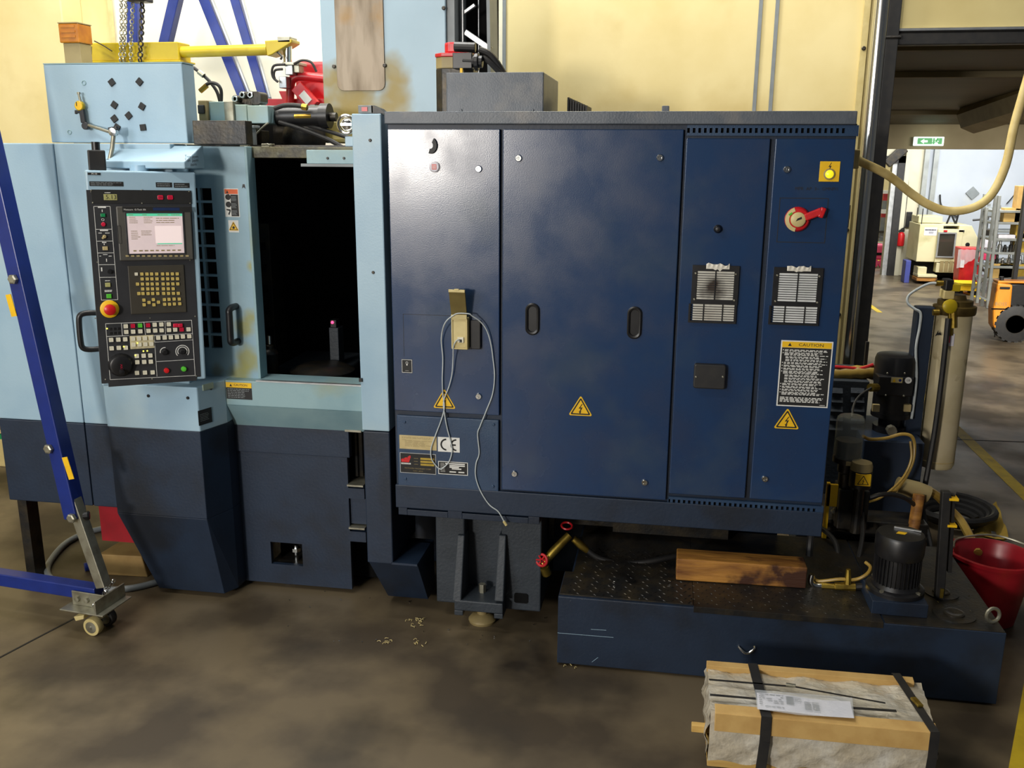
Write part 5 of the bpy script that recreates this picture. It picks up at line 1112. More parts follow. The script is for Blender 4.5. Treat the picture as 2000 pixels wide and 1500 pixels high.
H([(1650, 1120, 5.0), (1638, 1090, 5.1), (1632, 1060, 5.2), (1615, 1040, 5.3), (1600, 1030, 5.4)], .015, 'rubber', 'coolant_hose', 'thin black hose curving up left from the brass tee')
H([(1672, 1110, 5.05), (1684, 1050, 5.2), (1684, 1000, 5.4), (1684, 965, 5.6), (1686, 950, 5.68)], .013, 'rubber', 'motor_cable', 'dark cable hanging down from the small round box with the danger sign', 'cable')
# ------------------------------------------------------------ hydraulic unit behind the tank
YH_ = 5.75
hu_ = thing('hydraulic_unit', 'navy hydraulic unit with upright black motor behind the tank', 'hydraulic unit', (Y(1745, 950, YH_+.2).x, YH_+.3, 0))
a = Y(1695, 860, YH_); b = Y(1787, 1030, YH_)
M().box(a.x-.02, b.x, YH_, YH_+.6, .18, a.z).build('oil_tank', 'navy_low', hu_, .006)
a2 = Y(1600, 1012, YH_-.2); M().box(a2.x, b.x+.02, YH_-.2, YH_+.5, a2.z-.08, a2.z).build('skid_beam', 'darkmetal', hu_, .006)
M().box(a2.x+.04, b.x, YH_-.1, YH_+.45, 0, a2.z-.08).build('skid_plinth', 'dark', hu_)
mcx = Y(1745, 760, YH_+.25); mz0 = Y(1745, 852, YH_+.1).z; mz1 = Y(1745, 690, YH_+.25).z; mr = (Y(1787, 760, YH_+.25).x-Y(1704, 760, YH_+.25).x)/2
cc = Vector((mcx.x, YH_+.25, 0))
M().lathe([(mr*.8, 0), (mr*.8, .04), (mr*.55, .04), (mr*.55, .10), (mr*.95, .10), (mr*.95, .13)], cc+Vector((0, 0, a.z)), (0, 0, 1), 28).build('bell_housing', 'black', hu_, smooth_=True)
hh = mz1-a.z
M().lathe([(mr*.92, .13), (mr*.92, hh*.62), (mr*.98, hh*.63), (mr, hh*.68), (mr, hh*.93), (mr*.93, hh*.985), (mr*.6, hh), (0, hh)], cc+Vector((0, 0, a.z)), (0, 0, 1), 32).build('motor', 'black', hu_, smooth_=True)
g = M(); FM = front(YH_+.25-mr*.98); u0, v0, u1, v1 = R(FM, 1716, 734, 1780, 774); g.box(u0, u1, YH_+.25-mr*1.12, YH_+.25, v0, v1); g.build('terminal_box', 'black', hu_, .006)
FM = front(YH_+.25-mr*1.12); u0, v0, u1, v1 = R(FM, 1741, 737, 1762, 748); M(FM).box(u0, u1, v0, v1, 0, .002).build('hazard_label', 'beige', hu_)
M(FM).quad([(u0+.008, v0+.004), (u0+.028, v0+.004), (u0+.018, v1-.004)], .0026).build('hazard_mark', 'yellow', hu_); M(FM).lathe([(.009, 0), (0, .0004)], (u1-.014, (v0+v1)/2, .0024), (0, 0, 1), 12).build('hazard_mark', 'cobalt', hu_)
M(FM).lathe([(.020, 0), (.02, .002), (0, .002)], (*FM.p(1774, 743), 0), (0, 0, 1), 16).build('round_label', 'white', hu_); u, v = FM.p(1774, 743); text(FM, u, v, .012, 'GB', 'ink', hu_, .0026)
for px in (1711, 1772):
    F_ = front(YH_+.25-mr*.95); r = R(F_, px-6, 790, px+6, 804); M(F_).box(r[0], r[2], r[1], r[3], -.02, .006).build('rating_plate', 'sand', hu_)
for px, py in ((1733, 729), (1767, 729), (1730, 772), (1765, 773)): screwhead(FM, *FM.p(px, py), .006, hu_, 'zinc', 'bolt')
F_ = front(YH_+.02); M(F_).ring([(*F_.p(1739, 838), .0), (*F_.p(1739, 838), .05)], .03, 8).build('plug_nut', 'zinc', hu_)
# filter post, vessel
YPo = 5.95; a = Y(1792, 600, YPo); b = Y(1820, 1000, YPo)
po = thing('filter_post', 'tall navy steel post carrying the cream filter vessel', 'post', (a.x+.05, YPo+.05, 0))
M().box(a.x, a.x+.105, YPo, YPo+.09, 0, a.z).build('post', 'navy_low', po, .006); M().box(a.x-.06, a.x+.16, YPo-.06, YPo+.15, 0, .015).build('post_foot', 'navy_low', po, .003)
YV = 6.02; vx = Y(1840, 800, YV).x; vz0 = Y(1828, 922, YV-.1).z; vz1 = Y(1845, 612, YV).z; vr = .108
ves = thing('filter_vessel', 'tall cream cylindrical filter vessel with brass head fittings', 'filter', (vx, YV, vz0))
VX = lambda z: vx+.0*(z)
M().lathe([(vr*.55, 0), (vr*.9, .012), (vr, .035), (vr, vz1-vz0-.02), (vr*.98, vz1-vz0)], (vx, YV, vz0), (0, 0, 1), 36).build('shell', 'creamtank', ves, smooth_=True)
M().lathe([(vr*1.003, .055), (vr*1.012, .06), (vr*1.003, .065)], (vx, YV, vz0), (0, 0, 1), 36).build('weld_seam', 'sand', ves, smooth_=True)
M().lathe([(vr*1.12, 0), (vr*1.16, .01), (vr*1.16, .05), (vr*.95, .055), (vr*.95, .085), (vr*.6, .09), (vr*.5, .12), (0, .12)], (vx, YV, vz1), (0, 0, 1), 28).build('head', 'darkbrass', ves, smooth_=True)
def V_(x, y, d=-.12): return Y(x, y, YV+d)
M().ring([V_(1846, 598), V_(1862, 601)], .035, 14).build('gauge_boss', 'brass', ves, smooth_=True)
g = M(); q = V_(1853, 598, -.14); g.lathe([(.04, 0), (.044, .02), (.03, .03), (0, .03)], q, (.2, -1, .1), 18); g.build('pressure_gauge', 'yelp', ves, smooth_=True)
for x0, y0, x1, y1, nm, m in ((1841, 566, 1860, 583, 'fitting_block', 'beige'), (1845, 545, 1858, 566, 'solenoid', 'black'), (1856, 553, 1872, 568, 'connector', 'yelp')):
    p_ = V_(x0, y0, -.02); q_ = V_(x1, y1, -.02); M().box(p_.x, q_.x, YV-.06, YV+.04, q_.z, p_.z).build(nm, m, ves, .005)
M().ring([V_(1855, 612), V_(1857, 655)], .013, 10).build('sight_tube', 'brass', ves, smooth_=True); M().ring([V_(1822, 610, -.13), V_(1834, 610, -.13)], .02, 10).build('side_port', 'brass', ves, smooth_=True)
M().ring([V_(1862, 602), V_(1862, 640)], .02, 8).build('drain_pipe', 'brass', ves, smooth_=True)
Fv = front(YV-vr-.004); u0, v0, u1, v1 = R(Fv, 1852, 652, 1862, 676); M(Fv).box(u0, u1, v0, v1, -.03, .002).build('hanging_tag', 'paper', ves); M(Fv).box(u0-.008, u0+.014, v0+.02, v1+.01, .002, .004).build('tag_print', 'crimson', ves)
u, v = Fv.p(1833, 654); g = M(Fv); g.quad([(u-.02, v-.01), (u-.004, v), (u+.018, v-.002), (u+.010, v+.016), (u-.002, v+.012), (u-.004, v+.03)], .001); g.build('scuff', 'ink', ves)
H([(1852, 622, 5.86), (1846, 680, 5.85), (1838, 750, 5.85), (1826, 840, 5.84), (1812, 920, 5.82), (1806, 950, 5.8)], .017, 'rubber', 'drain_hose', 'long black hose running down the front of the cream filter vessel')
H([(1830, 553, 6.0), (1815, 554, 6.0), (1795, 563, 6.0), (1775, 577, 5.98), (1773, 592, 5.96), (1786, 603, 5.94), (1798, 612, 5.93), (1796, 640, 5.93), (1789, 680, 5.92), (1790, 740, 5.92), (1783, 800, 5.92), (1780, 818, 5.9)], .008, 'cable', 'sensor_cable', 'thin grey sensor cable arcing from the vessel head down the navy post', 'cable')
t = M().ring([Y(1828, 553, 6.0), Y(1842, 553, 6.0)], .018, 10).build('cable_plug', 'brass', ves, 0, True)
# wrapped pipe and louvred cover behind the cabinet
a = Y(1618, 730, 6.1); b = Y(1712, 726, 6.1); g = M(); n = 12
g.ring([a.lerp(b, i/n)+Vector((0, 0, .004*math.sin(i*2.1))) for i in range(n+1)], [.044+.0025*(i % 3) for i in range(n+1)], 14); tag(g.build('wrapped_pipe', 'hosey', None, 0, True), 'yellowed foam wrapped pipe passing behind the cabinet to the black motor', 'pipe')
H([(1620, 716, 6.08), (1650, 718, 6.08), (1680, 720, 6.08), (1706, 712, 6.08)], .012, 'redp', 'red_hose', 'dark red hose lying along the yellowed wrapped pipe')
bar_ = thing('upright_post', 'short black upright bar behind the wrapped pipe left of the black motor', 'post', Y(1693, 700, 6.2)*1)
M().box(Y(1690, 690, 6.2).x, Y(1696, 690, 6.2).x, 6.2, 6.23, 0, Y(1692, 668, 6.2).z).build('upright_bar', 'rubber', bar_)
YLv = 6.0; a = Y(1612, 742, YLv); b = Y(1688, 850, YLv); lv = thing('louvred_cover', 'dark louvred sheet metal cover behind the right end of the cabinet', 'cover', ((a.x+b.x)/2, YLv+.1, 0))
M().box(a.x-.1, b.x, YLv, YLv+.5, 0, a.z).build('sheet', 'iron', lv, .004)
for x0 in (1620, 1662):
    for k in range(5):
        p_ = Y(x0, 757+k*18, YLv); q_ = Y(x0+26, 757+k*18, YLv); M().prism([(YLv, p_.z), (YLv-.02, p_.z-.03), (YLv, p_.z-.03)], p_.x, q_.x, 0).build('louvre', 'iron', lv)
# grease pump with clear dome
YGp = 5.45; gx = Y(1658, 860, YGp).x; gz1 = Y(1658, 812, YGp).z; gz0 = Y(1658, 892, YGp).z; gr = (Y(1686, 860, YGp).x-Y(1630, 860, YGp).x)/2
gp_ = thing('grease_pump', 'grease pump with smoky clear cylinder reservoir beside the cabinet end', 'pump', (gx, YGp, a2.z+.0))
M().lathe([(gr, 0), (gr, gz1-gz0-.03), (gr*.94, gz1-gz0-.01), (gr*.8, gz1-gz0), (0, gz1-gz0)], (gx, YGp, gz0), (0, 0, 1), 30).build('reservoir', 'clear', gp_, smooth_=True)
M().lathe([(gr*.9, .01), (gr*.9, (gz1-gz0)*.42), (0, (gz1-gz0)*.44)], (gx, YGp, gz0), (0, 0, 1), 24).build('grease_fill', 'darkmetal', gp_, smooth_=True)
M().lathe([(gr*.5, a2.z-gz0), (gr*.5, -.10), (gr*.62, -.09), (gr*.62, -.03), (gr*1.02, -.03), (gr*1.02, .0)], (gx, YGp, gz0), (0, 0, 1), 24).build('pump_neck', 'darkmetal', gp_, smooth_=True)
M().box(gx-.02, gx+.05, YGp-gr*1.05, YGp-gr*.9, gz0-.03, gz0-.005).build('clip', 'sand', gp_)
a = Y(1617, 948, YGp); b = Y(1690, 1010, YGp); M().box(a.x+.06, b.x, YGp-.06, YGp+.12, a2.z, a.z).build('pump_block', 'darkmetal', gp_, .008)
a = Y(1617, 946, 5.35); b = Y(1634, 990, 5.35); tag(M().box(a.x, b.x, 5.35, 5.37, b.z, a.z).box(a.x, a.x+.02, 5.35, 5.4, a2.z-.1, a.z).build('yellow_bracket', 'yellow', None, .002), 'small yellow flat bracket at the lower right edge of the cabinet', 'bracket')
YJ = 5.36; jx_ = Y(1682, 920, YJ).x; jr = .062
jb = thing('motor_capsule', 'small dark round motor capsule bearing a yellow danger sign', 'motor', (jx_, YJ, Y(1682, 950, YJ).z))
jz = Y(1682, 950, YJ).z; M().lathe([(jr, 0), (jr, .13), (jr*.9, .15), (0, .15)], (jx_, YJ, jz), (0, 0, 1), 24).build('capsule', 'grey' if False else 'taupe', jb, smooth_=True)
M().lathe([(jr*1.02, .0), (jr*1.02, .10), (jr*1.0, .102)], (jx_, YJ, jz), (0, 0, 1), 24).build('capsule_sleeve', 'darkmetal', jb, smooth_=True)
Fj = front(YJ-jr*1.03); u, v = Fj.p(1686, 938); 
M(Fj).box(u-.042, u+.042, v-.035, v+.035, -.02, .001).build('danger_plate', 'yellow', jb); triangle(jb, Fj, u, v, .066, True, .002)
M().cyl((jx_, YJ, a2.z), (jx_, YJ, jz), .03, n=12).build('stem', 'darkmetal', jb)
g = M(); random.seed(3)
for i in range(16):
    q = Y(random.uniform(1625, 1700), random.uniform(960, 1005), 5.4+random.random()*.1); g.lathe([(.012, 0), (.012, .02), (0, .022)], q, (0, -1, 0), 6)
g.build('fitting', 'zinc', gp_)
H([(1686, 852, 5.5), (1700, 858, 5.55), (1730, 856, 5.6), (1760, 848, 5.6), (1780, 852, 5.6), (1786, 870, 5.6), (1783, 900, 5.58), (1770, 930, 5.55), (1752, 955, 5.52), (1742, 962, 5.5)], .010, 'hosey', 'braided_hose', 'yellowed hose curving from the grease reservoir across the navy tank')
H([(1778, 862, 5.58), (1780, 895, 5.56), (1768, 926, 5.54), (1748, 950, 5.5), (1720, 972, 5.45), (1698, 980, 5.4)], .007, 'hosey', 'braided_hose', 'second thinner yellowed hose running beside the curved one on the navy tank')
H([(1700, 972, 5.4), (1720, 966, 5.4), (1745, 966, 5.45), (1770, 974, 5.5), (1790, 990, 5.6)], .014, 'rubber', 'hydraulic_hose', 'black hose arching low in front of the navy hydraulic tank')
H([(1664, 815, 5.6), (1668, 790, 5.7), (1680, 772, 5.75), (1702, 757, 5.8)], .007, 'rubber', 'motor_cable', 'thin dark cable from behind the clear reservoir up to the black motor', 'cable')
tag(M().cyl(Y(1700, 757, 5.8), Y(1712, 757, 5.85), .026, n=10).build('cable_gland', 'brass', None), 'brass cable gland at the left side of the black motor', 'gland')
# thick pipe with rust-brown standpipe
t = thing('suction_pipe', 'fat dull suction pipe with rust-brown standpipe behind the pump', 'pipe', Y(1780, 1040, 5.6))
M().ring([Y(1752, 948, 5.68), Y(1792, 958, 5.68), Y(1812, 966, 5.68)], .055, 16).build('pipe', 'taupe', t, smooth_=True)
M().ring([Y(1795, 966, 5.6), Y(1783, 1040, 5.55), Y(1776, 1090, 5.5)], .034, 14).build('standpipe', 'rust' if 'rust' in K else 'wood', t, smooth_=True)
H([(1808, 955, 5.7), (1830, 968, 5.75), (1850, 990, 5.8), (1875, 1015, 5.75), (1895, 1050, 5.6), (1910, 1080, 5.45)], .026, 'hosey', 'yellow_hose', 'thick yellowed hose drooping from the suction pipe into the red bucket')
H([(1806, 950, 5.8), (1800, 980, 5.75), (1806, 1020, 5.7), (1816, 1060, 5.6), (1820, 1100, 5.5)], .018, 'rubber', 'drain_hose', 'black hose dropping behind the twin channel stand')
# coil of hose on the floor, felt mat
cc = Z(1868, 1030, 0); cc.y += .1; g = M(); pts = []
for i in range(70):
    t_ = i/69*2*math.pi*3.2; r_ = .17+.035*(i/69)*3; pts.append((cc.x+r_*math.cos(t_)*1.0, cc.y+r_*math.sin(t_), .03+.055*(i/69)*1.6))
g.ring(pts, .027, 8); tag(g.build('hose_coil', 'rubber', None, 0, True), 'coil of thick black hose lying on the floor behind the red bucket', 'hose')
a, b, c, d = [Z(x, y, 0) for x, y in ((1902, 1050), (1968, 1060), (1944, 990), (1893, 990))]
g = M(); n = 8; grid = []
for i in range(n+1):
    for j in range(n+1):
        p_ = a.lerp(b, i/n).lerp(d.lerp(c, i/n), j/n); e = (i/n)*(1-j/n); grid.append((p_.x, p_.y, .02+.03*math.sin(i*.9)*math.sin(j*.8+.4)**2+.02*(i == n)))
k = len(grid); g.add(grid+[(x, y, z-.015) for x, y, z in grid], [(i*(n+1)+j, (i+1)*(n+1)+j, (i+1)*(n+1)+j+1, i*(n+1)+j+1) for i in range(n) for j in range(n)]+[(k+i*(n+1)+j+1, k+(i+1)*(n+1)+j+1, k+(i+1)*(n+1)+j, k+i*(n+1)+j) for i in range(n) for j in range(n)])
tag(g.build('felt_mat', 'matt', None, 0, True), 'crumpled tan felt mat on the floor behind the red bucket', 'mat')
# red bucket with a pouring lip
YBk = 5.15; bt = Y(1925, 1100, YBk); bb = Z(1938, 1216, 0); zt = .40
bk = thing('bucket', 'red plastic bucket with a pouring lip standing right of the tank', 'bucket', (bb.x, YBk+.05, 0))
cx0 = kx1+.245; cy0 = YBk+.12; n = 32
def brim(r, z, lip):
    P = []
    for i in range(n):
        t_ = 2*math.pi*i/n; rr = r*(1+lip*max(0, math.cos(t_-math.pi+.35))**6); P.append((cx0+rr*math.cos(t_), cy0+rr*math.sin(t_), z))
    return P
rings = [brim(.145, .004, 0), brim(.205, zt-.02, .06), brim(.222, zt-.02, .18), brim(.226, zt, .26), brim(.212, zt+.004, .24), brim(.198, zt-.02, .08), brim(.138, .02, 0)]
g = M(); vs = [p for r_ in rings for p in r_]; g.add(vs, [(i*n+j, i*n+(j+1) % n, (i+1)*n+(j+1) % n, (i+1)*n+j) for i in range(6) for j in range(n)]+[list(range(n))[::-1], list(range(6*n, 7*n))]); g.build('pail', 'bucket', bk, smooth_=True)
g = M(); g.ring(smooth([(cx0+.225, cy0+.02, zt-.01), (cx0+.22, cy0+.16, zt+.0), (cx0+.06, cy0+.235, zt+.02), (cx0-.15, cy0+.17, zt+.01), (cx0-.2, cy0+.08, zt-.01)], 6), .006, 8); g.build('bail', 'zinc', bk, smooth_=True)
# supply cable swinging from the cabinet's end
g = M(); g.tube([(R0+.04, YC+.21, gl[1]), *[Y(x, y, d) for x, y, d in ((1690, 320, 4.85), (1720, 334, 4.9), (1748, 352, 4.95), (1780, 378, 5.0), (1812, 399, 5.0), (1845, 411, 5.0), (1880, 411, 5.0), (1915, 399, 5.0), (1942, 372, 5.0), (1965, 320, 5.0), (1980, 250, 5.0), (1998, 185, 5.0), (2022, 100, 5.0), (2046, 0, 5.0), (2080, -150, 5.0))]], .021, 14)
tag(g.build('supply_cable', 'cream', None, 0, True), 'thick cream power cable swinging from the cabinet end up to the right', 'cable')
g = M()
for px, py in ((1797, 391), (1722, 336)):
    q = Y(px, py, 4.97); g.torus(q, (1, .2, -.5), .022, .006, 14, 6)
# ------------------------------------------------------------ wrapped parcel on a skid, front right
ZP = .36
bl, br_, fl, fr_ = [Z(x, y, ZP) for x, y in ((1382, 1296), (1800, 1330), (1388, 1388), (1830, 1428))]
pk = thing('wrapped_parcel', 'long parcel in bubble wrap with board edges and black straps on a pine skid', 'parcel', (bl.lerp(fr_, .5).x, bl.lerp(fr_, .5).y, 0))
def PK(s_, t_, z): q = bl.lerp(br_, s_).lerp(fl.lerp(fr_, s_), t_); return Vector((q.x, q.y, z))
def slab(s0, s1, t0, t1, z0, z1, nm, m, par=None, bev=.003): return M().loft([PK(s0, t0, z0), PK(s1, t0, z0), PK(s1, t1, z0), PK(s0, t1, z0)], [PK(s0, t0, z1), PK(s1, t0, z1), PK(s1, t1, z1), PK(s0, t1, z1)]).build(nm, m, par or pk, bev)
n, m_ = 40, 16; g = M(); random.seed(11); tp_ = []
for i in range(n+1):
    for j in range(m_+1):
        z = ZP-.012+.010*math.sin(i*.7+j*.9)*math.sin(j*1.3)+random.uniform(-.002, .003)
        tp_.append(PK(.0+i/n, j/m_, z))
k = len(tp_); g.v += tp_; g.f += [[i*(m_+1)+j, (i+1)*(m_+1)+j, (i+1)*(m_+1)+j+1, i*(m_+1)+j+1] for i in range(n) for j in range(m_)]
# front and end skirts
def skirt(idx, out):
    b0 = len(g.v); L_ = 9
    for q, i in enumerate(idx):
        for s_ in range(L_):
            p_ = tp_[i]; f_ = s_/(L_-1); bulge = .012*math.sin(f_*3.1)+.007*math.sin(q*.9+s_*1.7)+random.uniform(-.003, .003); g.v.append(Vector((p_.x, p_.y, 0))+out*(bulge if s_ else 0)+Vector((0, 0, p_.z*(1-f_)+.125*f_+(.006*math.sin(q*.8) if s_ == L_-1 else 0))))
    for q in range(len(idx)-1):
        for s_ in range(L_-1): g.f.append([b0+q*L_+s_, b0+(q+1)*L_+s_, b0+(q+1)*L_+s_+1, b0+q*L_+s_+1])
skirt([i*(m_+1)+m_ for i in range(n+1)], Vector((0, -1, 0))); skirt([j for j in range(m_+1)], Vector((-1, 0, 0))); skirt([n*(m_+1)+j for j in range(m_+1)], Vector((1, 0, 0))); skirt([i*(m_+1) for i in range(n+1)], Vector((0, 1, 0)))
g.build('bubble_wrap', 'wrap', pk, smooth_=True)
slab(-.005, .96, -.02, .10, ZP-.02, ZP+.012, 'edge_board', 'card', None, .002)
slab(.02, 1.0, .88, 1.065, ZP-.0, ZP+.008, 'edge_board', 'card', None, .002)
fz = front(PK(.5, 1.03, 0).y)
M().loft([PK(.02, 1.075, ZP-.075), PK(1.0, 1.075, ZP-.075), PK(1.0, 1.06, ZP-.075), PK(.02, 1.06, ZP-.075)], [PK(.02, 1.075, ZP+.008), PK(1.0, 1.075, ZP+.008), PK(1.0, 1.01, ZP), PK(.02, 1.01, ZP)]).build('edge_board', 'card', pk, .002)
slab(.0, .99, .02, .98, .09, .125, 'base_board', 'pine')
for s0 in (.17, .80): slab(s0, s0+.10, .0, .98, 0, .09, 'skid_runner', 'pine', None, .004)
slab(-.07, .03, .42, .50, .125, .16, 'end_batten', 'pine')
def strap(s0, s1, t0, t1, w_, over=True):
    a = PK(s0, t0, ZP+.014); b = PK(s1, t1, ZP+.014); g = M(); m__ = 10
    pts = [a.lerp(b, i/m__)for i in range(m__+1)]
    if over: pts = [Vector((pts[0].x, pts[0].y+.03, .14))]+pts+[Vector((pts[-1].x, pts[-1].y-.004, ZP-.10)), Vector((pts[-1].x-.01, pts[-1].y-.014, .11))]
    for i in range(len(pts)-1): g.bar(pts[i], pts[i+1], w_, .003, (0, 0, 1) if abs((pts[i+1]-pts[i]).normalized().z) < .9 else (0, -1, 0))
    return g.build('strap', 'rubber', pk)
strap(.215, .25, -.02, 1.085, .042); strap(.885, .985, -.06, 1.085, .036)
strap(0, .40, .42, .42, .010, False); strap(.40, .80, .42, .60, .008, False); strap(0, .22, .74, .74, .012, False); strap(.58, .84, .76, .74, .014, False)
p_ = PK(.94, .56, ZP+.022); g = M(); g.bar(p_+Vector((-.008, .03, 0)), p_+Vector((.008, -.03, 0)), .026, .012); g.build('strap_buckle', 'brass', pk, .003)
p_ = PK(.38, .42, ZP+.022); M().bar(p_-Vector((.02, 0, 0)), p_+Vector((.02, -.005, 0)), .016, .010).build('strap_seal', 'zinc', pk, .002)
# delivery note in a film pocket
def NT(x, y): q = Z(x, y, ZP+.02); return q
pts = [NT(*p) for p in ((1478, 1354), (1660, 1372), (1668, 1404), (1600, 1402), (1480, 1386))]
nt_ = thing('delivery_note', 'white delivery note with dark code blocks in a clear pocket on the parcel', 'document', pts[0].lerp(pts[2], .5))
n = 12; g = M(); A_, B_ = [], []
for i in range(n+1):
    s_ = i/n; u_ = pts[0].lerp(pts[1], s_); l_ = pts[4].lerp(pts[2], s_); z = .004*math.sin(s_*7)+.003; A_.append(u_+Vector((0, 0, z))); B_.append(l_+Vector((0, 0, z*.5)))
g.add(A_+B_, [(i, i+1, n+2+i, n+1+i) for i in range(n)]); g.build('sheet', 'paper', nt_)
def on(s_, t_): q = pts[0].lerp(pts[1], s_).lerp(pts[4].lerp(pts[2], s_), t_); return Vector((q.x, q.y, q.z+.0085+.0))
g = M()
def blk(s0, s1, t0, t1): g.add([on(s0, t1), on(s1, t1), on(s1, t0), on(s0, t0)], [(0, 1, 2, 3)])
for s0 in (.31, .50, .585):
    if s0 > .4:
        for r_ in range(6): blk(s0, s0+.07, .35+r_*.085, .35+r_*.085+.045)
    else:
        for r_ in range(6): blk(s0, s0+.08, .12+r_*.085, .12+r_*.085+.05)
for r_ in range(7):
    x = .02
    while x < .28: d = random.uniform(.02, .06); (blk(x, min(x+d, .28), .10+.12*r_, .135+.12*r_) if random.random() < .6 else 0); x += d+.012
for r_ in range(3): blk(.40, .47, .15+.1*r_, .18+.1*r_)
g.build('code_print', 'ink', nt_)
g = M(); g.add([p+Vector((0, 0, .013)) for p in (NT(1474, 1352), NT(1664, 1368), NT(1668, 1408), NT(1560, 1402), NT(1478, 1390))], [(0, 1, 2, 3, 4)]); g.build('film_pocket', 'film', nt_)
# ============================================================ blue gantry crane
gc0 = Y(195, 1165, 4.25)
ba = Z(150, 1150, .23); bb_ = Z(-60, 1117, .23); bd = (ba-bb_); bd.z = 0; bd.normalize(); bn = Vector((bd.y, -bd.x, 0))
gan = thing('gantry_crane', 'cobalt blue portable gantry crane straddling the left end of the machine', 'crane', Vector((ba.x, ba.y, 0)))
def GP(x, y, off=0): return PL(x, y, ba+bn*off, bn)
foot = GP(203, 1145); topj = GP(148, 1010); up1 = GP(-40, 190)
d_ = (topj-up1).normalized()
M().bar(up1-d_*2.2, topj, .085, .085, bn).build('leg_tube', 'cobalt', gan, .006)
M().bar(topj-d_*.2, foot, .06, .06, bn).build('leg_extension', 'zinc', gan, .004)
M().bar(bb_-bd*2.2, ba+bd*.15, .075, .075).build('base_beam', 'cobalt', gan, .005)
for px, py in ((97, 876), (142, 1011), (28, 545)):
    q = GP(px, py, .045); M().lathe([(.026, 0), (.026, .018), (.018, .022), (0, .022)], q, bn, 6).build('hex_bolt', 'zinc', gan)
for px, py in ((160, 1008),): q = GP(px, py, .0); M().lathe([(.02, 0), (.02, .03), (.028, .03), (.02, .04), (0, .04)], q, -bn+bd*1.5, 8).build('knob', 'black', gan)
for a_, b_ in (((126, 893), (140, 936)), ((16, 575), (28, 618))):
    p_ = GP(*a_, .046); q_ = GP(*b_, .046); M().bar(p_+bd*.0, q_, .035, .003, bn).build('capacity_label', 'yellow', gan)
# foot: angle plates, bolts, chain, castor
zf = .155; c0 = Vector((GP(195, 1165).x, GP(195, 1165).y, 0))
def G3(a, b, z): return c0+bd*a+bn*b+Vector((0, 0, z))
def slabG(a0, a1, b0, b1, z0, z1, nm, m, par=gan, bev=.002): return M().loft([G3(a0, b0, z0), G3(a1, b0, z0), G3(a1, b1, z0), G3(a0, b1, z0)], [G3(a0, b0, z1), G3(a1, b0, z1), G3(a1, b1, z1), G3(a0, b1, z1)]).build(nm, m, par, bev)
slabG(-.17, .11, -.12, .12, zf, zf+.008, 'foot_plate', 'zinc'); slabG(-.14, .07, .044, .052, zf+.008, zf+.09, 'angle_flange', 'zinc'); slabG(.06, .07, -.12, .12, zf+.008, zf+.085, 'gusset', 'zinc')
for a in (-.10, -.04): M().lathe([(.017, 0), (.017, .016), (0, .018)], G3(a, .052, zf+.05), bn, 6).build('hex_bolt', 'zinc', gan)
g = M(); 
for i in range(9):
    q = G3(.0+.008*i, .05-.012*i, zf+.02+.014*i); g.torus(q, (bn if i % 2 else bd)+Vector((0, 0, .3)), .010, .003, 10, 5)
g.build('lock_chain', 'chrome', gan, smooth_=True)
cst = slabG(-.05, .05, -.05, .05, zf-.02, zf, 'caster', 'zinc')
M().box(*[v for p in ((c0.x-.02, c0.x+.02), (c0.y-.02, c0.y+.02), (.09, zf-.02)) for v in p]).build('caster_fork', 'zinc', cst, .003)
for b, m in ((.055, 'taupe'), (-.055, 'rubber')):
    q = G3(-.015, b, .052); M().lathe([(.035, -.022), (.050, -.02), (.052, -.012), (.052, .012), (.050, .02), (.035, .022)], q, bn, 24).build('wheel', 'beige' if b > 0 else m, cst, smooth_=True)
    M().lathe([(.034, -.023), (.034, .023), (.012, .026), (0, .026)], q, bn, 18).build('hub', 'zinc', cst, smooth_=True)
M().ring([G3(-.015, -.08, .052), G3(-.015, .09, .052)], .009, 8).build('axle', 'chrome', cst, smooth_=True)
g = M(); g.loft([G3(-.11, .03, .11), G3(-.04, .03, .13), G3(-.04, .09, .13), G3(-.11, .09, .11)], [G3(-.10, .03, .085), G3(-.045, .03, .105), G3(-.045, .09, .105), G3(-.10, .09, .085)]); g.build('brake_pedal', 'beige', cst, .003)
# far frame of the gantry, behind the machine
YFg = 6.45
def FGp(x, y): return Y(x, y, YFg)
def leg(x0, y0, x1, y1, wpx, nm='leg_tube', m='cobalt', yy=YFg, th=.075):
    a = Y(x0, y0, yy); b = Y(x1, y1, yy); d = (b-a).normalized(); M().bar(a-d*.5, b+d*.0, wpx/1800*(yy*1.02), th, (0, -1, 0)).build(nm, m, gan, .004)
leg(402, 0, 478, 190, 20); leg(462, 0, 519, 195, 18); leg(344, 0, 318, 110, 20)
leg(413, -4, 489, 186, 5, 'leg_edge', 'alu', YFg-.03, .02); leg(473, -4, 528, 191, 5, 'leg_edge', 'alu', YFg-.03, .02)
leg(263, -20, 263, 130, 22)
a = Y(478, 190, YFg); M().bar(a, a+Vector((.9, 0, -2.3)), .075, .06, (0, -1, 0)).build('leg_extension', 'zinc', gan)
a = Y(519, 195, YFg); M().bar(a, Vector((a.x+.7, a.y, .1)), .07, .06, (0, -1, 0)).build('leg_extension', 'zinc', gan)
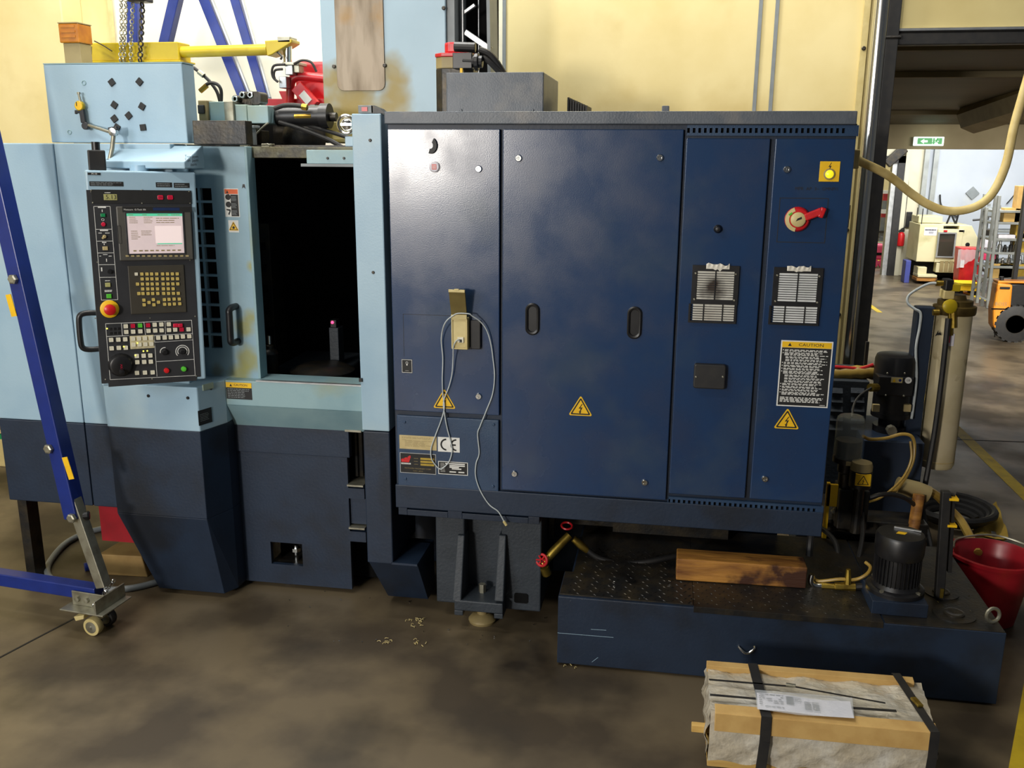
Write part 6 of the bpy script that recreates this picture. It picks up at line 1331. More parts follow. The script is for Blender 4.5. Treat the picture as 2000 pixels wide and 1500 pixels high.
# chain hoist: chains hanging behind the cover
ch = thing('hand_chain', 'steel hoist chains hanging down behind the pale blue cover', 'chain', Y(257, 120, 5.95))
for px, dx in ((237, -3), (244, 0), (257, 2), (275, 2)):
    g = M(); a = Y(px+dx, -90, 5.95); b = Y(px, 128, 5.95); n = int((a-b).length/.034); heavy = px == 275
    for i in range(n):
        q = a.lerp(b, i/n)+Vector((.006*math.sin(i*.31+px), 0, 0)); ax = (1, 0, .05) if i % 2 else (0, 1, 0)
        g.torus(q, ax, .014 if not heavy else .017, .0045 if not heavy else .006, 9, 5)
    g.build('chain', 'darkmetal' if heavy else 'zinc', ch, smooth_=True)
a = Y(262, 2, 5.95); M().box(a.x-.02, a.x+.11, 5.9, 6.0, a.z-.01, a.z+.05).build('hoist_hook_block', 'black', ch, .008)
# orange beacon on its beige post
YBn = 5.6; a = Y(123, 84, YBn); b = Y(158, 126, YBn); zt = Y(140, 46, YBn).z
be = thing('beacon_light', 'amber beacon light on a square beige post behind the pale blue cover', 'lamp', ((a.x+b.x)/2, YBn+.06, b.z-.2))
M().box(a.x, a.x+.115, YBn, YBn+.12, b.z-.9, a.z).build('post', 'taupe', be, .004)
M().box(a.x-.014, a.x+.122, YBn-.012, YBn+.13, a.z, zt).build('lens', 'amber', be, .006)
M().box(a.x-.016, a.x+.124, YBn-.014, YBn+.132, zt, zt+.008).build('lens_cap', 'taupe', be, .002)
for k in range(3): M().box(a.x+.004, a.x+.10, YBn-.016, YBn-.011, a.z+.03+.03*k, a.z+.042+.03*k).build('lens_rib', 'amber', be)
# yellow jib arm
YJb = 6.0
ji = thing('jib_arm', 'yellow lifting jib arm reaching across behind the pale blue cover', 'crane', (Y(250, 100, YJb).x, YJb, Y(250, 118, YJb).z-.3))
a = Y(174, 84, YJb); b = Y(350, 118, YJb)
M().box(a.x, b.x, YJb, YJb+.16, b.z, a.z).build('arm_box', 'yelp', ji, .006)
M().box(a.x-.03, b.x+.02, YJb-.02, YJb+.18, b.z-.012, b.z).build('arm_flange', 'yelp', ji, .003)
p0_ = Y(347, 102, YJb+.05); p1_ = Y(523, 97, YJb+.05); M().ring([p0_, p1_], .036, 16).build('arm_tube', 'yelp', ji, smooth_=True)
q0_, q1_, q2_, q3_ = [Y(x, y, YJb) for x, y in ((519, 80), (572, 77), (532, 108), (524, 110))]
g = M(); g.prism([(q0_.x, q0_.z), (q1_.x, q1_.z), (q1_.x, q1_.z-.02), (q2_.x, q2_.z), (q3_.x, q3_.z)], YJb-.02, YJb+.12, 1); g.build('arm_head', 'yelp', ji, .005)
g = M(); a = Y(562, 82, YJb+.05); b = Y(562, 122, YJb+.05); g.ring([a, b], .028, 14); g.build('swivel_cylinder', 'chrome', ji, smooth_=True)
M().box(a.x-.04, a.x+.045, YJb-.02, YJb+.1, a.z-.01, a.z+.025).build('swivel_plate', 'zinc', ji, .003)
e = Y(172, 90, YJb); M().ring([e, Y(172, 104, YJb)], .03, 12).build('pivot', 'zinc', ji, smooth_=True)
g = M(); g.tube([Y(184, 80, YJb-.03), Y(200, 88, YJb-.03), Y(219, 100, YJb-.03)], .004, 6); g.build('arm_wire', 'darkmetal', ji)
g = M(); g.tube([Y(540, 100, YJb), Y(550, 110, YJb-.03), Y(548, 116, YJb-.03)], .007, 6); g.build('arm_hose', 'rubber', ji)
# gripper carried by the jib
gr_ = thing('lifting_gripper', 'zinc gripper head with black hoses hanging under the jib end', 'gripper', Y(562, 160, YJb+.05))
def bx(x0, y0, x1, y1, d0, d1, nm, m, par, bev=.004): a = Y(x0, y0, d0); b = Y(x1, y1, d0); return M().box(a.x, b.x, d0, d1, b.z, a.z).build(nm, m, par, bev)
bx(551, 121, 584, 127, YJb-.02, YJb+.12, 'top_plate', 'zinc', gr_); bx(556, 127, 572, 146, YJb, YJb+.1, 'body', 'alu', gr_); bx(570, 127, 585, 142, YJb+.02, YJb+.1, 'side_block', 'zinc', gr_); bx(544, 149, 560, 172, YJb, YJb+.1, 'valve_box', 'alu', gr_)
for pts_ in (((556, 126), (536, 128), (531, 140), (534, 152), (543, 160)), ((552, 135), (538, 137), (535, 146), (537, 155)), ((574, 125), (590, 118), (608, 122), (618, 140))):
    g = M(); g.tube([Y(x, y, YJb-.03) for x, y in pts_], .008, 8); g.build('air_hose', 'rubber', gr_, smooth_=True)
# red hydraulic crane behind the machine
YRc = 6.12
rc = thing('red_shop_crane', 'red hydraulic shop crane standing behind the machine beside the tower', 'crane', Y(590, 200, YRc+.1)-Vector((0, 0, Y(590, 200, YRc).z)))
bx(574, 120, 640, 200, YRc+.1, YRc+.28, 'red_drum', 'redp', rc, .02)
g = M(); g.ring(smooth([Y(566, 208, YRc-.03), Y(567, 178, YRc-.03), Y(569, 160, YRc-.03), (Y(576, 152, YRc-.03)), Y(592, 149, YRc-.03), Y(640, 154, YRc-.03)], 4), .028, 12); g.build('hoop', 'redp', rc, smooth_=True)
a = Y(516, 193, YRc); b = Y(566, 206, YRc); M().box(a.x, b.x+.3, YRc, YRc+.12, b.z-.02, a.z).build('frame_beam', 'redp', rc, .005)
a = Y(580, 168, YRc-.05); b = Y(614, 208, YRc-.05); M().bar(a, b, .085, .05, (0, -1, 0)).build('ram_arm', 'red', rc, .004)
M().bar(a.lerp(b, .35)+Vector((0, -.028, 0)), a.lerp(b, .8)+Vector((0, -.028, 0)), .05, .004, (0, -1, 0)).build('maker_label', 'white', rc)
a = Y(545, 178, YRc); b = Y(566, 188, YRc); M().prism([(a.x, a.z), (b.x, a.z), (b.x, b.z-.08), (a.x+.05, b.z-.08)], YRc-.01, YRc+.05, 1).build('bracket', 'red', rc, .004)
bx(520, 206, 640, 222, YRc-.05, YRc+.3, 'deck', 'grey', rc)
a = Y(590, 215, YRc+.1); M().box(a.x-.1, a.x+.1, YRc+.05, YRc+.25, 0, a.z).build('mast', 'redp', rc, .006)
# ------------------------------------------------------------ floor clutter at the left
a, b = Z(190, 1122, .0), Z(286, 1122, 0); z1 = Y(230, 1062, a.y).z
g = M(); g.loft([(a.x, a.y, 0), (b.x+.03, a.y+.02, 0), (b.x+.03, a.y+.42, 0), (a.x+.04, a.y+.42, 0)], [(a.x+.02, a.y, .14), (b.x, a.y+.02, .14), (b.x, a.y+.4, .14), (a.x+.06, a.y+.4, .14)]); 
wb = g.build('wooden_chock', 'mdf', None, .006); tag(wb, 'stepped wooden chock block on the floor under the left body', 'block')
g = M(); g.loft([(a.x+.03, a.y+.10, .14), (b.x-.02, a.y+.10, .14), (b.x-.02, a.y+.4, .14), (a.x+.06, a.y+.4, .14)], [(a.x+.05, a.y+.14, .26), (b.x-.06, a.y+.14, .24), (b.x-.06, a.y+.38, .24), (a.x+.08, a.y+.38, .26)]); o = g.build('upper_block', 'mdf', wb, .006); o.location = -wb.location
g = M(); g.tube([Z(x, y, .02) for x, y in ((250, 1030), (215, 1030), (170, 1040), (130, 1060), (102, 1090), (92, 1114), (106, 1134), (150, 1146), (205, 1152), (260, 1148), (310, 1136), (352, 1124))], .020, 10); tag(g.build('floor_hose', 'grey', None, 0, True), 'grey hose looping over the floor round the crane foot', 'hose')
tag(M().cyl(Z(165, 1108, .03), Z(180, 1106, .03)+Vector((.04, .05, 0)), .028, n=14).build('round_object', 'cobalt', None, .003), 'small blue round object lying on the floor beside the crane leg', 'round_object')  # small round blue floor item of no known kind
a = Y(-30, 822, 6.0); b = Y(32, 822, 6.0); t = thing('side_bench', 'edge of a low bench with wooden top behind the left end of the machine', 'bench', ((a.x+b.x)/2, 6.1, 0))
M().box(a.x-.3, b.x, 5.95, 6.35, a.z-.05, a.z).build('bench_top', 'mdf', t, .006); M().box(b.x-.08, b.x-.04, 6.0, 6.3, 0, a.z-.05).build('bench_leg', 'darkmetal', t); M().box(a.x-.28, b.x-.08, 6.0, 6.02, a.z-.14, a.z-.10).build('bench_rail', 'greend', t)
# swarf on the floor and lid
random.seed(5); g = M()
for i in range(46):
    q = Z(random.uniform(560, 1070), random.uniform(1150, 1260), 0) if i < 26 else Z(random.uniform(1100, 1350), random.uniform(1130, 1180), ZT+.012) if i < 34 else Z(random.uniform(1700, 1900), random.uniform(1110, 1200), ZT+.012)
    s_ = random.uniform(.003, .006); t_ = random.random()*3; g.bar(q+Vector((0, 0, .004)), q+Vector((s_*2*math.cos(t_), s_*2*math.sin(t_), .006)), s_, .003)
o = g.build('metal_chips', 'chrome'); o['kind'] = 'stuff'; tag(o, 'bright metal chips scattered on the floor and tank lid', 'swarf')
g = M()
for px, py in ((808, 1212), (826, 1208), (818, 1220), (752, 1252), (818, 1254), (1120, 1298)):
    q = Z(px, py, .004); 
    for k in range(7): t_ = random.random()*6; d_ = Vector((random.uniform(-.04, .04), random.uniform(-.03, .03), 0)); g.tube([q+d_, q+d_+Vector((.008*math.cos(t_), .008*math.sin(t_), .006)), q+d_+Vector((.020*math.cos(t_+.6), .020*math.sin(t_+.6), .002))], .0016, 5, 3)
o = g.build('brass_shavings', 'beige'); o['kind'] = 'stuff'; tag(o, 'curled yellowish shavings on the floor before the machine foot', 'swarf')
# ============================================================ the far hall
es_ = thing('exit_sign', 'lit green and white emergency exit sign under the hall beam', 'sign', Y(1815, 275, 14.9))
FE = front(14.86); u0, v0, u1, v1 = R(FE, 1787, 267, 1843, 285)
M(FE).box(u0, u1, v0, v1, -.08, 0).build('housing', 'signw', es_, .01)
M(FE).box(u0+.02, u1-.02, v0+.03, v1-.03, -.14, -.08).build('mounting_box', 'paper', es_)
W = u1-u0; H_ = v1-v0
M(FE).box(u0+W*.10, u0+W*.60, v0+H_*.18, v0+H_*.86, 0, .004).build('green_field', 'signg', es_); M(FE).box(u0+W*.62, u0+W*.68, v0+H_*.18, v0+H_*.86, 0, .004).build('green_field', 'signg', es_); M(FE).box(u0+W*.82, u0+W*.93, v0+H_*.18, v0+H_*.86, 0, .004).build('green_field', 'signg', es_)
cy_ = (v0+v1)/2; M(FE).quad([(u0+W*.20, cy_), (u0+W*.32, cy_+H_*.26), (u0+W*.32, cy_+H_*.11), (u0+W*.44, cy_+H_*.11), (u0+W*.44, cy_-H_*.11), (u0+W*.32, cy_-H_*.11), (u0+W*.32, cy_-H_*.26)], .008).build('arrow', 'signw', es_)
g = M(FE); c_ = u0+W*.75
g.lathe([(.018, 0), (0, .001)], (c_+.01, cy_+H_*.24, .006), (0, 0, 1), 10)
for p_, q_ in (((0, .16), (-.01, -.04)), ((-.01, -.04), (.03, -.12)), ((.03, -.12), (.02, -.28)), ((-.01, -.04), (-.04, -.16)), ((-.04, -.16), (-.075, -.16)), ((0, .13), (.04, .04)), ((0, .13), (-.045, .08))): g.bar((c_+p_[0], cy_+p_[1]*H_, .006), (c_+q_[0], cy_+q_[1]*H_, .006), .014, .002, (0, 0, 1))
g.build('running_figure', 'signg', es_)
# air duct hanging under the hall ceiling
a = Y(1905, 225, 12.6); b = Y(2010, 190, 11.0); tag(M().ring([a, b, b+(b-a)*.6], .22, 8).build('ceiling_duct', 'taupe', None), 'dull hanging duct below the dark hall ceiling', 'duct')
# lathe
YLt = 20.6; FLt = front(YLt)
def lb(x0, y0, x1, y1, d0, d1, nm, m, par, bev=.01, F=None):
    F = F or FLt; r = R(F, x0, y0, x1, y1); return M(F).box(r[0], r[2], r[1], r[3], -d1, -d0).build(nm, m, par, bev)
lt = thing('cnc_lathe', 'cream cabinet lathe with tall dark window in the far hall', 'machine', (Y(1830, 520, YLt).x, YLt+.5, 0))
lb(1797, 440, 1835, 512, 0, .9, 'left_cabinet', 'lathe', lt); lb(1797, 438, 1880, 442, 0, .9, 'top_plate', 'lathe', lt); lb(1802, 424, 1848, 438, .3, .9, 'roof_box', 'lathe', lt)
xe_ = FLt.p(1797, 475)[0]
for px, py, dy_, hh_ in ((1783, 462, .62, .10), (1787, 484, .40, .06), (1791, 461, .25, .05), (1780, 491, .72, .06), (1785, 506, .5, .04)):
    z_ = Y(px, py, YLt+dy_).z; M().box(xe_-.02, xe_+.01, YLt+dy_-.05, YLt+dy_+.05, z_-hh_, z_+hh_).build('switch', 'black', lt)
for dy_ in (.06, .5): M().box(xe_-.006, xe_+.01, YLt+dy_, YLt+dy_+.012, .75, 1.55).build('panel_seam', 'ink', lt)
lb(1828, 540-27, 1880, 533, -.05, 1.0, 'lower_apron', 'lathe', lt)
lb(1831, 447, 1873, 513, -.05, .9, 'door_frame', 'lathe', lt); r = lb(1833, 456, 1858, 500, -.07, -.04, 'window', 'glass', lt, .004); M(FLt).frame(*[v for v in R(FLt, 1831, 453, 1861, 503)], .03, .05, .08).build('window_rim', 'gband', lt)
r = R(FLt, 1873, 440, 1908, 520); r2 = R(FLt, 1897, 443, 1909, 520)
M(FLt).prism([(r[0], r[1]), (r[2]+.05, r[1]), (r[2]+.02, r[1]+.45), (r2[0], r[3]), (r[0], r[3])], -.9, .03).build('right_guard', 'lathe', lt, .01)
q = Y(1890, 478, YLt-.04); M(FLt).lathe([(.045, 0), (.04, .01), (0, .01)], (q.x, q.z, .03), (0, 0, 1), 16).build('porthole', 'black', lt)
lb(1842, 449, 1848, 452.5, -.085, -.05, 'maker_emblem', 'redp', lt, 0); lb(1872, 449, 1882, 453, -.05, -.03, 'maker_badge', 'ink', lt, 0)
for k in range(4): lb(1835+k*9, 509, 1840+k*9, 530, -.058, -.05, 'apron_vent', 'taupe', lt, 0)
lb(1806, 444, 1829, 460, -.004, 0, 'notice', 'paper', lt, 0); r = R(FLt, 1807, 447, 1828, 451); M(FLt).dashes(r[0], r[1], r[2], r[3], 1, .008, .7, .03, .1, 0).build('notice_print', 'ink', lt); r = R(FLt, 1814, 452, 1823, 457); M(FLt).dashes(r[0], r[1], r[2], r[3], 2, .008, .3, .2, .5, 0).build('notice_print', 'ink', lt)
lb(1800, 512, 1875, 548, .15, .9, 'plinth', 'dark', lt); lb(1792, 521, 1808, 536, -.05, .3, 'chip_pump', 'lathe', lt); lb(1790, 535, 1827, 541, -.12, .3, 'chip_tray', 'lathe', lt); lb(1788, 541, 1828, 549, -.1, .3, 'tray_base', 'wood', lt)
g = M(FLt); a = Y(1850, 432, YLt+.2); 
for x0, x1 in ((1857, 1849), (1859, 1866), (1868, 1872)): p_ = Y(x0, 412, YLt+.3); q_ = Y(x1, 436, YLt+.3); 
g = M(); 
for x0, x1 in ((1857, 1849), (1858, 1866), (1872, 1867)): g.ring([Y(x0, 418, YLt+.3), Y(x1, 437, YLt+.3)], .02, 6)
g.build('lamp_stand', 'black', lt)
lb(1763, 508, 1778, 546, 0, .6, 'dummy', 'bluebox', lt) if False else None
M(FLt).box(FLt.p(1802, 540)[0], FLt.p(1870, 540)[0], 0, .14, -.85, -.15).build('base', 'dark', lt)
tag(M(FLt).box(*[R(FLt, 1770, 509, 1776, 546)[i] for i in (0, 2)], 0, R(FLt, 1770, 509, 1776, 546)[3], -.3, 0).build('blue_bin', 'bluebox', None, .01), 'dark blue bin against the left end of the cream lathe', 'bin')
# fire extinguisher
YE = FW-.12; q = Y(1758, 480, YE); zb_ = Y(1758, 480, YE).z; fe = thing('fire_extinguisher', 'red fire extinguisher hung on the far wall left of the lathe', 'extinguisher', (q.x, YE, zb_))
h = Y(1758, 453, YE).z-zb_; M().lathe([(.07, 0), (.08, .02), (.08, h*.78), (.06, h*.92), (.03, h), (0, h)], (q.x, YE, zb_), (0, 0, 1), 20).build('cylinder', 'red', fe, smooth_=True)
g = M(); g.box(q.x-.05, q.x+.05, YE-.03, YE+.03, zb_+h, zb_+h+.05); g.bar((q.x-.02, YE, zb_+h+.06), (q.x+.09, YE, zb_+h+.12), .03, .02); g.build('valve_head', 'black', fe); g = M(); g.tube([(q.x-.03, YE, zb_+h+.03), (q.x-.14, YE, zb_+h-.02), (q.x-.16, YE, zb_+h*.5), (q.x-.12, YE, zb_+.02)], .016, 8); g.build('hose', 'rubber', fe, smooth_=True)
for px, lb_ in ((1762, 'left'), (1775, 'right')):
    q = Y(px, 429, FW-.03); tag(M().box(q.x-.06, q.x+.06, FW-.05, FW-.005, q.z-.17, q.z+.17).build('wall_plate', 'black', None, .004), 'small black plate on the far wall, the %s one of two above the extinguisher' % lb_, 'plate')
# red waste bin with clear liner
YRb = 19.6; F_ = front(YRb); a = R(F_, 1880, 484, 1913, 550)
rb = thing('waste_bin', 'tall red waste bin with clear liner in front of the cream lathe', 'bin', ((a[0]+a[2])/2, YRb+.3, 0))
zt = a[3]; M().loft([(a[0], YRb, 0), (a[2]-.02, YRb, 0), (a[2]-.02, YRb+.35, 0), (a[0], YRb+.35, 0)], [(a[0]-.04, YRb-.04, zt), (a[2]+.03, YRb-.04, zt), (a[2]+.03, YRb+.37, zt), (a[0]-.04, YRb+.37, zt)]).build('body', 'redp', rb, .02)
M(F_).box(a[0]-.02, a[0]+.05, zt*.55, zt*.72, .04, .06).build('white_label', 'paper', rb)
g = M(F_); n = 10; A_ = []; B_ = []
for i in range(n+1):
    x = a[0]-.09+(a[2]-a[0]+.13)*i/n; A_.append((x, zt-.03+.01*(i % 2), .06+.01*(i % 3))); B_.append((x, zt-.10-.30*(1-i/n)**1.2-.02*(i % 2), .075))
g.add(A_+B_, [(i, i+1, n+2+i, n+1+i) for i in range(n)]); g.build('liner', 'film', rb)
# yellow bins on the floor
YY = 18.9; F_ = front(YY)
for x0, y0, x1, y1, d, lb_ in ((1860, 552, 1873, 578, .3, 'small yellow crate left of the bigger yellow box in the far hall'), (1876, 553, 1912, 578, .5, 'yellow steel box on legs in front of the red waste bin')):
    r = R(F_, x0, y0, x1, y1); t = thing('yellow_box', lb_, 'box', ((r[0]+r[2])/2, YY+d/2, 0)); M(F_).box(r[0], r[2], .09, r[3], -d, 0).build('body', 'yellow', t, .01)
    for x in (r[0]+.04, r[2]-.04):
        for dd in (.04, d-.04): M(F_).box(x-.03, x+.03, 0, .09, -dd-.03, -dd+.03).build('foot', 'dark', t)
    M(F_).frame(r[0], r[3]-.04, r[2], r[3], .015, 0, .012).build('rim', 'yelp', t)
# shelf racks
def rack(nm, lbl, x0, x1, yf, depth, zs_, top, posts):
    t = thing(nm, lbl, 'shelf', ((x0+x1)/2, yf+depth/2, 0))
    for px_ in (x0, x1):
        for yy_ in (yf, yf+depth): M().box(px_-.025, px_+.025, yy_-.02, yy_+.02, 0, top).build('post', 'gband', t)
    for z in zs_: M().box(x0, x1, yf, yf+depth, z-.04, z).build('shelf_board', 'gband', t, .004)
    g = M(); g.bar((x0, yf, .2), (x0, yf+depth, .5), .03, .01, (1, 0, 0)); g.bar((x0, yf, .5), (x0, yf+depth, .2), .03, .01, (1, 0, 0)); g.build('brace', 'gband', t)
    return t
YSh = 17.6; p0 = Z(1918, 600, 0); sx0 = Y(1930, 500, YSh).x; sx1 = sx0+2.3
zsh = [Y(1960, y, YSh).z for y in (411, 434, 466, 493, 520, 545)]; ztp = Y(1950, 382, YSh).z
rack('steel_shelving', 'grey steel shelving loaded with tools and boxes at the right of the far hall', sx0, sx1, YSh, .6, zsh, ztp, 0)
Fs = front(YSh+.1); random.seed(21)
def item(nm, m, cat, lbl, grp, x, z, w_, h, d=.2, kind='box'):
    if kind == 'box': o = M().box(x, x+w_, YSh+.08, YSh+.08+d, z, z+h).build(nm, m, None, .006)
    else: o = M().lathe([(w_/2, 0), (w_/2, h*.55), (w_*.32, h*.6), (w_*.32, h*.9), (w_*.2, h), (0, h)], (x+w_/2, YSh+.08+w_/2, z), (0, 0, 1), 14).build(nm, m, None, 0, True)
    return tag(o, lbl, cat, grp)
lvl = ['top', 'second', 'third', 'fourth', 'fifth']
X_ = lambda px: Y(px, 480, YSh+.08).x
item('card_box', 'card', 'box', 'wide brown cardboard box on the very top shelf', None, X_(1974), zsh[0], .75, .42)
item('card_box', 'pine', 'box', 'small tan box at the left of the second shelf of the steel shelving', None, X_(1953), zsh[1], .34, .24)
for i, px in enumerate((1974, 1988)): item('parts_tray', 'darkmetal', 'tray', 'dark parts tray on the second shelf beside the tan box, the %s of two' % ('nearer left' if i == 0 else 'right'), None, X_(px), zsh[1], .26, .2)
item('card_box', 'matt', 'box', 'mustard box at the right of the third shelf of the steel shelving', None, X_(1980), zsh[2]+.0, .34, .36, .3)
item('card_box', 'matt', 'box', 'mustard box at the right of the fourth shelf of the steel shelving', None, X_(1985), zsh[3], .34, .34, .3) 
item('card_box', 'pine', 'box', 'pale tan box at the left of the fifth shelf of the steel shelving', None, X_(1942), zsh[5], .40, .26)
item('card_box', 'matt', 'box', 'mustard box in the middle of the lowest visible shelf', None, X_(1958), zsh[5], .5, .26)
for l, (z, n_) in enumerate(((zsh[2], 6), (zsh[3], 11), (zsh[4], 9))):
    for i in range(n_):
        x = X_(1948)+.10*i+random.uniform(-.02, .02) + (.35 if l == 0 else 0); h = random.uniform(.12, .26)
        if l == 1 and x > X_(1983): break
        item('tool_holder', random.choice(('chrome', 'darkmetal', 'darkmetal', 'alu')), 'tool holder', 'tool holder number %s from the left on the %s shelf of the steel shelving' % (('one', 'two', 'three', 'four', 'five', 'six', 'seven', 'eight', 'nine', 'ten', 'eleven')[i], ('third', 'fourth', 'fifth')[l]), 'tool holders on the %s shelf' % ('third', 'fourth', 'fifth')[l], x, z, .07, h, kind='round')
item('paper_folder', 'paper', 'folder', 'white folded sheet lying at the left of the third shelf', None, X_(1948), zsh[2], .3, .06)
YS2 = 19.0; a0 = Y(1915, 500, YS2).x; zs2 = [Y(1920, y, YS2).z for y in (425, 452, 470, 488, 512, 535)]
rack('steel_shelving', 'narrow grey shelving bay behind the leaning silver posts, right of the red bin', a0+.32, a0+.9, YS2+.3, .6, zs2, Y(1925, 402, YS2).z, 0)
for i, (px, z_, m) in enumerate(((1920, 0, 'grey'), (1918, 2, 'darkmetal'), (1920, 3, 'paper'), (1921, 4, 'pink'))):
    q = Y(px, 480, YS2+.4); tag(M().box(q.x, q.x+.26, YS2+.4, YS2+.6, zs2[z_], zs2[z_]+.18).build('storage_box', m, None, .01), ['grey box on the top board of the narrow shelving bay', 'dark box midway in the narrow shelving bay', 'white box in the narrow shelving bay', 'pink bottle-like box low in the narrow shelving bay'][i], 'box')
# ladder-like silver frame in front of the bays
ld = thing('rack_upright', 'silver upright frame leaning between the red bin and the steel shelving', 'frame', Z(1922, 602, 0))
for (x0, y0, x1, y1) in ((1927, 405, 1908, 592), (1952, 382, 1928, 602)):
    a = Y(x1, y1, 17.3); b = Y(x0, y0, 17.3); M().bar(a, b, .05, .05, (0, -1, 0)).build('rail', 'gband', ld, .006)
a = Y(1908, 592, 17.3); b = Y(1928, 602, 17.3)
for f_ in (.08, .55): M().bar(a.lerp(Y(1927, 405, a.y), f_), b.lerp(Y(1952, 382, b.y), f_*.9), .04, .03, (0, 0, 1)).build('rung', 'gband', ld)
tag(M().ring([Y(1900, 430, 20), Y(1925, 428, 20), Y(1925, 420, 20)], .02, 8).build('wall_pipe', 'darkmetal', None), 'thin dark pipe on the far wall above the narrow shelving bay', 'pipe')
# forklift, rear corner in view
YFk = 14.1; F_ = front(YFk); q = Z(1976, 672, 0)
fk = thing('forklift', 'orange forklift truck cut by the right edge of the picture', 'forklift', (q.x+.6, YFk+.5, 0))
def fp(x, y): return F_.p(x, y)
P_ = [fp(1949, 552), fp(1979, 556), fp(1975, 600), fp(1968, 643), fp(1960, 652), fp(1944, 643), fp(1940, 636), fp(1940, 602), fp(1943, 590)]
M(F_).prism(P_, -.25, 0).build('counterweight', 'fork', fk, .03)
M(F_).box(fp(1977, 0)[0] if False else fp(1972, 600)[0], fp(2060, 600)[0], fp(1975, 612)[1]-.12, fp(1975, 600)[1], -.8, -.05).build('side_panel', 'fork', fk, .02)
M(F_).prism([fp(1966, 640), fp(1966, 605), fp(1978, 602), fp(1972, 640)], -.7, -.02).build('fender', 'fork', fk, .02)
M(F_).prism([fp(1969, 601), fp(1978, 557), fp(2040, 552), fp(2040, 600)], -.75, -.1).build('engine_cover', 'black', fk, .02)
M(F_).box(fp(1950, 552)[0], fp(2040, 552)[0], fp(1960, 553)[1], fp(1960, 549)[1], -.25, -.02).build('seat_deck', 'fork', fk, .01)
q_ = Z(1976, 674, 0); wc = Vector((fp(1978, 646)[0]+.02, YFk-.02, .27)); M().lathe([(.13, 0), (.26, .02), (.27, .05), (.27, .16), (.25, .20), (.13, .2)], wc, (0, 1, 0), 30).build('wheel', 'rubber', fk, smooth_=True)
M().lathe([(.14, 0), (.10, .03), (0, .03)], wc+Vector((0, .0, 0)), (0, 1, 0), 20).build('wheel_rim', 'darkmetal', fk, smooth_=True)
g = M()
for i in range(18): t_ = 2*math.pi*i/18; g.bar(wc+Vector((.265*math.cos(t_), .02, .265*math.sin(t_))), wc+Vector((.265*math.cos(t_), .18, .265*math.sin(t_))), .05, .02, (math.cos(t_), 0, math.sin(t_)))
g.build('tyre_tread', 'rubber', fk)
a = fp(1992, 600); M(F_).box(a[0], a[0]+.06, a[1], 2.4, -.5, -.42).build('guard_post', 'black', fk, .006)
M(F_).box(fp(1953, 562)[0], fp(1972, 562)[0], fp(1953, 560)[1]-.03, fp(1953, 560)[1], 0, .02).build('grab_slot', 'black', fk)
M(F_).ring([(fp(1961, 549)[0], fp(1961, 549)[1], -.1), (fp(1961, 542)[0], fp(1961, 542)[1], -.1)], .03, 10).build('knob', 'black', fk, smooth_=True)
text(F_, *fp(1955, 594), .05, 'BOSS', 'taupe', fk, .004); M(F_).dashes(fp(1936, 603)[0], fp(1950, 605)[1], fp(1972, 603)[0], fp(1950, 602)[1], 1, .002, .9, .9, 1).build('panel_seam', 'dark', fk)
M(F_).ring([(fp(1948, 650)[0], fp(1948, 650)[1], -.1), (fp(1947, 660)[0], fp(1947, 661)[1], -.1)], .008, 6).build('earth_strap', 'rubber', fk)
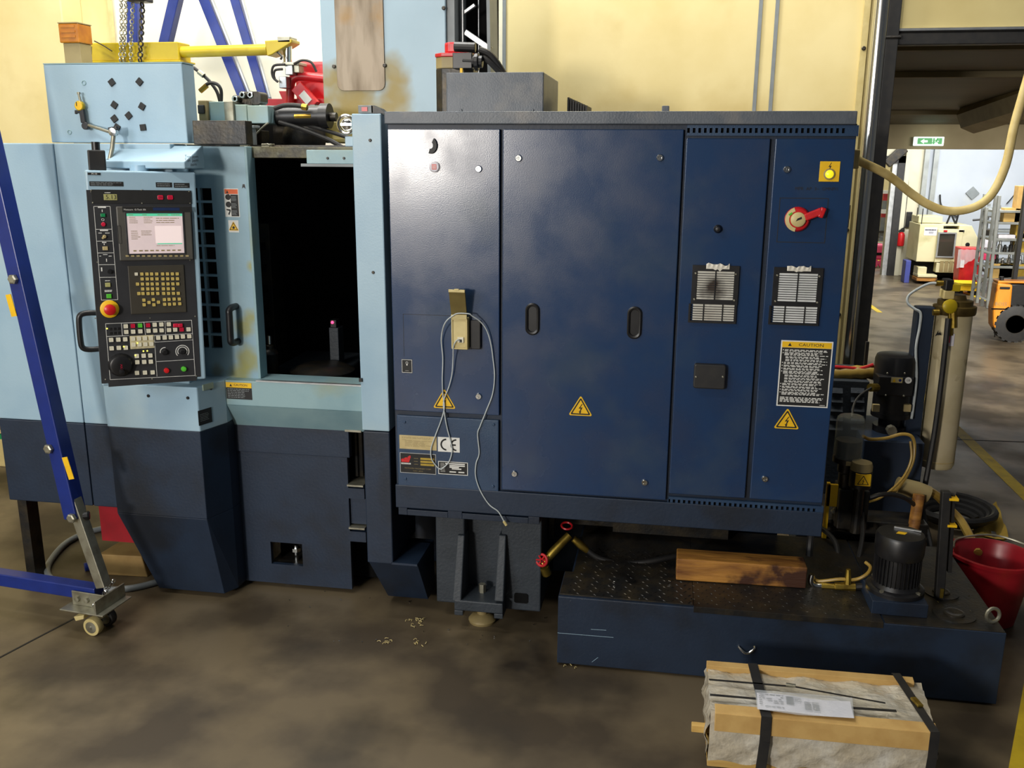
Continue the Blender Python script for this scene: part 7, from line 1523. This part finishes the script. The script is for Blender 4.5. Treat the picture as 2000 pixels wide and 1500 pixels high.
# yard beyond the far doorway
YY_ = 24.6
t = thing('yard_rack', 'white rail rack with red and grey columns beyond the far doorway', 'rack', (Y(1718, 450, YY_).x, YY_, 0))
zr = lambda y: Y(1718, y, YY_).z
for y, h in ((375, .08), (413, .10), (453, .05), (476, .07)): M().box(Y(1690, 400, YY_).x-.6, Y(1736, 400, YY_).x, YY_, YY_+.08, zr(y)-h/2, zr(y)+h/2).build('rail', 'white' if y != 453 else 'darkmetal', t)
for i, (a, b) in enumerate(((375, 392), (392, 415), (415, 425), (425, 472))): q = Y(1731, 400, YY_).x; M().box(q-.07, q+.05, YY_+.1, YY_+.2, zr(b), zr(a)).build('column', 'redp' if i % 2 == 0 else 'grey', t)
for px in (1694, 1738): M().box(Y(px, 400, YY_).x-.04, Y(px, 400, YY_).x+.02, YY_, YY_+.08, 0, zr(330)).build('upright', 'white', t)
q = Z(1713, 521, 0); q.y -= .2; sc = thing('power_washer', 'pink red wheeled machine standing in the yard beyond the far doorway', 'machine', q)
M().box(q.x-.16, q.x+.12, q.y, q.y+.4, .18, .55).build('body', 'pink', sc, .05); M().box(q.x-.12, q.x+.1, q.y-.02, q.y, .3, .36).build('body_band', 'dark', sc)
for dx in (-.14, .06): M().lathe([(.10, 0), (.11, .03), (.10, .07), (.05, .08), (0, .08)], (q.x+dx, q.y-.1, .11), (0, 1, 0), 18).build('wheel', 'pink', sc, smooth_=True)
g = M(); g.ring([(q.x-.16, q.y+.1, .5), (q.x-.15, q.y+.1, .72), (q.x+.1, q.y+.1, .72), (q.x+.12, q.y+.1, .4)], .02, 8); g.build('push_bar', 'black', sc, smooth_=True)
# wiring on the far wall
def wire(pts, r, lbl): g = M(); g.tube([Y(x, y, FW-.05) for x, y in pts], r, 6, 4); tag(g.build('wall_cable', 'rubber', None, 0, True), lbl, 'cable')
wire(((1753, 322), (1752, 360), (1748, 392), (1752, 402), (1757, 392), (1758, 370)), .018, 'black cable loop hanging on the far wall beside the doorway')
wire(((1836, 380), (1838, 400), (1850, 412), (1870, 424)), .018, 'black cable sagging along the pale far wall above the lathe')
wire(((1766, 452), (1766, 430), (1772, 380), (1776, 300)), .012, 'thin dark conduit running up the far wall above the extinguisher')
wire(((1988, 372), (1975, 388), (1966, 398)), .012, 'short dark wire on the pale wall above the steel shelving')
q = Y(1752, 298, FW-.13); tag(M().bar(q+Vector((-.2, 0, -.25)), q+Vector((.15, 0, .1)), .14, .2).build('door_motor', 'darkmetal', None, .02), 'dark door drive at the top corner of the far doorway', 'motor')
